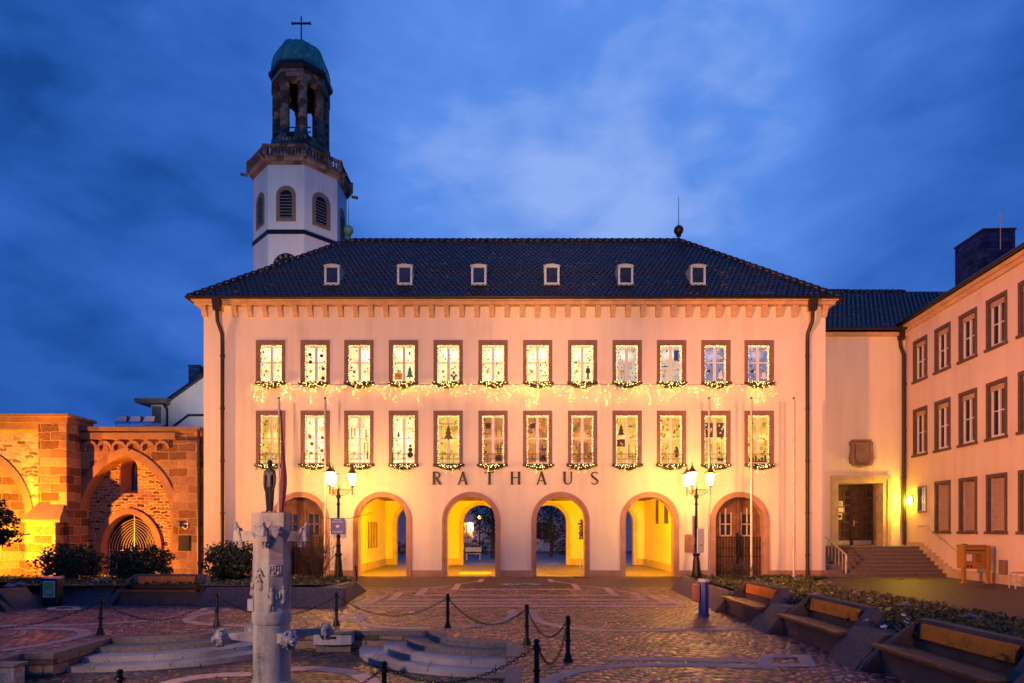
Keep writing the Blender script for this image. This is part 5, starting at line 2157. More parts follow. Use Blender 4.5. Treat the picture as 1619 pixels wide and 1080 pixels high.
# white house behind the ruin
HYo = 46.0
HB = empty('gabled_house', (-26, HYo, 0), 0, 'white gabled house with dark roof edge and chimney behind the ruin', 'house')
hx = lambda p: (p - CX) * HYo / F + 26
hz = lambda p: CH + (HY - p) * HYo / F
mb = MB()
mb.prism_xz([(hx(266), 0), (hx(266), hz(637)), (hx(322), hz(597)), (hx(420), hz(527)), (hx(420), 0)], 0, 8)
mb.prism_xz([(hx(282), 0), (hx(282), hz(677)), (hx(305), hz(660)), (hx(390), hz(660)), (hx(390), 0)], -.6, -.02)
mb.build('wall', M['plaster_white'], HB)
mb = MB()
mb.ribbon_xz([(hx(258), hz(640)), (hx(330), hz(589))], .18, -.35, 8.2)
mb.ribbon_xz([(hx(280), hz(678)), (hx(305), hz(659)), (hx(390), hz(659))], .16, -.7, -.3)
rf = mb.build('roof', M['tile'], HB)
mb = MB()
hc = lambda p: (p - CX) * 47.5 / F + 26
hcz = lambda p: CH + (HY - p) * 47.5 / F
mb.box(hc(298), hc(315), 1.5, 2.5, hcz(625), hcz(579))
mb.box(hc(297), hc(316), 1.45, 2.55, hcz(579), hcz(577))
mb.build('chimney', M['slate'], rf)
mb = MB()
hexa(mb, [(hx(226), -.9, hz(641)), (hx(270), -.9, hz(641)), (hx(270), 1.2, hz(641)), (hx(226), 1.2, hz(641))], [(hx(224), -1.0, hz(634)), (hx(277), -1.0, hz(634)), (hx(268), 1.2, hz(630)), (hx(246), 1.2, hz(630))])
mb.build('porch_roof', M['old_stone'], HB)
mb = MB()
mb.box(hx(245), hx(264), -.5, .6, 0, hz(642))
mb.box(hx(236), hx(264), -.55, .4, 0, hz(673))
mb.build('bay', M['plaster_white'], HB)
mb = MB()
mb.box(hx(247), hx(261), -.54, -.505, hz(671), hz(645))
mb.build('window', M['old_stone'], HB)
mb = MB()
mb.tube([(hx(265), -.55, hz(641)), (hx(271), -.6, hz(650)), (hx(271), -.6, hz(680))], .07, 6)
mb.build('downpipe', M['iron'], HB)

# ================================================================== COURTYARD BEHIND THE ARCADE
YB = empty('courtyard_building', (0, 64, 0), 0, 'grey rendered courtyard building with pale windows seen through the arches', 'building')
mb = MB()
ops = []
for i in range(12):
    for z in (1.2, 4.4):
        ops.append(('r', -21.6 + i * 4, -20 + i * 4, z, z + 1.9))
wall_sheet(mb, -30, 30, 0, 9.5, 0, ops)
mb.quad((-30, 0, 9.5), (30, 0, 9.5), (30, 8, 9.5), (-30, 8, 9.5))
mb.build('wall', M['plaster_white'], YB)
for o in ops:
    mb = MB()
    mb.box(o[1], o[1] + .1, .05, .15, o[3], o[4])
    mb.box(o[2] - .1, o[2], .05, .15, o[3], o[4])
    mb.box(o[1], o[2], .06, .15, o[4] - .1, o[4])
    mb.box(o[1], o[2], .06, .15, o[3], o[3] + .1)
    mb.box((o[1] + o[2]) / 2 - .05, (o[1] + o[2]) / 2 + .05, .06, .15, o[3], o[4])
    f = mb.build('window', M['white_paint'], YB)
    mb = MB()
    mb.quad((o[1], .14, o[3]), (o[2], .14, o[3]), (o[2], .14, o[4]), (o[1], .14, o[4]))
    mb.build('pane', M['glass_dark'], f)

# ================================================================== PLANTERS, BENCHES, BEDS


def bench_bay(mb):
    """concrete recess for one bench: x along, y into the bed, front base at y=0"""
    hexa(mb, [(-1.22, .80, 0), (1.22, .80, 0), (1.22, .98, 0), (-1.22, .98, 0)], [(-1.05, .86, .86), (1.05, .86, .86), (1.05, 1.02, .86), (-1.05, 1.02, .86)])
    for s in (-1, 1):
        p = [(s * 1.22, .02, -.01), (s * 1.5, .02, -.01), (s * 1.5, 1.0, -.01), (s * 1.22, 1.0, -.01)]
        q = [(s * 1.22, .14, .16), (s * 1.42, .14, .16), (s * 1.16, 1.0, .855), (s * 1.04, .86, .855)]
        if s < 0:
            p, q = [p[1], p[0], p[3], p[2]], [q[1], q[0], q[3], q[2]]
        hexa(mb, p, q)
    mb.box(-1.215, 1.215, .34, .79, 0, .375)


def bench(o_loc, rz, label):
    t = empty('planter_bench', o_loc, rz, label, 'bench', 'wooden benches set in the concrete planters')
    mb = MB()
    for k in range(3):
        mb.box(-1.205, 1.205, .20 + k * .16, .20 + k * .16 + .152, .38, .44)
    mb.build('seat', M['seat_wood'], t, bevel=.008)
    mb = MB()
    hexa(mb, [(-.88, .755, .57), (.88, .755, .57), (.88, .81, .57), (-.88, .81, .57)], [(-.88, .785, .80), (.88, .785, .80), (.88, .84, .80), (-.88, .84, .80)])
    mb.build('backrest', M['wood'], t, bevel=.008)
    mb = MB()
    for x in (-.6, 0, .6):
        mb.box(x - .03, x + .03, .80, .87, .6, .74)
        mb.box(x - .03, x + .03, .25, .6, .375, .381)
    mb.build('bracket', M['iron'], t)
    return t


def slope_wall(mb, a, b, h=.52, run=.42, top=.18):
    """inclined concrete planter wall with its base from a to b; the bed lies to the left of a->b"""
    a, b = Vector((a[0], a[1], 0)), Vector((b[0], b[1], 0))
    d = (b - a).normalized()
    nn = Vector((-d.y, d.x, 0))
    L = (b - a).length
    k = 6
    q = [a, b, b + nn * (run + top), a + nn * (run + top)]
    t = [a + nn * run, b + nn * run, b + nn * (run + top), a + nn * (run + top)]
    hexa(mb, [(p.x, p.y, -.02) for p in q], [(p.x, p.y, h) for p in t])


# left planter (its long side faces the camera)
LP = empty('concrete_planter', (-9, 17.6, 0), 0, 'long concrete planter with sloping sides below the floodlit ruin', 'planter')
mb = MB()
slope_wall(mb, (-9.25, 17.85), (-5.0, 17.57))
mb.mark()
slope_wall(mb, (-13.9, 18.25), (-12.15, 18.05))
mb.mark()
slope_wall(mb, (-13.95, 14.9), (-13.9, 15.4))
mb.mark()
hexa(mb, [(-4.95, 17.52, -.02), (-5.32, 22.3, -.02), (-6.0, 22.3, -.02), (-5.85, 17.58, -.02)], [(-5.5, 18.02, .52), (-5.42, 20.9, .46), (-5.7, 20.9, .46), (-5.75, 18.05, .52)])
mb.mark()
# pier of the part that turns towards the viewer
hexa(mb, [(-13.85, 16.9, -.02), (-13.85, 17.85, -.02), (-14.6, 18.3, -.02), (-14.8, 16.9, -.02)], [(-14.35, 16.9, .55), (-14.35, 17.85, .55), (-14.6, 18.2, .55), (-14.8, 16.9, .55)])
loc(mb, (-9, 17.6, 0)).build_each('planter_wall', M['concrete'], LP)
mb = MB()
bench_bay(mb)
mb.v = [(x - 10.7 + 9, y + 17.98 - 17.6, z) for x, y, z in mb.v]
mb.build('bench_recess', M['concrete_smooth'], LP)
mb = MB()
bench_bay(mb)
mb.v = [(-y - 13.85 + 9, x + 15.4 - 17.6, z) for x, y, z in mb.v]
mb.build('bench_recess', M['concrete_smooth'], LP)
bench((-10.7, 17.98, 0), 0, 'wooden bench set in the left planter below the ruin')
bench((-13.85, 15.4, 0), R(90), 'wooden bench cut off by the left edge of the picture')
# right planter
RP = empty('concrete_planter', (5.6, 15, 0), 0, 'stepped concrete planter with three bench recesses on the right', 'planter')
mb = MB()
slope_wall(mb, (5.95, 22.8), (5.6, 16.75))
mb.mark()
hexa(mb, [(5.95, 22.8, -.02), (6.0, 22.8, -.02), (7.1, 25.5, -.02), (6.6, 22.9, -.02)], [(6.4, 22.6, .5), (6.42, 22.6, .5), (7.15, 24.6, .4), (6.6, 22.6, .5)])
piers = ((13.1, 13.95), (9.72, 10.6), (6.2, 7.1))
for y0, y1 in piers:
    mb.mark()
    hexa(mb, [(5.48, y0, -.02), (6.25, y0, -.02), (6.25, y1, -.02), (5.48, y1, -.02)][::1], [(5.98, y0, .56), (6.25, y0, .56), (6.25, y1, .56), (5.98, y1, .56)])
loc(mb, (5.6, 15, 0)).build_each('planter_wall', M['concrete'], RP)
for yc, lab in ((15.35, 'wooden bench in the right planter nearest the town hall, beside the blue bin'), (11.85, 'middle one of the three wooden benches in the right planter'), (8.42, 'wooden bench in the right planter nearest the viewer')):
    mb = MB()
    bench_bay(mb)
    mb.v = [(y + 5.5 - 5.6, -x + yc - 15, z) for x, y, z in mb.v]
    mb.build('bench_recess', M['concrete_smooth'], RP)
    bench((5.5, yc, 0), R(-90), lab)


def bed_height(x, y, side):
    if side > 0:
        e = max(0.0, min(1.0, (x - 6.2) / 4.5))
        f = max(0.0, min(1.0, (y - 20) / 6.0))
        h = .50 * (1 - e) * (1 - f) + .07
    else:
        f = max(0.0, min(1.0, (y - 18.6) / 8.0))
        h = .46 * (1 - f) + .10
    return h + .03 * mnoise.noise(Vector((x * .9, y * .9, 2)))


def bed(name, edge, side):
    """edge(y) -> (x0, x1) over a y range"""
    y0, y1, fn = edge
    mb = MB()
    ny, nx = 44, 26
    for j in range(ny + 1):
        y = y0 + (y1 - y0) * j / ny
        xa, xb = fn(y)
        for i in range(nx + 1):
            x = xa + (xb - xa) * i / nx
            mb.v.append((x, y, bed_height(x, y, side)))
    for j in range(ny):
        for i in range(nx):
            a = j * (nx + 1) + i
            mb.f.append([a, a + 1, a + nx + 2, a + nx + 1])
            mb.mi.append(0)
    return struct(name, mb, M['soil'])


def interp(tab):
    def fn(y):
        for (ya, a0, b0), (yb, a1, b1) in zip(tab[:-1], tab[1:]):
            if ya <= y <= yb:
                t = (y - ya) / (yb - ya)
                return a0 + (a1 - a0) * t, b0 + (b1 - b0) * t
        return tab[-1][1], tab[-1][2]
    return fn


fr_ = interp([(5.5, 6.22, 12.35), (22.4, 6.3, 12.35), (22.6, 6.45, 12.4), (26.4, 7.35, 12.9), (28.5, 8.6, 14.95)])
fl_ = interp([(18.3, -15.0, -5.75), (21.0, -16.5, -5.65), (26.3, -30.0, -6.9), (28.3, -30.0, -7.75)])
bed('flower_bed', (5.5, 28.5, fr_), 1)
bed('flower_bed', (18.3, 28.3, fl_), -1)
rg = random.Random(11)
mb = MB()
mbr = MB()
for side, (y0, y1, fn), cnt in ((1, (5.5, 28.4, fr_), 15000), (-1, (18.4, 28.2, fl_), 7000)):
    k = 0
    while k < cnt:
        y = y0 + (y1 - y0) * rg.random()
        xa, xb = fn(y)
        x = xa + (xb - xa) * rg.random()
        if side < 0 and x < -24:
            continue
        k += 1
        dens = mnoise.noise(Vector((x * 1.1, y * 1.1, 7)))
        if dens < -.12 and rg.random() < .75:
            continue
        z = bed_height(x, y, side) + .01 + rg.random() * (.07 + .07 * max(0, dens))
        mb.leaf((x, y, z), .04 + rg.random() * .05, rg, 1.8)
struct('ground_cover', mb, M['leaf_bed'], 'stuff')
# fallen leaves on the path and the steps
mb = MB()
for k in range(520):
    if rg.random() < .62:
        x, y, z = rg.uniform(15.8, 20.2), rg.uniform(27.0, 28.6), .012
    elif rg.random() < .5:
        x, y, z = rg.uniform(12.5, 18.5), rg.uniform(13, 28), .012
    else:
        x, y, z = (rg.uniform(-8, -4.6), rg.uniform(9.3, 11.0), LOW + .01) if rg.random() < .6 else (rg.uniform(-8.2, -2), rg.uniform(13.5, 15), .012)
    s_ = rg.uniform(.035, .075)
    a = rg.random() * 6.28
    ca, sa = math.cos(a) * s_, math.sin(a) * s_
    mb.add([(x - ca, y - sa, z), (x + sa * .6, y - ca * .6, z + .012), (x + ca, y + sa, z + .004), (x - sa * .6, y + ca * .6, z + .014)], [(0, 1, 2, 3)])
struct('fallen_leaves', mb, M['dead_leaf'], 'stuff')


# ornamental cabbages and pansies
def cabbage_mesh():
    m1 = MB()
    q = random.Random(4)
    for ring, (r_, z, n, s_) in enumerate(((.15, .05, 11, .11), (.10, .08, 9, .09), (.055, .11, 7, .07), (.02, .13, 4, .05))):
        for i in range(n):
            a = 2 * PI * i / n + ring * .3 + q.uniform(-.1, .1)
            c = Vector((math.cos(a) * r_, math.sin(a) * r_, z + q.uniform(-.01, .01)))
            d = Vector((math.cos(a), math.sin(a), .25 + .25 * ring)).normalized()
            e = Vector((-math.sin(a), math.cos(a), 0))
            m1.add([c - d * s_ * .5, c + e * s_ * .55 + Vector((0, 0, .015)), c + d * s_ * .6 + Vector((0, 0, q.uniform(-.02, .02))), c - e * s_ * .55 + Vector((0, 0, .015))], [(0, 1, 2, 3)])
    return m1


def flower_mesh():
    m1 = MB()
    for i in range(5):
        a = 2 * PI * i / 5
        c = Vector((math.cos(a) * .03, math.sin(a) * .03, .1))
        d = Vector((math.cos(a), math.sin(a), .5)).normalized() * .035
        e = Vector((-math.sin(a), math.cos(a), 0)) * .03
        m1.add([c - d, c + e, c + d, c - e], [(0, 1, 2, 3)])
    return m1


base_cab = None
for k, (px, py) in enumerate(((1376, 946), (1431, 954), (1535, 974), (1220, 914), (1257, 916), (1297, 923), (1250, 937), (1352, 937), (1290, 941), (1312, 920), (1175, 911))):
    p = G(px, py, .2)
    for _ in range(3):
        p = G(px, py, bed_height(p.x, p.y, 1) + .1)
    z = bed_height(p.x, p.y, 1)
    if base_cab is None:
        base_cab = cabbage_mesh().build('ornamental_cabbage', M['cabbage'])
        o = base_cab
    else:
        o = base_cab.copy()
        col.objects.link(o)
    o.location = (p.x, p.y, z + .02)
    o.rotation_euler = (0, 0, k * 1.3)
    s_ = .72 + .14 * ((k * 7) % 3)
    o.scale = (s_, s_, s_)
    tag(o, 'pale purple ornamental cabbage in the right flower bed', 'cabbage', 'ornamental cabbages in the right bed')
for k, (px, py) in enumerate(((15, 925), (31, 922), (72, 921), (150, 918), (163, 917), (165, 914))):
    p = G(px, py, .45)
    for _ in range(3):
        p = G(px, py, bed_height(p.x, p.y, -1) + .1)
    o = base_cab.copy()
    col.objects.link(o)
    o.location = (p.x, p.y, bed_height(p.x, p.y, -1) + .02)
    o.scale = (.85, .85, .85)
    tag(o, 'pale ornamental cabbage in the left flower bed', 'cabbage', 'ornamental cabbages in the left bed')
fb = {}
for kind, mat_, pts in (('yellow', 'petal_yellow', ((1381, 957), (1396, 968), (1408, 962), (1402, 965), (1484, 964), (1549, 988), (1553, 990), (1617, 1008), (1394, 963))),
                        ('white', 'petal_white', ((1376, 953), (1374, 983), (1400, 993), (1427, 974), (1428, 986), (1432, 981), (1450, 963), (1545, 1000), (1574, 1007), (1596, 1017), (1374, 971), (1340, 968), (1315, 938), (1270, 931), (1240, 923), (1232, 931)))):
    for k, (px, py) in enumerate(pts):
        p = G(px, py, .4)
        for _ in range(3):
            p = G(px, py, bed_height(p.x, p.y, 1) + .1)
        if kind not in fb:
            fb[kind] = flower_mesh().build('pansy', M[mat_])
            o = fb[kind]
        else:
            o = fb[kind].copy()
            col.objects.link(o)
        o.location = (p.x, p.y, bed_height(p.x, p.y, 1) + .03)
        o.rotation_euler = (R(-25), 0, k)
        o.scale = (.95, .95, .95)
        tag(o, '%s pansy flower in the bed behind the right benches' % kind, 'flower', '%s pansies in the right bed' % kind)


# bushes
def leaf_cloud(mb, c, rad, n, size, seed, flat_bottom=True):
    q = random.Random(seed)
    c = Vector(c)
    k = 0
    while k < n:
        d = Vector((q.gauss(0, 1), q.gauss(0, 1), q.gauss(0, 1))).normalized()
        rr = q.random() ** .38
        lump = 1 + .34 * mnoise.noise(d * 2.3 + Vector((seed, 0, 0))) + .22 * mnoise.noise(d * 5.5 + Vector((0, seed, 0)))
        p = Vector((d.x * rad[0], d.y * rad[1], d.z * rad[2])) * rr * lump
        if flat_bottom and p.z < -rad[2] * .75:
            continue
        if mnoise.noise((c + p) * 2.1) < -.28:
            k += 1
            continue
        mb.leaf(c + p, size * q.uniform(.6, 1.35), q, 1.9)
        k += 1


def bush(x, y, z, rx_, ry_, rz_, n, seed, label):
    t = empty('round_bush', (x, y, z), 0, label, 'bush')
    mb = MB()
    q = random.Random(seed)
    for k in range(9):
        a = q.random() * 6.28
        mb.tube([(.05 * math.cos(a), .05 * math.sin(a), -.05), (rx_ * .3 * math.cos(a), ry_ * .3 * math.sin(a), rz_ * .6), (rx_ * .75 * math.cos(a), ry_ * .75 * math.sin(a), rz_ * (1.0 + .5 * q.random()))], [.03, .02, .008], 5)
    mb.build('stem', M['bark'], t)
    mb = MB()
    leaf_cloud(mb, (0, 0, rz_ * .95), (rx_, ry_, rz_), n, .075, seed)
    for k in range(26):
        a, e = q.random() * 6.28, q.uniform(.1, 1.3)
        d = Vector((math.cos(a) * math.cos(e) * rx_, math.sin(a) * math.cos(e) * ry_, math.sin(e) * rz_))
        for j in range(12):
            p = d * (.9 + .32 * j / 12) + Vector((0, 0, rz_ * .95))
            mb.leaf(p + Vector((q.gauss(0, .03), q.gauss(0, .03), q.gauss(0, .03))), .06, q, 2.0)
    mb.build('foliage', M['leaf_dark'], t)


bush(-17.2, 23.6, .2, 1.15, .95, .74, 4200, 1, 'dark rounded bush before the ruin, left of its gate')
bush(-14.3, 23.4, .2, 1.15, .9, .70, 4200, 2, 'dark rounded bush in front of the ruin gate grille')
bush(-10.15, 22.0, .28, 1.02, .85, .76, 3800, 3, 'dark rounded bush at the town hall corner behind the monument')
tr_ = empty('small_tree', (-21.3, 24.0, .2), 0, 'dark leafy tree reaching in at the left edge before the ruin', 'tree')
mb = MB()
mb.tube([(0, 0, 0), (.1, 0, .9), (.05, .1, 1.8), (.3, .1, 2.9)], [.11, .09, .07, .03], 8)
q = random.Random(9)
for k in range(12):
    a = q.random() * 6.28
    z = q.uniform(1.0, 2.2)
    L = q.uniform(.8, 1.7)
    mb.tube([(.08, .05, z), (.08 + L * .5 * math.cos(a), L * .5 * math.sin(a), z + .3), (.08 + L * math.cos(a), L * math.sin(a), z + .35 + q.random() * .3)], [.035, .022, .008], 5)
mb.build('trunk', M['bark'], tr_)
mb = MB()
for c, r_, n in (((.3, 0, 2.45), (1.35, .9, .55), 2400), ((.9, -.1, 1.75), (.95, .6, .36), 1500), ((-.5, 0, 2.0), (1.1, .9, .7), 1600), ((.5, 0, 2.95), (.6, .5, .4), 600)):
    leaf_cloud(mb, c, r_, n, .085, 5 + n, False)
mb.build('crown', M['leaf_dark'], tr_)


def bare_shrub(x, y, z, h, spread, n, seed, label, dark=False):
    t = empty('bare_shrub', (x, y, z), 0, label, 'shrub')
    q = random.Random(seed)
    mb = MB()

    def grow(p, d, L, r_, depth):
        pts = [p]
        for k in range(4):
            d = (d + Vector((q.gauss(0, .16), q.gauss(0, .16), q.gauss(0, .1)))).normalized()
            pts.append(pts[-1] + d * L / 4)
        mb.tube(pts, [r_ * (1 - .16 * k) for k in range(5)], 5)
        if depth:
            for k in range(3):
                b = pts[q.choice((1, 2, 3, 4))]
                dd = (d + Vector((q.gauss(0, .55), q.gauss(0, .55), q.uniform(-.1, .5)))).normalized()
                grow(b, dd, L * q.uniform(.4, .65), r_ * .5, depth - 1)
    for k in range(n):
        a = q.random() * 6.28
        e = q.uniform(0, spread)
        grow(Vector((q.gauss(0, .06), q.gauss(0, .06), -.05)), Vector((math.cos(a) * e, math.sin(a) * e, 1)).normalized(), h * q.uniform(.6, 1.0), .022, 2)
    mb.build('branch', M['bark'], t)
    mb = MB()
    for k in range(130 if not dark else 420):
        a = q.random() * 6.28
        rr = q.random() * spread * h * .5
        mb.leaf((math.cos(a) * rr, math.sin(a) * rr, q.uniform(.1, h * (.75 if not dark else .55))), .05, q, 1.8)
    mb.build('foliage', M['leaf_dark'], t)


bare_shrub(-8.2, 25.6, .1, 1.7, .65, 17, 21, 'bare many-stemmed shrub left of the left street lantern')
bare_shrub(9.55, 25.8, .08, 1.25, .9, 10, 22, 'low dark shrub with bare twigs before the right wooden door', True)

# trees in the courtyard


def yard_tree(x, y, h, r_, seed, label, n, purple=False):
    t = empty('courtyard_tree', (x, y, 0), 0, label, 'tree')
    q = random.Random(seed)
    mb = MB()
    mb.tube([(0, 0, 0), (.1, 0, h * .3), (0, .1, h * .6), (.1, 0, h * .95)], [.16, .13, .09, .03], 7)
    for k in range(26):
        a = q.random() * 6.28
        z = h * q.uniform(.2, .85)
        L = r_ * q.uniform(.6, 1.2)
        p1 = Vector((.5 * L * math.cos(a), .5 * L * math.sin(a), z + .25 * L))
        p2 = Vector((L * math.cos(a), L * math.sin(a), z + .55 * L))
        mb.tube([(0.05, 0.03, z), p1, p2], [.04, .025, .008], 5)
        for m in range(5):
            b = p1.lerp(p2, q.random())
            mb.tube([b, b + Vector((q.gauss(0, .35), q.gauss(0, .35), .35))], [.012, .004], 4)
    mb.build('trunk', M['bark'], t)
    mb = MB()
    leaf_cloud(mb, (0, 0, h * .6), (r_, r_, h * .42), n, .12, seed, False)
    mb.build('crown', M['leaf_dark'], t)


yard_tree(-1.55, 47.5, 5.8, 1.9, 31, 'dark tree in the courtyard seen through the third arch', 1500)
yard_tree(3.2, 50.0, 4.6, 1.8, 32, 'tree in the courtyard seen through the fourth arch', 1600)
for k, (x, y, lab) in enumerate(((-2.9, 49.0, 'low dark shrub left of the courtyard tree'), (1.0, 50.5, 'low dark shrub behind the fourth arch, left of the flagpole'), (4.6, 50.0, 'low shrub in the courtyard at the right of the fourth arch'), (-.2, 50.5, 'low dark shrub right of the courtyard tree'), (-9.6, 48, 'low dark shrub in the courtyard behind the second arch'))):
    bush(x, y, 0, 1.3, .9, .7, 1300, 40 + k, lab)
yl = empty('courtyard_lamp', (-2.95, 55, 0), 0, 'small orange courtyard lamp seen through the third arch', 'lamp')
mb = MB()
mb.tube([(0, 0, 0), (0, 0, 3.2)], .05, 6)
mb.build('post', M['iron'], yl)
mb = MB()
mb.ball((0, 0, 3.4), .15, 10, 7)
mb.build('globe', M['far_lamp'], yl)
yb2 = empty('white_bench', (-2.9, 45.2, 0), 0, 'small white bench in the courtyard behind the third arch', 'bench')
mb = MB()
mb.box(-.6, .6, 0, .4, .42, .48)
mb.build('seat', M['white_paint'], yb2)
mb = MB()
mb.box(-.6, .6, .4, .45, .6, .95)
mb.build('backrest', M['white_paint'], yb2)
for x in (-.5, .5):
    mb = MB()
    mb.box(x - .04, x + .04, .02, .4, 0, .418)
    mb.build('leg', M['white_paint'], yb2)

# ================================================================== STREET LANTERNS


def lantern_thing(name, loc_, rz, label):
    t = empty(name, loc_, rz, label, 'street lamp', 'three-armed street lanterns')
    mb = MB()
    mb.lathe([(.24, 0), (.24, .06), (.20, .12), (.21, .2), (.17, .45), (.15, .75), (.12, 1.0), (.16, 1.05), (.16, 1.10), (.10, 1.16), (.085, 1.4), (.12, 1.46), (.085, 1.52), (.07, 1.8), (.10, 1.85), (.065, 1.92),
              (.055, 3.2), (.09, 3.25), (.055, 3.32), (.055, 3.5), (.10, 3.55), (.10, 3.62), (.06, 3.7), (.05, 3.85), (.09, 3.9), (.04, 3.97), (.0, 4.1)], n=12)
    mb.build('post', M['iron'], t, smooth='auto')
    for k in range(3):
        a = 2 * PI * k / 3
        ca, sa = math.cos(a), math.sin(a)
        pt = lambda r_, z: (ca * r_, sa * r_, z)
        mb = MB()
        mb.tube([pt(.05, 3.88), pt(.62, 3.88)], .016, 6)
        mb.tube([pt(.05, 3.62), pt(.2, 3.64), pt(.38, 3.72), pt(.5, 3.84)], .014, 6)
        for c, r0 in ((.2, .07), (.36, .055)):
            mb.tube([pt(c + r0 * math.cos(2 * PI * i / 12), 3.79 + r0 * math.sin(2 * PI * i / 12)) for i in range(13)], .009, 5, False)
        mb.tube([pt(.58, 3.7), pt(.58, 4.1)], [.03, .03], 6)
        mb.ball(pt(.58, 3.68), .035, 6, 4)
        for q_ in (-.7, .7):
            d = Vector((math.cos(a + q_), math.sin(a + q_), 0))
            b = Vector(pt(.58, 4.0))
            mb.tube([b, b + d * .1, b + d * .13 + Vector((0, 0, .14))], .008, 5)
        arm = mb.build('arm', M['gilt_iron'], t)
        b = Vector(pt(.58, 4.08))
        mb = MB()
        mb.lathe([(.085, 0), (.17, .50)], b, 6, a)
        mb.lathe([(.085, 0.002), (0, .0)], b, 6, a)
        gl = mb.build('lamp_glass', M['lamp_glass'], arm)
        mb = MB()
        for i in range(6):
            aa = a + PI / 3 * i
            mb.tube([b + Vector((math.cos(aa) * .09, math.sin(aa) * .09, 0)), b + Vector((math.cos(aa) * .178, math.sin(aa) * .178, .5))], .008, 4)
        mb.lathe([(.10, -.03), (.10, 0), (.06, -.05)], b, 6, a)
        mb.build('cage', M['gilt_iron'], arm)
        mb = MB()
        mb.lathe([(.235, .49), (.24, .52), (.20, .54), (.13, .63), (.075, .70), (.04, .76), (.05, .79), (.02, .83), (.035, .86), (.015, .90), (0, .98)], b, 6, a)
        for i in range(6):
            aa = a + PI / 3 * i
            d = Vector((math.cos(aa), math.sin(aa), 0))
            mb.tube([b + d * .22 + Vector((0, 0, .52)), b + d * .265 + Vector((0, 0, .57))], [.02, .006], 5)
        mb.build('lamp_roof', M['gilt_iron'], arm)
    return t


L1 = lantern_thing('street_lantern', (-7.515, 26.2, .1), R(10), 'three-armed street lantern with a blue poster, left of the arcade')
L2 = copy_tree(L1)
L2.location = (7.98, 26.2, .1)
L2.rotation_euler = (0, 0, R(-4))
L2['label'] = 'three-armed street lantern with white-backed signs, right of the arcade'
# signs on the posts
pb = empty('poster_board', (-7.515, 26.09, 1.78), R(2), 'blue poster about wearing masks on the left street lantern', 'poster')
mb = MB()
mb.box(-.30, .30, -.02, .0, .28, .98)
o = mb.build('sheet', M['poster_blue'], pb)
mb = MB()
mb.prism_xz([(.13 * math.cos(-2 * PI * i / 20), .62 + .13 * math.sin(-2 * PI * i / 20)) for i in range(20)], -.024, -.0205)
mb.build('emblem_disc', M['paper_red'], o)
mb = MB()
mb.prism_xz([(.112 * math.cos(-2 * PI * i / 20), .62 + .112 * math.sin(-2 * PI * i / 20)) for i in range(20)], -.027, -.0245)
mb.build('emblem_ground', M['poster_blue'], o)
mb = MB()
mb.prism_xz([(-.08, .66), (-.06, .57), (0, .545), (.06, .57), (.08, .66), (0, .685)], -.031, -.0275)
mb.build('mask_emblem', M['paper_white'], o)


def text(body, size, loc_, mat_, parent, name):
    cu = bpy.data.curves.new(name, 'FONT')
    cu.body = body
    cu.size = size
    cu.align_x = 'CENTER'
    cu.extrude = .0015
    tmp = bpy.data.objects.new('tmp', cu)
    col.objects.link(tmp)
    bpy.context.view_layer.update()
    me = bpy.data.meshes.new_from_object(tmp.evaluated_get(bpy.context.evaluated_depsgraph_get()))
    bpy.data.objects.remove(tmp)
    me.materials.clear()
    me.materials.append(mat_)
    ob = bpy.data.objects.new(name, me)
    col.objects.link(ob)
    ob.parent = parent
    ob.location = loc_
    ob.rotation_euler = (R(90), 0, 0)
    return ob


text('Hier gilt', .1, (0, -.0225, .875), M['paper_white'], o, 'poster_text')
text('Maskenpflicht', .085, (0, -.0225, .785), M['paper_white'], o, 'poster_text')
mb = MB()
for z in (.40, .36):
    mb.box(-.22, .22, -.0225, -.0205, z, z + .012)
mb.build('poster_text', M['poster_blue'] if False else M['paper_white'], o)
mb = MB()
mb.box(-.26, .36, .125, .14, .10, .9)
mb.build('backing_board', M['paper_white'], pb)
for k, (dx, z, rz_, lab) in enumerate(((-.12, 2.0, R(58), 'upper grey sign board turned sideways on the right lantern post'), (.16, 1.25, R(48), 'lower pale sign board turned sideways on the right lantern post'))):
    s_ = empty('sign_board', (7.98 + dx, 26.12, z), rz_, lab, 'sign')
    mb = MB()
    mb.box(-.33, .33, -.012, .012, 0, .85 + .2 * k)
    mb.build('board', M['paper_white'] if k else M['steel'], s_, bevel=.004)
    mb = MB()
    mb.box(-.05, .05, -.03, -.0125, .3, .36)
    mb.build('clamp', M['iron'], s_)
cb = MB()
a, b = P(487, 812, 27.6), P(588, 810, 28.9)
pts = []
for i in range(21):
    t = i / 20
    p = a.lerp(b, t)
    p.z -= 4 * t * (1 - t) * .28
    pts.append(p)
cb.tube(pts, .014, 5)
tag(cb.build('cable', M['iron']), 'thin dark cable sagging between the two left arches', 'cable')

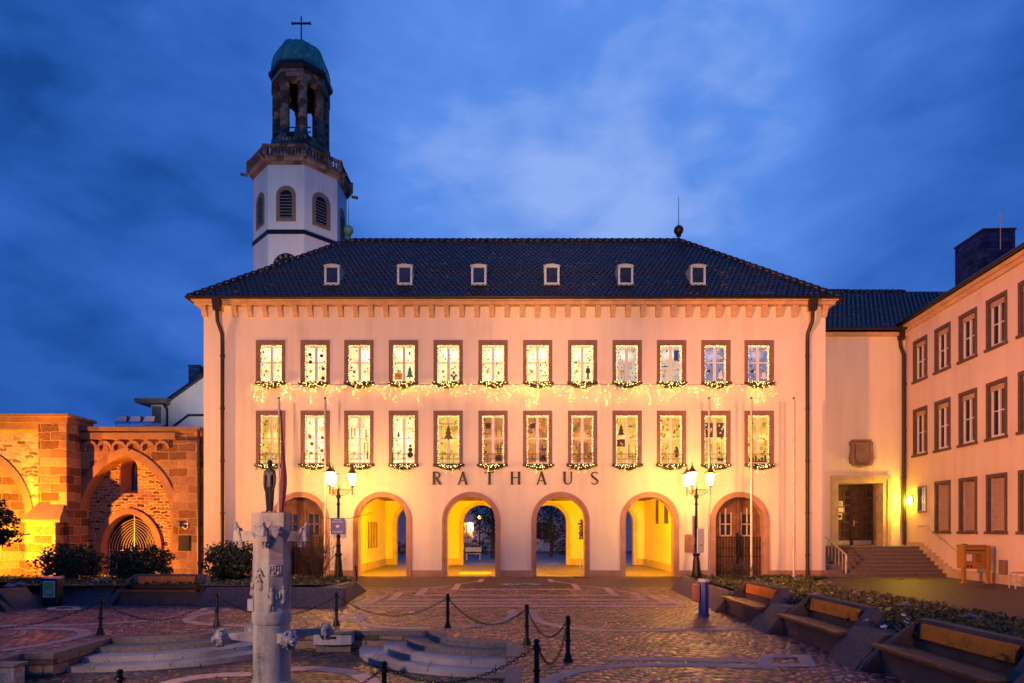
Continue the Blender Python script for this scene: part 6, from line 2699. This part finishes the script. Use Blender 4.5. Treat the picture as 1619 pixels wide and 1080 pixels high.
# ================================================================== FLAGPOLES
for k, (px, lab) in enumerate(((441, 'flagpole carrying the limp purple flag behind the monument'), (514, 'bare flagpole just left of the left street lantern'), (1121, 'bare flagpole just right of the right street lantern'), (1188, 'bare flagpole in front of the right wooden door'), (1255, 'rightmost bare flagpole near the right downpipe'))):
    Y = 27.0 if k > 1 else 26.9
    p = P(px, 629, Y)
    t = empty('flagpole', (p.x, Y, 0), 0, lab, 'flagpole', 'flagpoles before the town hall')
    mb = MB()
    mb.lathe([(.055, 0), (.052, 3), (.04, p.z - .05)], n=10)
    mb.build('pole', M['steel'], t)
    mb = MB()
    mb.lathe([(.05, p.z - .05), (.055, p.z - .02), (.03, p.z + .02), (0, p.z + .04)], n=10)
    mb.build('cap', M['iron'], t)
    mb = MB()
    mb.tube([(.06, -.03, 1.2), (.06, -.03, p.z - .1)], .006, 4)
    mb.build('halyard', M['iron'], t)
    if k == 0:
        fm = MB()
        nu, nv = 14, 40
        ztop, zbot = p.z - .55, 2.24 + (838 - 815) * Y / F
        vs, fs = [], []
        for j in range(nv + 1):
            v = j / nv
            wdt = .05 + .27 * min(1, v * 1.6) * (1 - .5 * max(0, v - .7) / .3)
            for i in range(nu + 1):
                u = i / nu
                vs.append((.06 + wdt * u + .02 * math.sin(6 * v + 3 * u), .07 * math.sin(u * 9 + 2.5 * v) * (.4 + v) - .02, ztop + (zbot - ztop) * v - (.0 if v < .98 else .25 * u * (1 - u))))
        for j in range(nv):
            for i in range(nu):
                a_ = j * (nu + 1) + i
                fs.append((a_, a_ + 1, a_ + nu + 2, a_ + nu + 1))
        fm.add(vs, fs)
        fo_ = fm.build('purple_flag', M['purple'], None, smooth=True)
        fo_.location = (p.x, Y, 0)
        tag(fo_, 'limp purple flag hanging from the flagpole behind the monument', 'flag')

# ================================================================== BOLLARDS AND CHAINS
bl = None
bpos = [((159, 1003), 0), ((343, 990), 0), ((532, 989), 0), ((708, 993), 0), ((833, 1019), 0), ((898, 1046), 0)]
BP = [G(*p) for p, z in bpos] + [Vector((.33, 8.1, 0)), Vector((-1.83, 8.67, LOW)), Vector((-5.28, 8.15, LOW))]
BLAB = ['iron chain bollard above the left curved steps', 'iron chain bollard left of the monument by the steps', 'iron chain bollard behind the stone trough', 'iron chain bollard at the top of the right curved steps',
        'iron chain bollard at the corner right of the steps', 'iron chain bollard standing furthest right on the cobbles', 'nearest iron bollard in front of the right steps corner', 'iron bollard on the sunken floor right of the monument', 'iron bollard on the sunken floor left of the monument']
for k, p in enumerate(BP):
    if bl is None:
        bl = empty('chain_bollard', p, 0, BLAB[0], 'bollard', 'black iron chain bollards')
        mb = MB()
        mb.lathe([(.085, 0), (.085, .03), (.065, .06), (.06, .11), (.038, .15), (.036, .33), (.052, .345), (.052, .375), (.036, .39), (.033, .62), (.05, .635), (.05, .66), (.038, .675), (.045, .70), (.045, .71), (.03, .72), (.042, .745), (.042, .765), (.025, .785), (0, .79)], n=12)
        mb.build('post', M['iron'], bl, smooth='auto')
        mb = MB()
        for s in (-1, 1):
            mb.tube([(s * (.05 + .022 * math.cos(2 * PI * i / 10)), 0, .655 + .022 * math.sin(2 * PI * i / 10)) for i in range(11)], .007, 5, False)
        mb.build('chain_ring', M['iron'], bl)
    else:
        c = copy_tree(bl)
        c.location = p
        c['label'] = BLAB[k]
        c.rotation_euler = (0, 0, .4 * k)


def chain(a, b, sag, label):
    t = MB()
    L, n = 0, 60
    pts = []
    for i in range(241):
        u = i / 240
        p = a.lerp(b, u)
        p.z -= 4 * u * (1 - u) * sag
        pts.append(p)
    ln = [0]
    for p, q in zip(pts[:-1], pts[1:]):
        ln.append(ln[-1] + (q - p).length)
    step = .058
    k, s_ = 0, 0.0
    j = 0
    up = Vector((0, 0, 1))
    while s_ < ln[-1] - .02:
        while j < 239 and ln[j + 1] < s_:
            j += 1
        d = (pts[j + 1] - pts[j]).normalized()
        c = pts[j] + d * (s_ - ln[j])
        side = d.cross(up).normalized()
        e = side if k % 2 else side.cross(d).normalized()
        ring = [c + d * (.040 * math.cos(2 * PI * i / 8)) + e * (.019 * math.sin(2 * PI * i / 8)) for i in range(9)]
        t.tube(ring, .0062, 4, False)
        s_ += step
        k += 1
    tag(t.build('iron_chain', M['iron']), label, 'chain', 'sagging chains between the bollards')


top = lambda k: BP[k] + Vector((0, 0, .655))
off = lambda p, q: (q - p).normalized() * .07
for i, j, sag, lab in ((0, 1, .42, 'chain hanging between the two bollards of the left steps'), (1, 2, .42, 'chain hanging behind the monument'), (2, 3, .40, 'chain between the trough bollard and the right steps'), (3, 4, .40, 'chain over the landing of the right steps'),
                       (4, 5, .36, 'short chain between the two right-hand bollards'), (5, 6, .42, 'deeply sagging chain from the rightmost to the nearest bollard'), (7, 6, .30, 'chain across the right steps to the sunken floor')):
    a, b = top(i), top(j)
    a, b = a + off(a, b), b + off(b, a)
    chain(a, b, sag, lab)
chain(Vector((-12.6, 11.8, .655)), top(0) + Vector((-.07, 0, 0)), .45, 'chain leading off the left edge of the picture')
chain(Vector((-3.2, 6.6, LOW + .62)), top(7) + Vector((-.05, -.05, 0)), .22, 'chain on the sunken floor leading towards the viewer')

# ================================================================== BINS
bb = empty('litter_bin', (4.98, 15.9, 0), 0, 'blue tubular litter bin with faded red box by the right planter', 'litter bin')
mb = MB()
mb.lathe([(.16, 0), (.16, .03), (.13, .05), (.125, .86), (.12, .88)], (.05, 0, 0), 18)
mb.build('tube', M['blue'], bb, smooth='auto')
mb = MB()
mb.lathe([(.15, .885), (.15, .93), (.12, .95), (0, .955)], (.05, 0, 0), 18)
mb.build('lid', M['steel'], bb, smooth='auto')
mb = MB()
mb.box(-.22, -.08, -.12, .12, .36, .82)
mb.build('side_box', M['red_box'], bb, bevel=.02)
gb = empty('litter_bin', (-13.45, 17.7, 0), R(4), 'dark blue litter bin with a green poster beside the left planter', 'litter bin')
mb = MB()
mb.box(-.21, .21, -.12, .16, .02, .80)
mb.build('bin_body', M['bronze'], gb, bevel=.02)
mb = MB()
mb.box(-.23, .23, -.14, .18, .805, .84)
mb.build('lid', M['blue'], gb, bevel=.01)
mb = MB()
mb.box(-.165, .165, -.135, -.122, .28, .76)
fr2 = mb.build('poster_frame', M['zinc'], gb)
mb = MB()
mb.box(-.135, .135, -.14, -.136, .31, .72)
mb.build('poster', M['green_poster'], fr2)
mb = MB()
for q_ in (-.06, .0, .06):
    mb.box(q_ - .012, q_ + .012, -.144, -.1405, .38, .46)
    mb.ball((q_, -.142, .48), (.02, .004, .02), 8, 4)
mb.build('poster_print', M['paper_white'], fr2)
b2 = empty('waste_container', (-14.25, 18.75, .2), 0, 'small blue box half hidden behind the green-poster bin', 'bin')
mb = MB()
mb.box(-.25, .25, -.15, .15, 0, .55)
mb.build('box_body', M['blue'], b2, bevel=.02)
mb = MB()
mb.box(-.27, .27, -.17, .17, .551, .60)
mb.build('lid', M['blue'], b2, bevel=.01)
sp = empty('marker_post', (-6.85, 26.6, 0), 0, 'short dark post leaning beside the left street lantern', 'post')
mb = MB()
mb.tube([(.05, 0, 0), (-.03, 0, .62)], .035, 8)
mb.build('post', M['iron'], sp)
mb = MB()
mb.tube([(-.03, 0, .62), (-.034, 0, .66)], .042, 8)
mb.build('cap', M['iron'], sp)
ps = empty('poster_stand', (3.22, 28.7, 0), 0, 'slim white stand just inside the fourth arch', 'stand')
mb = MB()
mb.box(-.02, .02, -.03, .03, .03, 1.1)
mb.build('pole', M['white_paint'], ps)
mb = MB()
mb.box(-.3, .22, -.16, .16, 0, .03)
mb.build('foot', M['iron'], ps)
pl = empty('hanging_plant', (3.78, 30.3, 1.7), 0, 'dark leafy plant inside the fourth arch on the right', 'plant')
mb = MB()
mb.tube([(0, 0, -1.69), (0, 0, 0), (-.1, 0, .6)], [.04, .03, .01], 6)
mb.build('stem', M['bark'], pl)
mb = MB()
leaf_cloud(mb, (-.1, 0, .55), (.34, .34, .6), 420, .12, 77, False)
mb.build('foliage', M['leaf_dark'], pl)
mb = MB()
mb.lathe([(.2, -1.69), (.26, -1.2), (.24, -1.2), (.2, -1.25), (0, -1.26)], n=14)
mb.build('pot', M['old_stone'], pl)

# ================================================================== GARLANDS AND FAIRY LIGHTS
rg = random.Random(50)
for row in (0, 1):
    zs, H = WZ[row]
    for i, x in enumerate(WX):
        t = empty('window_garland', (x, FY - .1, zs), 0, 'fir garland with fairy lights at the %s window from the left, %s row' % (ORD[i], ('upper', 'lower')[row]), 'garland', 'lit fir garlands at the windows')
        q = random.Random(row * 50 + i)
        mb, ml = MB(), MB()
        big = 1.0 if row == 0 else 0.92
        n = 330 if row == 0 else 430
        cx = q.uniform(-.08, .08)
        for k in range(n):
            u = q.gauss(0, .34)
            u = max(-.68, min(.68, u))
            hang = .27 * big * (1 - (u / .76) ** 2) + .04
            c = Vector((cx + u, q.uniform(-.14, .02), .07 - q.random() * hang + (.05 if row else .02)))
            mb.leaf(c, .035, q, 4.2)
        for k in range(7):
            d = Vector((q.uniform(-1, 1), -.15, -q.random() * .7))
            c = Vector((cx + d.x * .42, -.06, .02))
            for m in range(9):
                mb.leaf(c + d * .035 * m + Vector((q.gauss(0, .02), q.gauss(0, .02), q.gauss(0, .02))), .03, q, 4.0)
        mb.build('fir_branch', M['fir'], t)
        for k in range(34 if row == 0 else 30):
            u = max(-.6, min(.6, q.gauss(0, .32)))
            ml.octa((cx + u, -.15, .09 - q.random() * .16 * big * (1.1 - (u / .7) ** 2)), .011)
        iw, zt = .5, H - .22
        per = []
        for k in range(54):
            s_ = k / 54 * (2 * (zt - .2) + 1.0)
            if s_ < zt - .2:
                per.append((-iw, .2 + s_))
            elif s_ < zt - .2 + 1.0:
                per.append((-iw + (s_ - zt + .2), zt - .02))
            else:
                per.append((iw, zt - (s_ - zt + .2 - 1.0)))
        for (u, z) in per:
            ml.octa((u + q.gauss(0, .018), .20, z + q.gauss(0, .02)), .010)
            if q.random() < .5:
                ml.octa((u - math.copysign(abs(q.gauss(.05, .02)), u) if abs(u) > .45 else u, .20, z - (abs(q.gauss(0, .05)) if abs(u) < .45 else 0)), .009)
        if q.random() < .4 or row:
            for k in range(7):
                ml.octa((cx + .15 * q.choice((-1, 1)) + q.gauss(0, .02), -.13, -.05 - k * .045), .011)
        ml.build('fairy_lights', M['string_bulb'], t)
ic = empty('icicle_light_chain', (0, FY - .27, 9.15), 0, 'curtain of hanging icicle fairy lights between the two window rows', 'light chain')
mb = MB()
xa, xb = (402 - CX) / 33, (1225 - CX) / 33
pts = []
for i in range(121):
    u = i / 120
    pts.append((xa + (xb - xa) * u, 0, .02 - .03 * abs(math.sin(u * 24))))
mb.tube(pts, .008, 4)
mb.build('cable', M['iron'], ic)
mb = MB()
x = xa
q = random.Random(8)
while x < xb:
    dens = .5 + .5 * mnoise.noise(Vector((x * .55, 3, 0)))
    Ld = q.choice((.25, .4, .55, .8, 1.1)) * q.uniform(.8, 1.1)
    m = int(Ld / .10)
    for k in range(m):
        if q.random() < .50 + .25 * dens:
            mb.octa((x + q.gauss(0, .05), q.uniform(-.03, .03), -.04 - k * .10 + q.gauss(0, .03)), .0052)
    x += q.uniform(.12, .22)
mb.build('fairy_lights', M['bulb'], ic)

# ================================================================== MONUMENT
MX, MY = -4.045, 10.2
MO = empty('fountain_column', (MX, MY, LOW), 0, 'pale limestone fountain column with reliefs, animal arms and a bronze figure on top', 'monument')
mz = lambda py: CH + (HY - py) * MY / F - LOW      # local height of a photo row
ms_ = MY / F
mb = MB()
mb.lathe([(.335, 0), (.335, .10), (.297, .14), (.297, mz(985)), (.285, mz(984))], n=28)
mb.build('lower_drum', M['monument'], MO, smooth='auto')
mb = MB()
mb.lathe([(.312, mz(984)), (.32, mz(981)), (.315, mz(968)), (.295, mz(964))], n=20)
mb.build('ring_course', M['monument'], MO, smooth='auto')
mb = MB()
mb.lathe([(.308, mz(966)), (.308, mz(886)), (.300, mz(885)), (.300, mz(838))], n=8, a0=R(12))
mb.build('shaft', M['monument'], MO, bevel=.008)
mb = MB()
a = R(6)
mb.prism_xy([(.262 * sx * math.cos(a) - .255 * sy * math.sin(a), .262 * sx * math.sin(a) + .255 * sy * math.cos(a)) for sx, sy in ((-1, -1), (1, -1), (1, 1), (-1, 1))], mz(838), mz(811))
mb.build('capital_block', M['monument'], MO, bevel=.012)
# upper arms with birds
UZ = mz(848)


def bird(mb, c, yaw, spread):
    Rz = Matrix.Rotation(yaw, 3, 'Z')
    tr = lambda v: Vector(c) + Rz @ Vector(v)
    # upright body, head, tail; local -y is forward
    prof = [(-.16, .012), (-.12, .04), (-.03, .062), (.05, .058), (.10, .036), (.125, .03), (.15, .034), (.175, .024), (.187, .004)]
    pts = [tr((0, -.03 + (-.02 if z > .1 else (.05 if z < -.1 else 0)), z)) for z, r_ in prof]
    mb.tube(pts, [r_ for z, r_ in prof], 9)
    mb.tube([tr((0, -.075, .15)), tr((0, -.11, .14)), tr((0, -.12, .125))], [.013, .008, .002], 6)
    mb.tube([tr((0, .02, -.12)), tr((0, .05, -.24))], [.04, .05], 6)
    for s in (-1, 1):
        if spread:
            q = [(s * .04, 0, .08), (s * .13, .02, .14), (s * .20, .03, .10), (s * .215, .03, .0), (s * .17, .02, -.09), (s * .11, .01, -.03), (s * .05, 0, -.05)]
        else:
            q = [(s * .045, -.03, .09), (s * .075, .01, .08), (s * .085, .03, .0), (s * .07, .06, -.12), (s * .035, .07, -.21), (s * .04, .02, -.06)]
        f_ = [tr((p[0], p[1] - .012, p[2])) for p in q]
        b_ = [tr((p[0], p[1] + .016, p[2])) for p in q]
        n = len(q)
        mb.add(f_ + b_, [tuple(range(n)), tuple(range(2 * n - 1, n - 1, -1))] + [(i, i + n, (i + 1) % n + n, (i + 1) % n) for i in range(n)])
        mb.tube([tr((s * .02, -.02, -.12)), tr((s * .025, -.04, -.2))], [.016, .012], 5)


for k, (yaw, ln) in enumerate(((R(180), .50), (R(0), .47), (R(-84), .36), (R(90), .45))):
    d = Vector((math.cos(yaw), math.sin(yaw), 0))
    s_ = d.cross(Vector((0, 0, 1)))
    mb = MB()
    mb.obox(d * (.25 + ln) / 2 + Vector((0, 0, UZ)) + d * .05, d, s_, (0, 0, 1), (ln - .1) / 2, .06, .088)
    ar = mb.build('bracket_arm', M['monument'], MO, bevel=.01)
    mb = MB()
    bird(mb, d * (ln + .06) + Vector((0, 0, UZ + .06)), yaw + PI / 2, k == 2)
    mb.build('bird_figure', M['lead'], ar, smooth='auto')
# lower arms with lion heads
DZ = mz(1006)


def lion(mb, c, d, seed):
    s_ = d.cross(Vector((0, 0, 1)))
    rot = Matrix((s_, d, Vector((0, 0, 1)))).transposed()
    mb.ball(c, (.12, .11, .135), 16, 11, rot, .45, seed)
    q = random.Random(seed)
    for i in range(16):
        a = 2 * PI * i / 16
        p = c - d * .01 + (s_ * math.cos(a) + Vector((0, 0, 1)) * math.sin(a)) * .10
        mb.tube([p, p + (s_ * math.cos(a) + Vector((0, 0, 1)) * (math.sin(a) - .25)) * .05 - d * .02], [.028, .01], 5)
    mb.ball(c + d * .10 + Vector((0, 0, -.02)), (.062, .06, .055), 10, 7, rot, .15, seed)
    mb.ball(c + d * .13 + Vector((0, 0, -.065)), (.045, .035, .02), 8, 5, rot)
    for s in (-1, 1):
        mb.ball(c + s_ * .075 * s + Vector((0, 0, .11)) + d * .02, .028, 7, 5)
        mb.ball(c + s_ * .035 * s + Vector((0, 0, .03)) + d * .115, .014, 6, 4)
    for i in range(7):
        p = c + s_ * q.uniform(-.07, .07) + d * q.uniform(0, .06) + Vector((0, 0, -.1))
        mb.tube([p, p + Vector((0, 0, -.06)) + d * .01], [.024, .007], 5)


for k, (yaw, ln) in enumerate(((R(194), .76), (R(-44), .62), (R(30), .86), (R(140), .66))):
    d = Vector((math.cos(yaw), math.sin(yaw), 0))
    s_ = d.cross(Vector((0, 0, 1)))
    mb = MB()
    c = Vector((0, 0, DZ))
    q = [(d * .26 - s_ * .05 + Vector((0, 0, DZ - .10))), (d * .26 + s_ * .05 + Vector((0, 0, DZ - .10))), (d * .26 + s_ * .05 + Vector((0, 0, DZ + .09))), (d * .26 - s_ * .05 + Vector((0, 0, DZ + .09)))]
    e = [(d * (ln - .06) + s_ * x + Vector((0, 0, DZ + z))) for x, z in ((-.04, -.01), (.04, -.01), (.04, .075), (-.04, .075))]
    mb.add(q + e, [(3, 2, 1, 0), (4, 5, 6, 7), (0, 1, 5, 4), (1, 2, 6, 5), (2, 3, 7, 6), (3, 0, 4, 7)])
    ar = mb.build('spout_arm', M['monument'], MO, bevel=.008)
    mb = MB()
    lion(mb, d * (ln + .02) + Vector((0, 0, DZ + .02)), d, 3 + k)
    mb.build('lion_head', M['lead'], ar, smooth=True)


# reliefs on the shaft
def relief_figure(mb, ang, x, z0, h, lean=0.0):
    d = Vector((math.cos(ang), math.sin(ang), 0))
    s_ = Vector((-d.y, d.x, 0))
    b = d * .285 + s_ * x
    pt = lambda u, z, o=0.0: b + s_ * u + Vector((0, 0, z0 + z * h)) + d * o
    for s in (-1, 1):
        mb.tube([pt(s * .022, 0), pt(s * .022, .22), pt(s * .02, .40)], [.018, .017, .024], 7)
        mb.tube([pt(s * .05, .78), pt(s * .068, .62, .015), pt(s * .03 + lean, .50, .03)], [.018, .016, .012], 6)
    mb.tube([pt(0, .25), pt(0, .36), pt(0, .58), pt(0, .74), pt(0, .82), pt(0, .86)], [.052, .06, .042, .05, .04, .016], 9)
    mb.ball(pt(0, .92), (.03, .03, .036), 9, 6)
    mb.ball(pt(0, .955), (.036, .036, .016), 9, 5)


mb = MB()
RA = R(-62)
relief_figure(mb, RA, -.035, mz(963), .38, .05)
relief_figure(mb, RA + .35, .055, mz(963), .41, -.05)
relief_figure(mb, R(-160), .0, mz(950), .40)
d = Vector((math.cos(RA), math.sin(RA), 0))
s_ = Vector((-d.y, d.x, 0))
for u, z, wd, hh in ((0.02, mz(908), .17, .012), (0.02, mz(893), .17, .012), (-.065, mz(908), .012, .16), (.105, mz(908), .012, .16), (.02, mz(908), .012, .16)):
    c = d * .285 + s_ * u + Vector((0, 0, z + (hh / 2 if wd < .1 else 0)))
    mb.obox(c, s_, d, (0, 0, 1), wd / 2, .02, hh / 2)
for u in (-.02, .065):
    c = d * .285 + s_ * u
    mb.ball(c + Vector((0, 0, mz(897))), (.022, .022, .026), 8, 5)
    mb.ball(c + Vector((0, 0, mz(905))), (.035, .03, .04), 8, 5)
RB = R(-112)
d = Vector((math.cos(RB), math.sin(RB), 0))
s_ = Vector((-d.y, d.x, 0))
c = d * .292 + s_ * .02
for (p, q, r_, o_) in ((0, .0, .05, 0), (-.03, .06, .03, .02), (.03, .10, .028, .01), (0, .17, .02, 0)):
    mb.tube([c + s_ * (p - .05) + Vector((0, 0, mz(918) + q)), c + s_ * p + d * .02 + Vector((0, 0, mz(918) + q + .05)), c + s_ * (p + .05) + Vector((0, 0, mz(918) + q - .01))], [.012, r_ * .8, .01], 6)
mb.ball(c + Vector((0, 0, mz(926))) + s_ * .015, (.04, .02, .06), 8, 6, None, .5, 2)
mb.build('relief', M['monument'], MO, smooth=True)
mb = MB()
mb.obox(Vector((-.275, -.12, mz(955))), (1, -.5, 0), (.5, 1, 0), (0, 0, 1), .07, .05, .10)
mb.build('relief_plinth', M['monument'], MO, bevel=.01)

# bronze figure: one continuous skinned body
bz = mz(811)
fh = .88
me = bpy.data.meshes.new('standing_figure')
k_ = fh / 1.0
V_ = [(0, 0, .50), (0, 0, .60), (0, .005, .70), (0, 0, .79), (0, 0, .835), (0, -.005, .865), (0, -.01, .905), (0, -.005, .955), (0, 0, .985)]
E_ = [(i, i + 1) for i in range(8)]
RD = [.072, .066, .078, .072, .030, .027, .042, .043, .022]
for s in (-1, 1):
    n0 = len(V_)
    V_ += [(s * .088, 0, .775), (s * .108, .005, .65), (s * .106, -.01, .53), (s * .088, -.03, .44), (s * .078, -.035, .405)]
    RD += [.034, .028, .025, .020, .016]
    E_ += [(3, n0)] + [(n0 + i, n0 + i + 1) for i in range(4)]
    n0 = len(V_)
    V_ += [(s * .042, 0, .46), (s * .044, -.005, .28), (s * .042, .005, .10), (s * .042, 0, .035), (s * .05, -.055, .018)]
    RD += [.052, .042, .032, .026, .020]
    E_ += [(0, n0)] + [(n0 + i, n0 + i + 1) for i in range(4)]
me.from_pydata([(x * k_ * .9, y * k_, z * k_) for x, y, z in V_], E_, [])
me.materials.append(M['bronze'])
fg = bpy.data.objects.new('standing_figure', me)
col.objects.link(fg)
fg.parent = MO
fg.location = (-.03, -.02, bz + .012)
fg.modifiers.new('skin', 'SKIN')
lay = me.skin_vertices[0].data if me.skin_vertices else None
if lay is None:
    bpy.context.view_layer.objects.active = fg
    bpy.ops.mesh.customdata_skin_add()
    lay = me.skin_vertices[0].data
for i, r_ in enumerate(RD):
    lay[i].radius = (r_ * k_, r_ * k_ * (.8 if i in (0, 1, 2, 3) else 1))
    lay[i].use_root = (i == 0)
sb_ = fg.modifiers.new('sub', 'SUBSURF')
sb_.levels = 2
sb_.render_levels = 2
mb = MB()
mb.box(-.13, .07, -.10, .07, bz, bz + .02)
for s in (-1, 1):   # folded robe between the legs
    mb.tube([(-.03 + s * .02, -.02, bz + .03), (-.03 + s * .03, -.02, bz + .44)], [.035, .055], 8)
mb.build('figure_base', M['bronze'], MO)
mb = MB()
fx, fy, fz = -.03, -.02, bz + .012
mb.tube([(fx, fy - .045, fz + .83), (fx, fy - .06, fz + .815)], [.008, .006], 6)
for s in (-1, 1):
    mb.ball((fx + s * .014, fy - .043, fz + .843), .006, 6, 4)
    mb.ball((fx + s * .038, fy, fz + .825), (.006, .01, .014), 6, 5)
mb.box(fx - .012, fx + .012, fy - .052, fy - .04, fz + .803, fz + .807)
mb.ball((fx, fy + .006, fz + .855), (.040, .042, .028), 12, 7)
mb.build('figure_face', M['bronze'], MO)
